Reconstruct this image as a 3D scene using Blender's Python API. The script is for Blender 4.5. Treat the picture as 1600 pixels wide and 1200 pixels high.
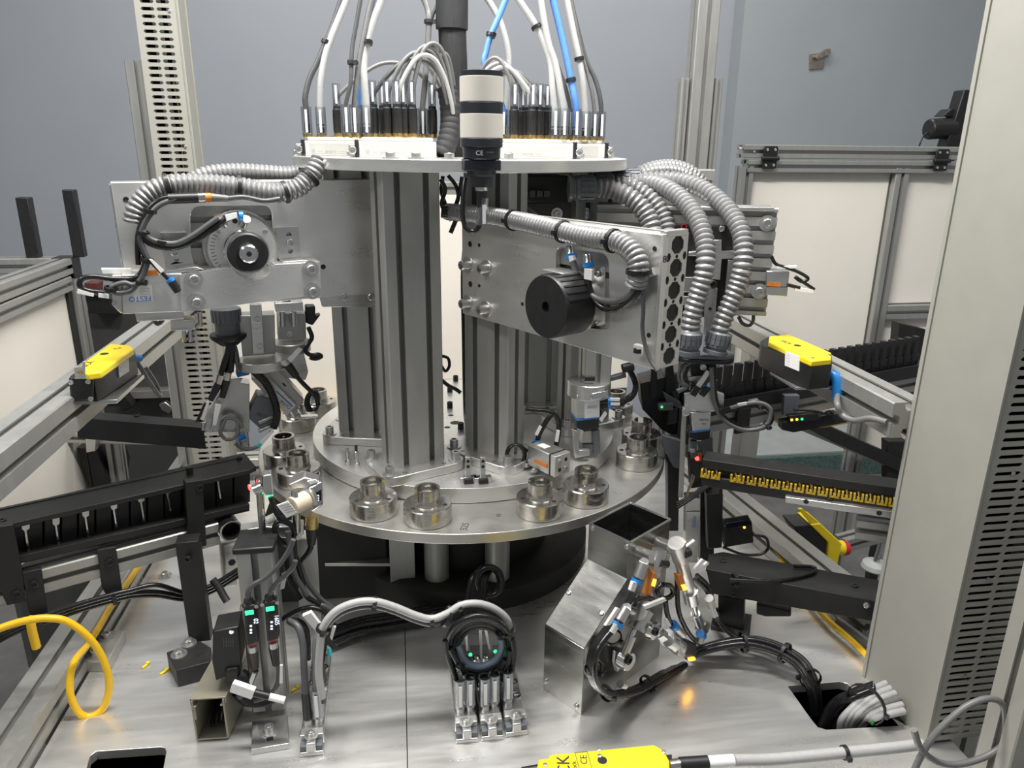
import bpy, math, random
from mathutils import Vector as V, Matrix
from mathutils.geometry import tessellate_polygon
random.seed(4)
S = 0.001                     # everything below is written in millimetres
for o in list(bpy.data.objects):
    bpy.data.objects.remove(o)
scn = bpy.context.scene
COL = scn.collection

# ------------------------------------------------------------------ camera
FPX = 1165.5                  # focal length in pixels of a 1600 x 1200 frame
PITCH, YAW, ROLL = 0.311, 0.15, 0.011
CAM = V((-96.9, -1164.1, 678.3))
fw = V((math.sin(YAW)*math.cos(PITCH), math.cos(YAW)*math.cos(PITCH), -math.sin(PITCH)))
r0 = fw.cross(V((0, 0, 1))).normalized()
u0 = r0.cross(fw)
RT = r0*math.cos(ROLL) + u0*math.sin(ROLL)
UP = -r0*math.sin(ROLL) + u0*math.cos(ROLL)
cd = bpy.data.cameras.new('camera')
cam = bpy.data.objects.new('camera', cd)
COL.objects.link(cam)
cd.sensor_width = 36.0
cd.lens = FPX/1600*36.0
cd.clip_start = 0.02
cd.clip_end = 60
cam.matrix_world = Matrix(((RT.x, UP.x, -fw.x, CAM.x*S), (RT.y, UP.y, -fw.y, CAM.y*S), (RT.z, UP.z, -fw.z, CAM.z*S), (0, 0, 0, 1)))
scn.camera = cam

# ------------------------------------------------------------------ light and exposure
w = bpy.data.worlds.new('room_light')
scn.world = w
w.use_nodes = True
w.node_tree.nodes['Background'].inputs[0].default_value = (0.93, 0.96, 1.0, 1)
w.node_tree.nodes['Background'].inputs[1].default_value = 0.25
def area(name, loc, target, sx, sy, power, col=(1, 0.98, 0.94)):
    l = bpy.data.lights.new(name, 'AREA')
    l.shape = 'RECTANGLE'
    l.size, l.size_y, l.energy, l.color = sx*S, sy*S, power, col
    o = bpy.data.objects.new(name, l)
    COL.objects.link(o)
    o.location = V(loc)*S
    o.rotation_euler = (V(target)-V(loc)).to_track_quat('-Z', 'Y').to_euler()
    return o
area('machine_light', (-40, -330, 1500), (-20, -180, 0), 1000, 120, 34)
area('ceiling_light', (-1500, -1100, 2100), (0, -100, 450), 1600, 300, 25)  # added lamp, set high on the left to brighten the arm plates
area('ceiling_light', (1400, -700, 2300), (300, 300, 0), 1500, 300, 14)
area('ceiling_light', (200, 1300, 2400), (200, 1700, 0), 2600, 400, 37)
scn.view_settings.view_transform = 'Standard'
scn.view_settings.look = 'None'
scn.view_settings.exposure = 0.0
scn.view_settings.gamma = 1.0
scn.view_settings.use_curve_mapping = False

# ------------------------------------------------------------------ pixel -> point on a known plane (mm)
def ray(x, y):
    return fw + RT*((x-800)/FPX) - UP*((y-600)/FPX)
def Zp(x, y, z):
    d = ray(x, y); return CAM + d*((z-CAM.z)/d.z)
def Yp(x, y, Y):
    d = ray(x, y); return CAM + d*((Y-CAM.y)/d.y)
def Xp(x, y, X):
    d = ray(x, y); return CAM + d*((X-CAM.x)/d.x)
class Plane:
    def __init__(s, p0, n):
        s.p0, s.n = V(p0), V(n).normalized()
        s.u = V((0, 0, 1)).cross(s.n).normalized()    # to the right, seen from the front
        s.w = s.n.cross(s.u)                          # up in the plane
    def pt(s, x, y, off=0):
        d = ray(x, y)
        t = ((s.p0 + s.n*off - CAM).dot(s.n))/d.dot(s.n)
        return CAM + d*t
    def pts(s, px, off=0):
        return [s.pt(x, y, off) for x, y in px]

# ------------------------------------------------------------------ materials
def mat(name, col, rough=0.5, metal=0.0, var=0.0, rvar=0.0, scale=(60, 60, 60), bump=0.0, emit=0.0, spec=None, coat=0.0):
    m = bpy.data.materials.new(name)
    m.use_nodes = True
    nt = m.node_tree; N = nt.nodes; L = nt.links
    b = N['Principled BSDF']
    c = tuple(col)+(1,)
    b.inputs['Base Color'].default_value = c
    b.inputs['Roughness'].default_value = rough
    b.inputs['Metallic'].default_value = metal
    if spec is not None: b.inputs['Specular IOR Level'].default_value = spec
    if coat: b.inputs['Coat Weight'].default_value = coat
    if emit:
        b.inputs['Emission Color'].default_value = c
        b.inputs['Emission Strength'].default_value = emit
    if var or rvar or bump:
        tc = N.new('ShaderNodeTexCoord'); mp = N.new('ShaderNodeMapping'); nz = N.new('ShaderNodeTexNoise')
        mp.inputs['Scale'].default_value = scale
        nz.inputs['Scale'].default_value = 1.0
        nz.inputs['Detail'].default_value = 5
        nz.inputs['Roughness'].default_value = 0.65
        L.new(tc.outputs['Object'], mp.inputs[0]); L.new(mp.outputs[0], nz.inputs['Vector'])
        if var:
            mr = N.new('ShaderNodeMapRange')
            mr.inputs[1].default_value = 0.3; mr.inputs[2].default_value = 0.7
            mr.inputs[3].default_value = 1-var; mr.inputs[4].default_value = 1+var
            L.new(nz.outputs[0], mr.inputs[0])
            mx = N.new('ShaderNodeVectorMath'); mx.operation = 'SCALE'
            mx.inputs[0].default_value = col
            L.new(mr.outputs[0], mx.inputs['Scale']); L.new(mx.outputs[0], b.inputs['Base Color'])
        if rvar:
            m2 = N.new('ShaderNodeMapRange')
            m2.inputs[1].default_value = 0.3; m2.inputs[2].default_value = 0.7
            m2.inputs[3].default_value = max(rough-rvar, 0.03); m2.inputs[4].default_value = rough+rvar
            L.new(nz.outputs[0], m2.inputs[0]); L.new(m2.outputs[0], b.inputs['Roughness'])
        if bump:
            bp = N.new('ShaderNodeBump')
            bp.inputs['Strength'].default_value = bump
            bp.inputs['Distance'].default_value = 0.001
            L.new(nz.outputs[0], bp.inputs['Height']); L.new(bp.outputs[0], b.inputs['Normal'])
    return m
def clear(name):
    m = bpy.data.materials.new(name); m.use_nodes = True
    nt = m.node_tree; N = nt.nodes
    N.remove(N['Principled BSDF'])
    t = N.new('ShaderNodeBsdfTransparent'); t.inputs[0].default_value = (0.95, 0.96, 0.97, 1)
    g = N.new('ShaderNodeBsdfGlossy'); g.inputs['Roughness'].default_value = 0.12; g.inputs[0].default_value = (0.9, 0.92, 0.95, 1)
    lw = N.new('ShaderNodeLayerWeight'); lw.inputs[0].default_value = 0.35
    mr = N.new('ShaderNodeMapRange'); mr.inputs[3].default_value = 0.12; mr.inputs[4].default_value = 0.75
    mx = N.new('ShaderNodeMixShader')
    nt.links.new(lw.outputs['Facing'], mr.inputs[0]); nt.links.new(mr.outputs[0], mx.inputs[0])
    nt.links.new(t.outputs[0], mx.inputs[1]); nt.links.new(g.outputs[0], mx.inputs[2])
    nt.links.new(mx.outputs[0], N['Material Output'].inputs[0])
    return m
alu = mat('machined_aluminium', (0.66, 0.655, 0.635), 0.34, 0.92, 0.10, 0.08, (30, 30, 260), 0.04)
alux = mat('machined_aluminium_flat', (0.74, 0.735, 0.71), 0.31, 0.78, 0.05, 0.09, (7, 7, 26), 0.006)
anod = mat('anodised_profile', (0.42, 0.42, 0.40), 0.40, 0.65, 0.05, 0.05, (90, 90, 12), 0.02)
dialm = mat('ground_steel_disc', (0.58, 0.57, 0.54), 0.34, 0.85, 0.08, 0.08, (22, 22, 22), 0.03)
bedm = mat('brushed_bed_plate', (0.78, 0.775, 0.755), 0.32, 0.78, 0.06, 0.08, (5, 40, 5), 0.008)
steel = mat('turned_steel', (0.52, 0.50, 0.465), 0.22, 0.95, 0.14, 0.08, (70, 70, 300), 0.03)
chrome = mat('bright_steel', (0.66, 0.66, 0.65), 0.16, 1.0, 0.05, 0.05, (200, 200, 200))
sheet = mat('stainless_sheet', (0.46, 0.46, 0.44), 0.24, 1.0, 0.06, 0.06, (8, 8, 90), 0.02)
zinc = mat('zinc_plated', (0.60, 0.60, 0.585), 0.30, 0.92, 0.04, 0.03, (60, 60, 60))
black = mat('black_plastic', (0.012, 0.012, 0.013), 0.42, 0, 0.2, 0.05, (100, 100, 100))
blackan = mat('black_anodised', (0.018, 0.018, 0.018), 0.50, 0.2, 0.15, 0.06, (60, 60, 60))
bcable = mat('black_cable', (0.010, 0.010, 0.011), 0.26, 0, 0.1, 0.04, (200, 200, 200))
dgrey = mat('dark_grey_cable', (0.075, 0.077, 0.08), 0.38, 0, 0.1, 0.04, (200, 200, 200))
mgrey = mat('mid_grey_cable', (0.15, 0.15, 0.148), 0.40, 0, 0.1, 0.04, (200, 200, 200))
lgrey = mat('light_grey_cable', (0.40, 0.40, 0.395), 0.42, 0, 0.06, 0.04, (200, 200, 200))
bluec = mat('blue_cable', (0.10, 0.25, 0.62), 0.38, 0, 0.08, 0.04, (200, 200, 200))
hosem = mat('grey_conduit', (0.24, 0.24, 0.24), 0.32, 0.25, 0.08, 0.05, (120, 120, 120))
gland = mat('grey_gland', (0.12, 0.13, 0.145), 0.38, 0.1, 0.08, 0.05, (120, 120, 120))
ductm = mat('grey_duct', (0.31, 0.305, 0.272), 0.50, 0, 0.03, 0.04, (30, 30, 30), 0.02)
cream = mat('cream_panel', (0.80, 0.76, 0.69), 0.45, 0, 0.02, 0.04, (8, 8, 8))
white = mat('white_module', (0.52, 0.51, 0.48), 0.42, 0, 0.03, 0.04, (50, 50, 50))
label = mat('white_label', (0.78, 0.78, 0.77), 0.5, 0, 0.05, 0, (300, 300, 300))
ink = mat('black_ink', (0.02, 0.02, 0.022), 0.6, 0, 0.1, 0, (100, 100, 100))
blueink = mat('blue_ink', (0.02, 0.16, 0.50), 0.5, 0, 0.1, 0, (100, 100, 100))
greyink = mat('grey_ink', (0.30, 0.30, 0.30), 0.6, 0, 0.1, 0, (100, 100, 100))
yellow = mat('safety_yellow', (0.86, 0.64, 0.015), 0.34, 0, 0.04, 0.05, (60, 60, 60))
ycable = mat('yellow_cable', (0.84, 0.50, 0.012), 0.36, 0, 0.05, 0.04, (150, 150, 150))
bluep = mat('blue_plastic', (0.015, 0.20, 0.58), 0.35, 0, 0.08, 0.04, (150, 150, 150))
redp = mat('red_plastic', (0.52, 0.02, 0.04), 0.35, 0, 0.08, 0.04, (150, 150, 150))
brass = mat('brass', (0.72, 0.54, 0.24), 0.28, 1.0, 0.08, 0.05, (200, 200, 200))
lens = mat('stack_lens', (0.63, 0.60, 0.54), 0.40, 0, 0.02, 0.03, (60, 60, 60))
navy = mat('stack_body', (0.016, 0.018, 0.024), 0.42, 0, 0.1, 0.04, (80, 80, 80))
sleeve = mat('black_fabric_sleeve', (0.022, 0.022, 0.024), 0.75, 0, 0.35, 0.1, (260, 260, 60), 0.4)
orange = mat('orange_sensor', (0.62, 0.20, 0.03), 0.35, 0, 0.08, 0.04, (150, 150, 150))
buff = mat('buff_plastic', (0.62, 0.53, 0.40), 0.45, 0, 0.06, 0.04, (100, 100, 100))
dark = mat('dark_grey_panel', (0.060, 0.060, 0.058), 0.55, 0, 0.15, 0.06, (10, 10, 10))
darker = mat('near_black_casting', (0.012, 0.012, 0.012), 0.6, 0, 0.2, 0.06, (30, 30, 30))  # even near-black, for the drive housing and inner track parts
wallm = mat('painted_wall', (0.405, 0.43, 0.47), 0.55, 0, 0.03, 0.05, (2.5, 2.5, 2.5), 0.03)
wallm2 = mat('painted_wall_green_grey', (0.40, 0.435, 0.46), 0.55, 0, 0.03, 0.05, (2.5, 2.5, 2.5), 0.03)
floorm = mat('concrete_floor', (0.20, 0.195, 0.185), 0.6, 0, 0.25, 0.1, (5, 5, 5), 0.1)
terr = mat('green_terrazzo', (0.10, 0.165, 0.15), 0.4, 0, 0.45, 0.1, (70, 70, 70), 0.03)
palef = mat('pale_kerb_top', (0.52, 0.54, 0.52), 0.5, 0, 0.12, 0.1, (6, 6, 6))
wood = mat('tan_board', (0.52, 0.36, 0.17), 0.6, 0, 0.15, 0.05, (20, 4, 40))
copper = mat('dull_brass_bracket', (0.42, 0.36, 0.30), 0.4, 0.8, 0.25, 0.1, (60, 60, 60))
clearm = clear('clear_sleeve')
ledg = mat('green_led', (0.02, 0.9, 0.20), 0.3, emit=3.0)
ledo = mat('orange_led', (1.0, 0.45, 0.02), 0.3, emit=6.0)
ledr = mat('red_led', (1.0, 0.06, 0.06), 0.3, emit=4.0)
ledy = mat('yellow_led', (0.95, 0.85, 0.05), 0.3, emit=4.0)
ledw = mat('white_display', (0.75, 0.85, 1.0), 0.3, emit=1.6)
cyanm = mat('cyan_tag', (0.02, 0.62, 0.60), 0.45, 0, 0.05, 0, (100, 100, 100))
shade_black = mat('shade_fill_black', (0.003, 0.003, 0.003), 1.0, spec=0.0)  # dead black that stands in for shade inside openings and ducts
yparts = mat('dull_yellow_plastic', (0.55, 0.36, 0.02), 0.45, 0, 0.1, 0.04, (100, 100, 100))
rust = mat('dull_red_block', (0.13, 0.03, 0.025), 0.5)
pfield = mat('module_print_field', (0.42, 0.415, 0.395), 0.5, 0, 0.04, 0, (60, 60, 60))
glass = mat('black_screen', (0.008, 0.009, 0.012), 0.12)

# ------------------------------------------------------------------ mesh helpers
def mesh(name, vs, fs, smooth=True, ang=35):
    me = bpy.data.meshes.new(name)
    me.from_pydata([tuple(v) for v in vs], [], fs)
    me.validate(clean_customdata=False)
    if smooth:
        me.shade_smooth()
        me.set_sharp_from_angle(angle=math.radians(ang))
    return me
def org(par):
    return V(par.get('_o', (0, 0, 0))) if par is not None else None
def put(name, vs, fs, m, par=None, smooth=True, bev=0.0, ang=35):
    """vertices in world mm -> one mesh object, child of par (or top level, origin at its foot)"""
    o0 = org(par)
    if o0 is None:
        xs = [v[0] for v in vs]; ys = [v[1] for v in vs]; zs = [v[2] for v in vs]
        o0 = V(((min(xs)+max(xs))/2, (min(ys)+max(ys))/2, min(zs)))
    me = mesh(name, [(V(v)-o0)*S for v in vs], fs, smooth, ang)
    me.materials.append(m)
    o = bpy.data.objects.new(name, me)
    COL.objects.link(o)
    if par is None:
        o.location = o0*S
    else:
        o.parent = par
    ORG[o.name] = tuple(o0)
    o['_o'] = tuple(o0)
    if bev:
        b = o.modifiers.new('edge', 'BEVEL'); b.width = bev*S; b.segments = 2; b.limit_method = 'ANGLE'; b.angle_limit = math.radians(40)
    return o
ORG = {}
def T(name, lab, cat, loc=(0, 0, 0), group=None):
    o = bpy.data.objects.new(name, None)
    COL.objects.link(o)
    o.empty_display_size = 0.02
    o.location = V(loc)*S
    o['_o'] = tuple(loc)
    return tag(o, lab, cat, group)
def tag(o, lab, cat, group=None):
    o['label'] = lab; o['category'] = cat
    if group: o['group'] = group
    return o
def struct(o):
    o['kind'] = 'structure'; return o
class MB:
    def __init__(s): s.v = []; s.f = []
    def add(s, vs, fs):
        n = len(s.v); s.v += [V(v) for v in vs]; s.f += [tuple(i+n for i in f) for f in fs]; return s
    def box(s, a, b):
        x0, y0, z0 = [min(p, q) for p, q in zip(a, b)]; x1, y1, z1 = [max(p, q) for p, q in zip(a, b)]
        return s.add([(x0, y0, z0), (x1, y0, z0), (x1, y1, z0), (x0, y1, z0), (x0, y0, z1), (x1, y0, z1), (x1, y1, z1), (x0, y1, z1)], BOXF)
    def fbox(s, fr, a, b):
        return s.add([fr(x, y, z) for x, y, z in ((a[0], a[1], a[2]), (b[0], a[1], a[2]), (b[0], b[1], a[2]), (a[0], b[1], a[2]), (a[0], a[1], b[2]), (b[0], a[1], b[2]), (b[0], b[1], b[2]), (a[0], b[1], b[2]))], BOXF)
    def lathe(s, c, ax, prof, n=24):
        """prof: list of (radius, height along ax)"""
        c = V(c); ax = V(ax).normalized(); x, y = perp(ax)
        vs = []; fs = []
        for r, h in prof:
            for k in range(n):
                a = 2*math.pi*k/n
                vs.append(c + ax*h + (x*math.cos(a)+y*math.sin(a))*r)
        for i in range(len(prof)-1):
            for k in range(n):
                k2 = (k+1) % n
                fs.append((i*n+k, i*n+k2, (i+1)*n+k2, (i+1)*n+k))
        if prof[0][0] > 0.01: fs.append(tuple(range(n-1, -1, -1)))
        if prof[-1][0] > 0.01: fs.append(tuple(range((len(prof)-1)*n, len(prof)*n)))
        return s.add(vs, fs)
    def cyl(s, a, b, r, r2=None, n=20):
        a, b = V(a), V(b)
        return s.lathe(a, b-a, [(r, 0), (r if r2 is None else r2, (b-a).length)], n)
    def ring(s, c, ax, ro, ri, h, n=28):
        c = V(c); ax = V(ax).normalized(); x, y = perp(ax); vs = []; fs = []
        P = [(ro, 0), (ro, h), (ri, h), (ri, 0)]
        for r, hh in P:
            for k in range(n):
                a = 2*math.pi*k/n
                vs.append(c+ax*hh+(x*math.cos(a)+y*math.sin(a))*r)
        for i in range(4):
            j = (i+1) % 4
            for k in range(n):
                k2 = (k+1) % n
                fs.append((i*n+k, i*n+k2, j*n+k2, j*n+k))
        return s.add(vs, fs)
    def tube(s, pts, r, n=8, res=7, smooth=True, radf=None):
        P = crom(pts, res) if smooth and len(pts) > 2 else [V(p) for p in pts]
        vs = []; fs = []; x = None
        for i, p in enumerate(P):
            t = (P[min(i+1, len(P)-1)]-P[max(i-1, 0)])
            t = t.normalized() if t.length > 1e-6 else V((0, 0, 1))
            if x is None: x = perp(t)[0]
            x = (x - t*x.dot(t)); x = x.normalized() if x.length > 1e-6 else perp(t)[0]
            y = t.cross(x)
            rr = radf(i, len(P)) if radf else r
            for k in range(n):
                a = 2*math.pi*k/n
                vs.append(p+(x*math.cos(a)+y*math.sin(a))*rr)
        for i in range(len(P)-1):
            for k in range(n):
                k2 = (k+1) % n
                fs.append((i*n+k, i*n+k2, (i+1)*n+k2, (i+1)*n+k))
        fs.append(tuple(range(n-1, -1, -1))); m = (len(P)-1)*n
        fs.append(tuple(range(m, m+n)))
        return s.add(vs, fs)
    def hose(s, pts, r, pitch=6.0, amp=0.16, n=14):
        """corrugated conduit: rounded ribs along the path"""
        P = crom(pts, 24); L = [0]
        for a, b in zip(P, P[1:]): L.append(L[-1]+(b-a).length)
        step = pitch/4; m = int(L[-1]/step); Q = []; j = 0
        for i in range(m+1):
            d = i*step
            while j < len(L)-2 and L[j+1] < d: j += 1
            q = (d-L[j])/max(L[j+1]-L[j], 1e-6)
            Q.append(P[j].lerp(P[j+1], min(q, 1)))
        prof = [1.0, 1-amp*0.25, 1-amp, 1-amp*0.25]
        return s.tube(Q, r, n, smooth=False, radf=lambda i, k: r*prof[i % 4])
    def ext(s, pts, vec, holes=()):
        """extrude a planar polygon (with holes) by vec"""
        vec = V(vec); loops = [[V(p) for p in pts]]+[[V(p) for p in h] for h in holes]
        allp = [p for l in loops for p in l]; n = len(allp)
        nrm = V((0, 0, 0)); l0 = loops[0]
        for i in range(len(l0)): nrm += l0[i].cross(l0[(i+1) % len(l0)])
        if len(loops) == 1:
            f0 = [tuple(range(n))]
        else:
            f0 = []
            for t in tessellate_polygon(loops):
                a, b, c = [allp[i] for i in t]
                f0.append(tuple(t) if (b-a).cross(c-a).dot(nrm) > 0 else tuple(reversed(t)))
        flip = nrm.dot(vec) > 0
        fs = [tuple(reversed(f)) if flip else f for f in f0]
        fs += [tuple(i+n for i in (f if flip else reversed(f))) for f in f0]
        k = 0
        for li, l in enumerate(loops):
            m = len(l); ln = V((0, 0, 0))
            for i in range(m): ln += l[i].cross(l[(i+1) % m])
            fl = (ln.dot(nrm) > 0) == (li == 0)
            for i in range(m):
                a, b = k+i, k+(i+1) % m
                q = (a, b, b+n, a+n)
                fs.append(q if (flip == fl) else tuple(reversed(q)))
            k += m
        return s.add(allp+[p+vec for p in allp], fs)
    def put(s, name, m, par=None, **k):
        return put(name, s.v, s.f, m, par, **k)
BOXF = [(0, 3, 2, 1), (4, 5, 6, 7), (0, 1, 5, 4), (1, 2, 6, 5), (2, 3, 7, 6), (3, 0, 4, 7)]
def perp(a):
    a = V(a).normalized()
    x = a.cross(V((0, 0, 1)))
    if x.length < 1e-3: x = V((1, 0, 0))
    x.normalize(); return x, a.cross(x)
def crom(pts, res):
    P = [V(p) for p in pts]; out = []
    P = [P[0]*2-P[1]]+P+[P[-1]*2-P[-2]]
    for i in range(1, len(P)-2):
        a, b, c, d = P[i-1:i+3]
        for k in range(res):
            t = k/res
            out.append(0.5*((2*b)+(c-a)*t+(2*a-5*b+4*c-d)*t*t+(3*b-a-3*c+d)*t*t*t))
    out.append(P[-2]); return out
def Fr(o, x, z=(0, 0, 1)):
    """frame function: local (a, b, c) -> world; x = a axis, c about z, b = c cross a"""
    o = V(o); x = V(x).normalized(); z = V(z); z = (z-x*z.dot(x)).normalized(); y = z.cross(x)
    f = lambda a, b, c: o+x*a+y*b+z*c
    f.o, f.x, f.y, f.z = o, x, y, z
    return f
# one-call shapes
def box(par, name, m, a, b, bev=0.6): return MB().box(a, b).put(name, m, par, bev=bev)
def fbox(par, name, m, fr, a, b, bev=0.6): return MB().fbox(fr, a, b).put(name, m, par, bev=bev)
def cyl(par, name, m, a, b, r, r2=None, n=20, bev=0): return MB().cyl(a, b, r, r2, n).put(name, m, par, bev=bev)
def tube(par, name, m, pts, r, n=8, res=7): return MB().tube(pts, r, n, res).put(name, m, par, ang=60)
def lathe(par, name, m, c, ax, prof, n=24): return MB().lathe(c, ax, prof, n).put(name, m, par)
def ext(par, name, m, pts, vec, holes=(), bev=0.0): return MB().ext(pts, vec, holes).put(name, m, par, bev=bev)
def rrect(w, h, r, n=4):
    out = []
    for cx, cy, a0 in ((w/2-r, h/2-r, 0), (-w/2+r, h/2-r, 90), (-w/2+r, -h/2+r, 180), (w/2-r, -h/2+r, 270)):
        for k in range(n+1):
            a = math.radians(a0+90*k/n); out.append((cx+r*math.cos(a), cy+r*math.sin(a)))
    return out
def circ(r, n=16, a0=0): return [(r*math.cos(a0+2*math.pi*k/n), r*math.sin(a0+2*math.pi*k/n)) for k in range(n)]
_share = {}
def place(par, name, key, maker, m, loc, x=(1, 0, 0), z=(0, 0, 1)):
    """a piece that shares its mesh with its look-alikes; maker() -> MB in local mm"""
    if key not in _share:
        b = maker(); me = mesh(name, [v*S for v in b.v], b.f); me.materials.append(m); _share[key] = me
    o = bpy.data.objects.new(name, _share[key]); COL.objects.link(o)
    z = V(z).normalized(); x = V(x); x = x-z*x.dot(z)
    x = perp(z)[0] if x.length < 1e-4 else x.normalized()
    y = z.cross(x)
    o0 = org(par) if par is not None else V((0, 0, 0))
    l = (V(loc)-o0)*S
    o.matrix_local = Matrix(((x.x, y.x, z.x, l.x), (x.y, y.y, z.y, l.y), (x.z, y.z, z.z, l.z), (0, 0, 0, 1)))
    if par is not None: o.parent = par
    o['_o'] = tuple(V(loc))
    return o
def mk_bolt(r, h, washer):
    b = MB()
    if washer: b.lathe((0, 0, 0), (0, 0, 1), [(r*1.75, 0), (r*1.75, 1.4), (r*1.0, 1.45)], 20)
    z0 = 1.4 if washer else 0
    b.lathe((0, 0, z0), (0, 0, 1), [(r, 0), (r, h*0.9), (r*0.9, h), (r*0.58, h), (r*0.5, h*0.45), (0.001, h*0.42)], 18)
    return b
def bolt(par, p, ax=(0, 0, 1), r=5, h=6, washer=True, m=None, name='bolt'):
    m = m or zinc
    return place(par, name, ('bolt', r, h, washer, m.name), lambda: mk_bolt(r, h, washer), m, p, z=ax)
def section(wd, ht, nw, nh, slot=8.0, dep=9.0):
    """outline of a T-slot extrusion, wd x ht mm with nw / nh slots on its sides"""
    out = []
    def side(a, b, n):
        a, b = V((a[0], a[1], 0)), V((b[0], b[1], 0)); d = (b-a); L = d.length; d.normalize(); i = V((-d.y, d.x, 0))
        ch = 1.6
        out.append(a+d*ch)
        for k in range(n):
            c = L*(k+0.5)/n
            for t, e in ((c-slot/2, 0), (c-slot/2, 2.2), (c-slot*0.95, 3.2), (c-slot*0.55, dep), (c+slot*0.55, dep), (c+slot*0.95, 3.2), (c+slot/2, 2.2), (c+slot/2, 0)):
                out.append(a+d*t+i*e)
        out.append(b-d*ch)
    x, y = wd/2, ht/2
    side((-x, -y), (x, -y), nw); side((x, -y), (x, y), nh); side((x, y), (-x, y), nw); side((-x, y), (-x, -y), nh)
    return [(p.x, p.y) for p in out]
def profile(par, name, a, b, wd, ht, nw, nh, wdir, m=None, slot=8.0, dep=9.0):
    """T-slot extrusion from a to b; wdir is the direction of its width"""
    a, b = V(a), V(b); t = (b-a).normalized(); x = V(wdir); x = (x-t*x.dot(t)).normalized(); y = t.cross(x)
    return MB().ext([a+x*p+y*q for p, q in section(wd, ht, nw, nh, slot, dep)], b-a).put(name, m or anod, par)
def text(par, name, m, s, o, x, up, size, thick=0.15):
    """flat lettering, origin at its lower left"""
    c = bpy.data.curves.new(name, 'FONT'); c.body = s; c.size = 1.0; c.extrude = 0
    t = bpy.data.objects.new(name, c); COL.objects.link(t)
    bpy.context.view_layer.update()
    me = bpy.data.meshes.new_from_object(t.evaluated_get(bpy.context.evaluated_depsgraph_get()))
    vs = [v.co.copy() for v in me.vertices]; fs = [tuple(p.vertices) for p in me.polygons]
    bpy.data.objects.remove(t); bpy.data.meshes.remove(me)
    x = V(x).normalized(); up = V(up); up = (up-x*up.dot(x)).normalized(); n = x.cross(up)
    o = V(o)
    return put(name, [o+x*(v.x*size)+up*(v.y*size)+n*thick for v in vs], fs, m, par, smooth=False)
def tie(par, p, t, r, name='cable_tie'):
    """cable tie round a bundle: strap and head"""
    t = V(t).normalized(); b = MB().ring(V(p)-t*2.2, t, r+1.4, r-0.2, 4.4, 16)
    x = perp(t)[0]; f = Fr(V(p)+x*(r+1.5), t, x)
    b.fbox(f, (-2.4, -2.4, -1), (2.4, 2.4, 3.5))
    return b.put(name, black, par)

ORD = ('first second third fourth fifth sixth seventh eighth ninth tenth eleventh twelfth thirteenth fourteenth fifteenth sixteenth seventeenth eighteenth nineteenth twentieth').split()
ORD += ['twenty-'+k for k in ORD[:9]]+['thirtieth']+['thirty-'+k for k in ORD[:9]]

# ================================================================== the room
YW = 2400
xc = Yp(1135, 150, YW).x
struct(box(None, 'wall_back', wallm, (-3600, YW, -850), (xc+20, YW+100, 2600), 0))
struct(box(None, 'wall_right', wallm2, (xc, YW-110, -850), (4200, YW+100, 2600), 0))
struct(box(None, 'wall_left', wallm2, (-3700, -600, -850), (-3600, YW+100, 2600), 0))
struct(box(None, 'floor', floorm, (-3700, -2600, -900), (4200, YW+100, -850), 0))
k = struct(box(None, 'trim_1', terr, (1000, 1900, -850), (3600, YW-110, -735), 4))
struct(box(None, 'trim_2', palef, (1000, 1925, -735), (3600, YW-110, -728), 0))
# worn fixing plate on the wall
b = T('wall_bracket', 'small brass-coloured bracket with bent tab on the bare wall', 'bracket', Yp(1276, 98, YW-110))
pl = Plane((0, YW-112, 0), (0, -1, 0))
ext(b, 'plate', copper, pl.pts([(1264, 85), (1288, 82), (1286, 107), (1264, 109)]), (0, -6, 0), bev=1)
ext(b, 'tab', copper, pl.pts([(1270, 90), (1289, 77), (1294, 77), (1294, 84), (1274, 94)], 6), (0, -22, 0), bev=1)
bolt(b, pl.pt(1272, 88, 6), (0, -1, 0), 4, 4, False)
# tan board edge and cream guard panel behind the turret
bp = T('rear_guard_panel', 'tall cream guard panel standing behind the pillars', 'panel', (-60, 700, 60))
a0 = Yp(322, 300, 700); a1 = Yp(1000, 300, 700)
for i in range(3):
    x0 = a0.x+(a1.x-a0.x)*i/3; x1 = a0.x+(a1.x-a0.x)*(i+1)/3
    box(bp, 'board', cream, (x0+2, 700, 50), (x1-2, 706, 560), 0.8)
profile(bp, 'top_rail', (a0.x, 715, 575), (a1.x, 715, 575), 30, 30, 1, 1, (0, 1, 0))
for x in (a0.x+15, a1.x-15): profile(bp, 'upright', (x, 725, -850), (x, 725, 560), 30, 30, 1, 1, (1, 0, 0))
tag(box(None, 'tan_board', wood, (a0.x+30, 640, 36), (a1.x-60, 698, 52), 1), 'tan wooden board lying along the foot of the cream rear panel', 'board')

# ================================================================== machine bed and frame
bed = T('machine_bed', 'brushed grey metal bed plate under the whole rotary machine', 'base plate', (0, -60, -12))
def zz(px, z=0): return [Zp(x, y, z) for x, y in px]
cut1 = zz([(1231, 1072), (1312, 1065), (1324, 1068), (1334, 1078), (1432, 1128), (1425, 1133), (1292, 1140), (1278, 1136), (1268, 1124)])
cut2 = zz([(150, 1174), (252, 1167), (258, 1169), (260, 1174), (246, 1250), (122, 1256), (136, 1198), (140, 1182)])
xs = Zp(634, 1050, 0).x
down = V((0, 0, -12))
ext(bed, 'plate', bedm, [V((-528, -640, 0)), V((xs-0.5, -640, 0)), V((xs-0.5, 330, 0)), V((-528, 330, 0))], down, [cut2], bev=0.5)
ext(bed, 'plate', bedm, [V((xs+0.5, -640, 0)), V((540, -640, 0)), V((540, 330, 0)), V((xs+0.5, 330, 0))], down, [cut1], bev=0.5)
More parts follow.
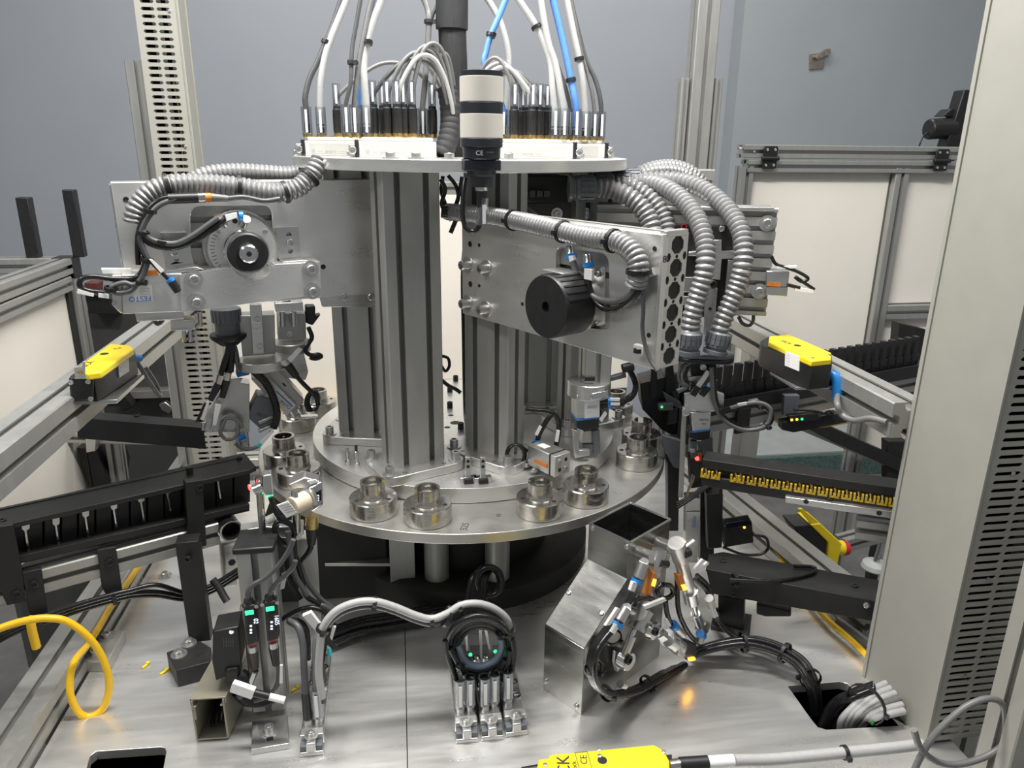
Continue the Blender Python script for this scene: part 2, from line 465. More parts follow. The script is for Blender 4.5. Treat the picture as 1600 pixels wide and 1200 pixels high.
box(bed, 'bed_shade_sheet', shade_black, (-520, -635, -60), (535, 320, -50), 0)  # black sheet painting the shade below the bed openings
frm = T('support_gantry', 'aluminium extrusion frame with mid-height side rails round the rotary machine', 'frame', (0, -100, -60))
profile(frm, 'side_rail', (-502, -900, 372), (-502, 300, 372), 45, 45, 1, 1, (1, 0, 0), dep=11)
profile(frm, 'side_rail', (500, -403, 368), (500, 330, 368), 45, 45, 1, 1, (1, 0, 0), dep=11)
profile(frm, 'base_rail', (-556, -900, 20), (-556, 420, 20), 50, 40, 1, 1, (1, 0, 0), dep=11)
profile(frm, 'base_rail', (572, -330, 20), (500, 260, 20), 56, 40, 1, 1, (1, 0.12, 0), dep=11)
profile(frm, 'base_rail', (-700, -664, 14), (760, -664, 14), 48, 40, 1, 1, (0, 1, 0), m=ductm, dep=11)
profile(frm, 'upright', (-485, 352, -850), (-485, 352, 1500), 45, 45, 1, 1, (1, 0, 0))
xq = Yp(1560, 1150, -600).x
profile(frm, 'upright', (xq+40, -590, -850), (xq+40, -590, 330), 60, 45, 1, 1, (1, 0, 0), m=ductm)
profile(frm, 'upright', (622, -440, -850), (622, -440, 1500), 45, 45, 1, 1, (1, 0, 0))
xr = (Xp(1063, 250, 500)+Xp(1112, 250, 500))/2
yb = 372
p0 = Yp(1070, 150, yb); p1 = Yp(1112, 150, yb)
xb = (p0.x+p1.x)/2
profile(frm, 'upright', (xb, yb, -850), (xb, yb, 1500), 45, 45, 1, 1, (1, 0, 0))
zt = Yp(1062, 122, yb).z
for dx in (-34, 36): profile(frm, 'door_track', (xb+dx, yb, -850), (xb+dx, yb, zt), 16, 30, 1, 1, (1, 0, 0), slot=5, dep=5)
zt = Yp(200, 95, 352).z
profile(frm, 'door_track', (-545, 352, -850), (-545, 352, zt), 38, 30, 1, 1, (1, 0, 0), slot=6, dep=6)
profile(frm, 'cross_rail', (-470, 372, 20), (xb, 372, 20), 45, 40, 1, 1, (0, 1, 0))
for p in ((-510, -250), (-510, -300)):
    pass
def slot_face(par, fr, wd, z0, z1, pitch, m, name='slotted_side', mg=8):
    """face with pairs of rounded slots; fr maps (across, 0, up)"""
    b = MB(); n = int((z1-z0-8)/pitch); cw = (wd-2*mg)/2; sh = pitch*0.46
    for i in range(n):
        zc = z0+4+pitch*(i+0.5)
        for j in (0, 1):
            x0 = mg+cw*j; hl = cw/2-1.3; xm = x0+cw/2; r = sh/2
            O = [(x0, zc-pitch/2), (xm, zc-pitch/2), (x0+cw, zc-pitch/2), (x0+cw, zc), (x0+cw, zc+pitch/2), (xm, zc+pitch/2), (x0, zc+pitch/2), (x0, zc)]
            I = [(xm-hl+r, zc-r), (xm, zc-r), (xm+hl-r, zc-r), (xm+hl, zc), (xm+hl-r, zc+r), (xm, zc+r), (xm-hl+r, zc+r), (xm-hl, zc)]
            vs = [fr(x, 0, z) for x, z in O]+[fr(x, 0, z) for x, z in I]+[fr(x, 2.0, z) for x, z in I]
            fs = []
            for k in range(8):
                k2 = (k+1) % 8
                fs.append((k, k2, 8+k2, 8+k)); fs.append((8+k, 8+k2, 16+k2, 16+k))
            b.add(vs, fs)
    ze = z0+4+n*pitch
    b.fbox(fr, (0, 0, z0), (mg, 2, z1)); b.fbox(fr, (wd-mg, 0, z0), (wd, 2, z1))
    b.fbox(fr, (mg, 0, z0), (wd-mg, 2, z0+4)); b.fbox(fr, (mg, 0, ze), (wd-mg, 2, z1))
    return b.put(name, m, par)
# near right cable duct
d = T('cable_duct', 'large grey slotted cable duct standing upright at the right edge', 'cable duct', (545, -466, 0))
slot_face(d, Fr((505, -528, 0), (1, 0, 0)), 84, 4, 1150, 9.7, ductm)
b = MB().box((503, -530, -2), (505.5, -404, 1150))
b.put('cover', ductm, d, bev=0.5)
MB().box((501, -531, 2), (503.2, -524, 1150)).box((501, -409, 2), (503.2, -403, 1150)).put('cover_lip', ductm, d)
box(d, 'back_wall', ductm, (586, -526, 4), (589, -406, 1150), 0.3)
box(d, 'slot_shade_sheet', shade_black, (508, -500, 4), (585, -497, 1150), 0)  # black sheet added behind the slots in place of interior shade
box(d, 'inner_side', ductm, (506, -408, 4), (588, -405, 1150), 0.3)
for i in range(5): tube(d, 'cable', (dgrey, bcable, mgrey, dgrey, lgrey)[i], [(525+12*i, -470-8*(i % 2), 10), (522+12*i, -466, 300), (528+11*i, -472, 700), (524+12*i, -468, 1150)], 4)
for z in (96, 225, 353, 480): bolt(d, (535, -528.5, z), (0, -1, 0), 2.2, 1.5, False)
# far left cable duct
d = T('cable_duct', 'grey slotted cable duct rising behind the left arm', 'cable duct', (-480, 318, 0))
slot_face(d, Fr((-521, 290, 0), (1, 0, 0)), 66, 4, 1150, 11.5, ductm)
box(d, 'cover', ductm, (-454.5, 288, 4), (-452, 346, 1150), 0.5)
MB().box((-452, 287, 4), (-450, 293, 1150)).box((-452, 340, 4), (-450, 347, 1150)).put('cover_lip', ductm, d)
box(d, 'back_wall', shade_black, (-521, 330, 4), (-456, 333, 1150), 0.3)  # wall coloured black to imitate the shade inside this duct
box(d, 'inner_side', ductm, (-521, 293, 4), (-518.5, 330, 1150), 0.3)
tube(d, 'cable', brass, [(-474, 306, 560), (-476, 304, 640), (-473, 305, 720), (-476, 304, 780)], 2.5)
tube(d, 'cable', ycable, [(-476, 306, 300), (-474, 304, 420), (-477, 305, 560)], 2.2)
for z in (560, 668, 775, 885): bolt(d, (-466, 289.5, z), (0, -1, 0), 2.2, 1.5, False)

# ================================================================== neighbouring machines
# right: guard enclosure with cream panels
ne = T('guard_enclosure', 'cream panelled enclosure in aluminium frame with black hinges on the right', 'enclosure', (1050, 520, -400))
YE = 520
pe = Plane((0, YE, 0), (0, -1, 0))
def fy(x, y): return Yp(x, y, YE)
xl, xr_, zt = fy(1163, 232).x, 1560, fy(1163, 232).z
zr = fy(1300, 262).z
profile(ne, 'top_rail', (xl, YE+20, (zt+zr)/2+14), (xr_, YE+20, (zt+zr)/2+14), 40, 30, 1, 1, (0, 1, 0))
profile(ne, 'door_rail', (xl+14, YE+20, (zt+zr)/2-18), (xr_, YE+20, (zt+zr)/2-18), 40, 28, 1, 1, (0, 1, 0))
xm = (fy(1402, 290).x+fy(1418, 290).x)/2
zl = fy(1400, 495).z; z2 = fy(1400, 525).z
profile(ne, 'upright', (xl+16, YE+22, -850), (xl+16, YE+22, zr+2), 32, 36, 1, 1, (1, 0, 0))
profile(ne, 'mullion', (xm, YE+22, -850), (xm, YE+22, zr), 36, 36, 1, 1, (1, 0, 0))
profile(ne, 'middle_rail', (xm+18, YE+22, zl+10), (xr_, YE+22, zl+10), 36, 36, 1, 1, (0, 1, 0))
zp_ = fy(1250, 648).z
box(ne, 'panel', cream, (xl+34, YE+24, zp_), (xm-20, YE+30, zr-4), 0.5)
box(ne, 'panel', cream, (xm+22, YE+24, zl+30), (xr_, YE+30, zr-4), 0.5)
box(ne, 'panel', cream, (xm+20, YE+24, -110), (xr_, YE+30, zl-10), 0.5)
box(ne, 'seal', black, (xl+32, YE+20, zp_), (xl+36, YE+24, zr), 0.3)
box(ne, 'seal', black, (xm+19, YE+20, zl+26), (xm+25, YE+24, zr), 0.3)
box(ne, 'seal', black, (xl+32, YE+20, zr-5), (xr_, YE+24, zr+1), 0.3)
for (hx, hy) in ((1201, 246), (1468, 250)):
    c = fy(hx, hy)
    h = MB().ext([c+V((x, -4, z)) for x, z in rrect(34, 50, 5)], (0, -5, 0))
    h.cyl(c+V((-22, -11, -2)), c+V((20, -11, -2)), 5, n=12)
    h = h.put('hinge', black, ne, bev=1)
    for sx in (-1, 1):
        for sz in (-1, 1): bolt(h, c+V((sx*9.5, -9, sz*17)), (0, -1, 0), 3.2, 2, False)
bolt(ne, fy(1214, 237)+V((0, -2, 0)), (0, -1, 0), 2.5, 2, False); bolt(ne, fy(1178, 237)+V((0, -2, 0)), (0, -1, 0), 2.5, 2, False)
b = T('lower_bracing', 'black diagonal brace in front of the cream enclosure foot', 'brace', Yp(1300, 720, 430))
ext(b, 'bar', blackan, [Yp(1150, 610, 430), Yp(1300, 690, 430), Yp(1440, 752, 430), Yp(1440, 732, 430), Yp(1300, 668, 430), Yp(1150, 590, 430)], (0, 26, 0), bev=1)
profile(b, 'rail', Yp(1150, 618, 470), Yp(1440, 742, 470), 30, 30, 1, 1, (0, 1, 0))
ext(b, 'post', blackan, [Yp(1405, 505, 440), Yp(1447, 515, 440), Yp(1440, 625, 440), Yp(1395, 625, 440)], (0, 30, 0), bev=1)
ext(b, 'post', blackan, [Yp(1388, 690, 440), Yp(1420, 690, 440), Yp(1420, 850, 440), Yp(1388, 850, 440)], (0, 30, 0), bev=1)
b = T('square_stand', 'pale square leg standing behind the yellow parts track', 'leg', Yp(1165, 760, 330))
c = Yp(1165, 680, 330)
profile(b, 'leg', (c.x, 330, -850), (c.x, 330, 300), 44, 44, 0, 0, (1, 0, 0))
box(b, 'top_pad', blackan, (c.x-26, 304, 300), (c.x+26, 356, 306))
lathe(b, 'levelling_foot', blackan, (c.x, 330, -868), (0, 0, 1), [(40, 18), (40, 24), (12, 32), (12, 42)])
# monitor on its arm, cut by the near duct
b = T('monitor', 'black monitor seen edge-on above the right enclosure', 'monitor', Yp(1490, 230, 700))
ext(b, 'screen', black, [Yp(1507, 140, 700), Yp(1516, 140, 700), Yp(1516, 232, 700), Yp(1478, 232, 700), Yp(1496, 175, 700)], (0, 40, 0), bev=3)
xm_ = Yp(1500, 200, 720).x
box(b, 'stand_pole', black, (xm_-14, 735, -850), (xm_+14, 763, Yp(1500, 200, 720).z+20), 2)
box(b, 'stand_foot', black, (xm_-160, 600, -850), (xm_+160, 900, -835), 2)
cyl(b, 'speaker', black, Yp(1450, 202, 720), Yp(1490, 200, 720), 26, n=20, bev=4)
ext(b, 'clamp', black, [Yp(1474, 182, 715), Yp(1486, 170, 715), Yp(1500, 170, 715), Yp(1500, 182, 715)], (0, 40, 0), bev=2)
tube(b, 'cable', bcable, [Yp(1452, 205, 722), Yp(1443, 213, 722), Yp(1437, 226, 722), Yp(1434, 240, 722)], 2)
# left: neighbouring machine with cream side panel
nl = T('guard_enclosure', 'cream panelled enclosure in aluminium frame at the left edge', 'enclosure', (-820, 300, -400))
XE = -780
ya, yb2 = Xp(0, 440, XE).y-120, Xp(116, 402, XE).y
z1 = Xp(116, 402, XE).z
profile(nl, 'top_rail', (XE-18, ya, z1-16), (XE-18, yb2, z1-16), 36, 32, 1, 1, (1, 0, 0))
profile(nl, 'door_rail', (XE-18, ya, z1-50), (XE-18, yb2-30, z1-50), 36, 30, 1, 1, (1, 0, 0))
profile(nl, 'upright', (XE-18, yb2+4, -850), (XE-18, yb2+4, z1), 36, 40, 1, 1, (1, 0, 0))
profile(nl, 'cross_rail', (XE-700, yb2+4, z1-16), (XE-36, yb2+4, z1-16), 36, 32, 1, 1, (0, 1, 0))
box(nl, 'panel', cream, (XE-22, ya, -60), (XE-16, yb2-36, z1-66), 0.5)
box(nl, 'seal', black, (XE-17, yb2-36, -60), (XE-10, yb2-16, z1-66), 0.3)
box(nl, 'corner_cap', black, (XE-40, yb2-16, z1-44), (XE+1, yb2+26, z1+1), 2)
box(nl, 'inner_tray', dark, (XE-700, ya, z1-90), (XE-40, yb2-20, z1-84), 0)
box(nl, 'lower_panel', dark, (XE-24, ya, -850), (XE-14, yb2-30, -66), 0)
for lab, px0, px1, yt, yy in (('shorter black post standing on the left enclosure', 28, 48, 308, 0), ('taller black post standing on the corner of the left enclosure', 100, 118, 296, 1)):
    p = Yp((px0+px1)/2, yt, yb2+10); w2 = (Yp(px1, yt, yb2+10)-Yp(px0, yt, yb2+10)).length/2
    tag(box(None, 'black_post', black, (p.x-w2, yb2-w2+8, z1), (p.x+w2, yb2+w2+8, p.z), 2), lab, 'post')
# dark machine parts seen through the left side
b = T('dark_cabinet', 'dark grey cabinet with sloping front seen under the left side rail', 'cabinet', (-760, 340, -500))
pc = Plane((0, 420, 0), (0, -1, 0))
ext(b, 'front', dark, [V((max(q.x, -772), q.y, q.z)) for q in pc.pts([(20, 690), (118, 700), (143, 760), (136, 790), (0, 795)])], (0, 160, 0), bev=1)
ext(b, 'side', blackan, pc.pts([(119, 700), (150, 702), (170, 755), (163, 790), (143, 780), (140, 758)]), (0, 140, 0), bev=1)
profile(b, 'post', (pc.pt(170, 720, -30).x, 450, -850), (pc.pt(170, 690).x, 450, pc.pt(170, 690).z), 30, 30, 1, 1, (1, 0, 0))
profile(b, 'arm_rail', pc.pt(100, 680, 10), pc.pt(258, 684, 10), 30, 24, 1, 1, (0, 1, 0))
ext(b, 'clamp', zinc, pc.pts([(138, 672), (156, 671), (154, 700), (140, 702)], 26), (0, -18, 0), bev=1)
b = T('dark_backdrop', 'dark grey machine housing behind the left cable duct', 'housing', (-800, 700, -500))
pc = Plane((0, 760, 0), (0, -1, 0))
ext(b, 'upper_shell', dark, pc.pts([(128, 488), (285, 480), (300, 620), (150, 625)]), (0, 120, 0), bev=2)
ext(b, 'shelf', anod, pc.pts([(195, 612), (300, 608), (300, 620), (195, 624)], 30), (0, 60, 0), bev=1)
ext(b, 'lower_shell', dark, pc.pts([(100, 618), (330, 618), (330, 960), (100, 960)], -20), (0, 120, 0), bev=2)
ext(b, 'motor', blackan, pc.pts([(175, 615), (190, 610), (208, 636), (192, 643)], 60), (0, 60, 0), bev=2)
ext(b, 'clamp_lever', zinc, pc.pts([(248, 632), (258, 628), (268, 636), (264, 647), (252, 640)], 40), (0, 20, 0), bev=2)
ext(b, 'red_block', rust, pc.pts([(131, 442), (152, 442), (152, 460), (133, 460)], 60), (0, 40, 0), bev=2)
ext(b, 'dark_tray', blackan, pc.pts([(132, 460), (185, 468), (185, 492), (138, 490)], 40), (0, 60, 0), bev=2)

# ================================================================== rotary dial, nests and pillars
d = T('dial_plate', 'wide round steel dial plate carrying the ring of part nests', 'turntable', (0, 0, 196))
MB().ring((0, 0, 196), (0, 0, 1), 330, 150, 14, 128).put('disc', dialm, d, bev=0.8)
text(d, 'pen_mark', ink, '525', Zp(729, 829, 210), Zp(736, 811, 210)-Zp(729, 829, 210), V((-1, 0.2, 0)), 13)
text(d, 'pen_mark', ink, '65', Zp(781, 808, 210), Zp(787, 797, 210)-Zp(781, 808, 210), V((-1, 0.2, 0)), 9)
text(d, 'pen_mark', ink, '~ -', Zp(958, 771, 210), V((1, -0.4, 0)), V((0.3, 1, 0)), 10)
text(d, 'pen_mark', ink, '~ -', Zp(421, 698, 210), V((1, 0.5, 0)), V((-0.3, 1, 0)), 12)
h = T('hub_plate', 'stationary round aluminium plate inside the dial under the pillars', 'plate', (0, 0, 210))
hl = [[V((q[0]+x, q[1]+y, 232.6)) for q in circ(r, 12)] for x, y, r in ((-15, 8, 9), (-42, 20, 6), (-30, -12, 5), (8, 30, 5), (-60, -8, 5), (-20, 45, 5), (-70, 30, 6), (-50, 60, 4))]
ext(h, 'disc', alux, [V((246*math.cos(a*math.pi/64), 246*math.sin(a*math.pi/64), 232.6)) for a in range(128)], (0, 0, -21.6), hl, bev=1.0)
for px, py in ((703, 637), (720, 670), (712, 595), (703, 612)):
    bolt(h, Zp(px, py, 232.6), (0, 0, 1), 5, 11, False, black)
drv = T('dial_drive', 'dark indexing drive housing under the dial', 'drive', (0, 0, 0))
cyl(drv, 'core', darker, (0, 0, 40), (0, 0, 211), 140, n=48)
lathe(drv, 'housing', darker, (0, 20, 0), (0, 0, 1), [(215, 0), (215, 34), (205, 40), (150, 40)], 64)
for px in (683, 777):
    c = Zp(px, 905, 34); cyl(drv, 'column', anod, (c.x, c.y, 30), (c.x, c.y, 196), 19, n=28)
c = Zp(560, 935, 0); MB().box((c.x-130, -130, 0), (c.x+48, 40, 150)).put('gearbox', darker, drv, bev=3)
box(drv, 'gearbox_post', anod, (Zp(612, 930, 0).x, -150, 0), (Zp(650, 930, 0).x, -110, 196))
ext(drv, 'cover_plate', dialm, [Zp(x, y, 60) for x, y in ((505, 850), (612, 850), (612, 885), (508, 885))], (0, 0, 5), bev=0.5)
# nests
def mk_nest_base():
    return MB().lathe((0, 0, 0), (0, 0, 1), [(30.6, 0), (31.6, 1), (31.6, 22.5), (30.6, 23.8), (18, 23.8), (17, 27), (14, 27)], 40)
def mk_cup(gaps, ro=16.5, ri=12.8, h=21):
    def mk():
        b = MB(); n = 48
        ok = [not any(abs((k*360/n-g+180) % 360-180) < wd for g, wd in gaps) for k in range(n)]
        for k in range(n):
            if not ok[k]: continue
            a0, a1 = 2*math.pi*k/n, 2*math.pi*(k+1)/n
            q = [(r*math.cos(a), r*math.sin(a), z) for z in (24, 24+h) for a, r in ((a0, ri), (a0, ro), (a1, ro), (a1, ri))]
            f = [(0, 3, 2, 1), (4, 5, 6, 7), (1, 2, 6, 5), (3, 0, 4, 7)]
            if not ok[k-1]: f.append((0, 1, 5, 4))
            if not ok[(k+1) % n]: f.append((2, 3, 7, 6))
            b.add(q, f)
        return b
    return mk
KINDS = {'slot': [(270, 14), (80, 18)], 'wide': [(300, 26), (60, 14)], 'plain': []}
GN = 'round steel part nests on the dial'
def nest(ang, lab, kind='slot', turn=0, pins=None):
    a = math.radians(ang); c = V((291.5*math.cos(a), 291.5*math.sin(a), 210))
    t = T('part_nest', lab, 'nest', c, GN)
    place(t, 'base', 'nestbase', mk_nest_base, steel, c)
    x = V((math.cos(a+turn), math.sin(a+turn), 0))
    place(t, 'cup', 'cup'+kind, mk_cup(KINDS[kind]), steel, c, x=x)
    for k in range(3):
        q = a+turn+math.radians(60+120*k)
        bolt(t, c+V((24*math.cos(q), 24*math.sin(q), 23.6)), (0, 0, 1), 3.0, 0.6, False, blackan, 'screw')
    if pins:
        for k in range(4):
            q = k*1.6; cyl(t, 'pin', pins, c+V((5*math.cos(q), 5*math.sin(q), 24)), c+V((5*math.cos(q), 5*math.sin(q), 40+2*(k % 2))), 1.6, n=10)
    else:
        place(t, 'locator', 'locator', lambda: MB().lathe((0, 0, 24), (0, 0, 1), [(8, 0), (8, 6), (5, 7), (4, 12), (2, 13)], 16).box((-2, -11, 24), (2, -6, 40)), steel, c, x=x)
    return t
nest(-119.5, 'slotted steel nest, left one of the pair at the dial front left', 'slot', 0.5)
nest(-104.5, 'slotted steel nest, nearest the front edge below the left pillar', 'wide', 0.4)
nest(-75, 'slotted steel nest, left one of the pair at the dial front right', 'slot', -0.6)
nest(-60, 'slotted steel nest beside the air gripper lying on the hub plate', 'wide', -0.3)
nest(-30, 'shiny steel nest, nearer one of the pair at the dial right edge', 'plain', 0.4)
nest(-15, 'shiny steel nest, farther one of the pair at the dial right edge', 'slot', 0.2)
nest(15, 'steel nest at the far right of the dial behind the small gripper', 'plain', 0.2)
nest(30, 'steel nest farthest back on the right of the dial', 'slot', 0.2)
nest(-150, 'steel nest with ring cup just behind the silver camera', 'wide', 0.7)
nest(-165, 'steel nest with brass pins standing in its cup on the left', 'plain', 0, brass)
nest(165, 'steel nest under the lettered tilted cylinder at the dial left', 'slot', 0.9)
nest(150, 'steel nest farthest back on the left of the dial', 'plain', 0.9)
# pillars
def pillar(cx, cy, ang, lab, foot=(128, 92), ztop=645, nb=((1, 1), (-1, 1), (1, -1), (-1, -1))):
    t = T('pillar', lab, 'pillar', (cx, cy, 232.6), 'extrusion pillars of the turret')
    a = math.radians(ang); x = V((math.cos(a), math.sin(a), 0)); y = V((-math.sin(a), math.cos(a), 0)); c = V((cx, cy, 0))
    fw_, fh = foot
    ft = [c+x*p+y*q+V((0, 0, 232.6)) for p, q in rrect(fw_, fh, 20, 3)]
    ext(t, 'foot_plate', alu, ft, (0, 0, 13.5), bev=1.2)
    profile(t, 'extrusion', c+V((0, 0, 246)), c+V((0, 0, ztop)), 80, 40, 2, 1, x, dep=12, slot=8.5)
    for sx, sy in nb:
        bolt(t, c+x*(sx*(fw_/2-13))+y*(sy*(fh/2-13))+V((0, 0, 246.1)), (0, 0, 1), 6.2, 11)
    for s_ in (-1, 1):
        bolt(t, c+x*(s_*(fw_/2-34))+y*(-(fh/2-9))+V((0, 0, 245.2)), (0, 0, 1), 3, 1.0, False, blackan, 'dowel')
    return t
pillar(-88, -166, 24, 'foremost left pillar with its four-bolt foot plate')
pillar(32, -142, -46, 'front right pillar behind the arm with the black drum')
pillar(-158, -32, -13, 'rear left pillar behind the left arm')
pillar(196, -22, 20, 'rear right pillar behind the small hanging gripper', (126, 90))
pillar(135, 75, -10, 'farthest pillar seen between the two right pillars', (120, 84))
# loose parts on the hub plate
g = 'loose spring pins on the hub plate'
for i, (px, py, hh) in enumerate(((544, 726, 26), (558, 730, 34))):
    c = Zp(px, py, 232.6)
    t = T('spring_pin', ('shorter', 'taller')[i]+' turned steel spring pin standing on the hub plate', 'pin', c, g)
    lathe(t, 'body', chrome, c, (0, 0, 1), [(4.5, 0), (4.5, 7), (2.6, 8), (2.6, hh*0.6), (3.4, hh*0.62), (3.4, hh*0.7), (2.4, hh*0.74)], 14)
    cyl(t, 'tip', zinc if i == 0 else black, c+V((0, 0, hh*0.74)), c+V((0, 0, hh)), 2.0, n=10)
g = 'loose screws beside the pillar foot'
for i, (px, py, ax) in enumerate(((585, 742, (1, 0.2, 0.2)), (592, 743, (0.7, -0.6, 0.1)), (596, 743, (0, 0, 1)), (600, 743, (0.05, 0, 1)), (605, 748, (1, -0.6, 0.2)), (609, 751, (-0.5, 1, 0.1)))):
    c = Zp(px, py, 233.5); a = V(ax).normalized()
    up = a.z > 0.9
    t = T('loose_screw', 'small screw %s the front pillar foot, %s from the left' % ('standing upright beside' if up else 'lying beside', ORD[i]), 'screw', c, g)
    lathe(t, 'head', zinc, c+V((0, 0, 0 if up else 2)), a, [(2.6, 0), (2.6, 2.6)], 10)
    cyl(t, 'shank', zinc, c+V((0, 0, 0 if up else 2))+a*2.6, c+V((0, 0, 0 if up else 2))+a*13, 1.4, n=8)
for i, px in enumerate((731, 754)):
    c = Zp(px, 752, 232.6)
    t = T('clip_block', ('left', 'right')[i]+' of two small steel clips with black pads on the hub plate', 'clip', c, 'small clips on the hub plate')
    f = Fr(c, (1, 0.05, 0))
    fbox(t, 'foot', chrome, f, (-12, -6, 0), (12, 4, 8), 0.5)
    fbox(t, 'pad', black, f, (-6.5, -10, 0), (6.5, -5, 7), 0.4)
    fbox(t, 'tongue', zinc, f, (-3.6, -4, 8), (3.6, 0, 38), 0.4)
    for z in (24, 32): bolt(t, f(0, -4, z), (0, -1, 0), 2.2, 1, False, black, 'screw')
t = T('cable_conduit', 'dark flat conduit hanging beside the front right pillar', 'conduit', Zp(727, 650, 233))
tube(t, 'sheath', bcable, [Yp(735, 345, -110), Yp(727, 420, -105), Yp(728, 520, -100), Yp(730, 640, -80), Zp(731, 655, 234)], 6.5, 10)
# small black cable loops hanging behind the left pillar
b = T('black_cable_loop', 'black cable loop with plug hanging between the front pillars', 'cable', Yp(704, 600, 20))
tube(b, 'cable', bcable, [Yp(690, 556, 10), Yp(700, 560, 10), Yp(702, 572, 10), Yp(696, 580, 12), Yp(690, 572, 12)], 2.6)
tube(b, 'lead', bcable, [Yp(688, 592, 8), Yp(700, 602, 5), Yp(712, 608, 0), Yp(720, 614, -4)], 3.4)

# ================================================================== top plate, modules and wiring
tp = T('top_plate', 'round aluminium plate on top of the pillars', 'plate', (0, 0, 645))
lathe(tp, 'disc', alux, (0, 0, 645), (0, 0, 1), [(243, 0), (244, 0.8), (244, 14.2), (243, 15), (0.01, 15)], 128)
for px, Y in ((610, -190), (650, -205), (795, -190), (702, -215)):
    c = Yp(px, 240, Y); bolt(tp, (c.x, Y, 660), (0, 0, 1), 6.0, 6)
def xat(px, Y, z=670): return Yp(px, 235, Y).x
def module(x0, x1, y0, y1, end, lab):
    t = T('io_module', lab, 'junction block', ((x0+x1)/2, (y0+y1)/2, 660), 'white junction blocks on the top plate')
    e = 16
    xa, xb_ = (x0+e, x1) if end < 0 else (x0, x1-e)
    box(t, 'body', white, (xa, y0, 660), (xb_, y1, 680), 1.5)
    box(t, 'raised_deck', white, (xa+4, y0+5, 680), (xb_-4, y1-5, 685), 1.2)
    box(t, 'print_field', pfield, (xa+6, y0-0.4, 663), (xb_-10, y0+0.5, 677), 0.2)
    xe = x0 if end < 0 else x1-e
    b = MB().box((xe, y0+2, 660), (xe+e, y1-2, 668)).box((xe+3, y0+4, 668), (xe+e-3, y1-4, 676))
    b.put('end_foot', zinc, t, bev=1.2)
    box(t, 'end_clip', black, ((xe+e-5 if end < 0 else xe), y0-1, 661), ((xe+e if end < 0 else xe+5), y0+6, 682), 0.8)
    bolt(t, (xe+8, y0+1.5, 669), (0, -1, 0), 5, 5, False)
    for i in range(4):
        bolt(t, (xa+18+i*(xb_-xa-36)/3, y0+14, 685), (0, 0, 1), 5.5, 2, False, brass, 'socket')
    text(t, 'printed_text', greyink, 'III  ---  o-o-o  ----', (xa+9, y0-0.5, 664.5), (1, 0, 0), (0, 0, 1), 6.5)
    return t
ma = (xat(458, -45), xat(590, -45), -45, 12)
mb_ = (xat(541, -128), xat(682, -128), -128, -72)
mc = (xat(784, -128), xat(914, -128), -128, -72)
md = (xat(850, -45), xat(962, -45), -45, 12)
module(*ma, -1, 'white junction block at the far left rim of the top plate')
module(*mb_, -1, 'white printed junction block at the front left of the top plate')
module(*mc, 1, 'white junction block just right of the beacon')
module(*md, 1, 'white junction block at the far right rim of the top plate')
def mk_plug():
    b = MB().lathe((0, 0, 0), (0, 0, 1), [(6.0, 6), (6.6, 7), (6.6, 37), (5.6, 38), (5.2, 42), (3.5, 42)], 14)
    for k in range(6):
        a = k*math.pi/3; b.box((6.0*math.cos(a)-0.7, 6.0*math.sin(a)-0.7, 9), (6.0*math.cos(a)+0.7, 6.0*math.sin(a)+0.7, 30))
    return b
def mk_nut(): return MB().lathe((0, 0, 0), (0, 0, 1), [(5.6, 0), (6.4, 1), (6.4, 5.5), (5.4, 6.2)], 12)
def plug_cable(lab, grp, px, Y, path, m, r=3.2, sl=True, zb=685, drift=0.0):
    c = Yp(px, 210, Y); c = V((c.x, Y, zb))
    t = T('sensor_cable', lab, 'cable', c, grp)
    place(t, 'nut', 'nut', mk_nut, brass, c)
    place(t, 'plug', 'plug', mk_plug, black, c)
    pts = [c+V((0, 0, 38)), c+V((0, 0, 52))]+[Yp(x, y, Y+drift*i) for i, (x, y) in enumerate(path)]
    tube(t, 'cable', m, pts, r, 8, 6)
    if sl:
        MB().ring(c+V((0, 0, 42)), (0, 0, 1), 5.6, 4.9, 30, 14).put('clear_sleeve', clearm, t)
        box(t, 'label_strip', label, c+V((-1.5, -5.9, 45)), c+V((1.5, -5.3, 69)), 0.1)
    return t
g = 'grey cables arching from the left junction blocks'
lab = 'grey cable on a black plug arching from the left block into the central trunk'
k = 0
for px, Y, pk in ((529, -20, 96), (600, -60, 92), (607, -98, 80), (621, -70, 76), (632, -100, 70), (622, -106, 84), (645, -100, 66), (585, -90, 90), (676, -60, 82)):
    ex = 694+k*2.2; dy = 168+(k % 3)*5
    pa = [(px+(ex-px)*0.18, pk+26), (px+(ex-px)*0.42, pk+3), (px+(ex-px)*0.68, pk+8), (px+(ex-px)*0.88, pk+38), (ex, dy-20), (ex+3, dy)]
    plug_cable('grey arching cable on a black plug, %s from the left in the left group' % ORD[[529, 585, 600, 607, 621, 622, 632, 645, 676].index(px)], g, px, Y, pa, (mgrey, lgrey, mgrey, dgrey)[k % 4], 2.9, True, drift=5)
    k += 1
g = 'grey cables arching from the right junction blocks'
lab = 'grey cable on a black plug arching from the right block behind the beacon'
for k, (px, Y, pk) in enumerate(((803, -100, 90), (816, -70, 94), (831, -104, 104), (842, -98, 108), (853, -84, 110), (824, -80, 98), (858, -70, 112))):
    ex = 738-k*1.5
    pa = [(px-(px-ex)*0.14, pk+26), (px-(px-ex)*0.38, pk+2), (px-(px-ex)*0.62, pk+6), (px-(px-ex)*0.86, pk+32), (ex, 165)]
    plug_cable('grey arching cable on a black plug, %s from the beacon in the right group' % ORD[[803, 816, 824, 831, 842, 853, 858].index(px)], g, px, Y, pa, (mgrey, mgrey, lgrey)[k % 3], 2.9, True, drift=5)
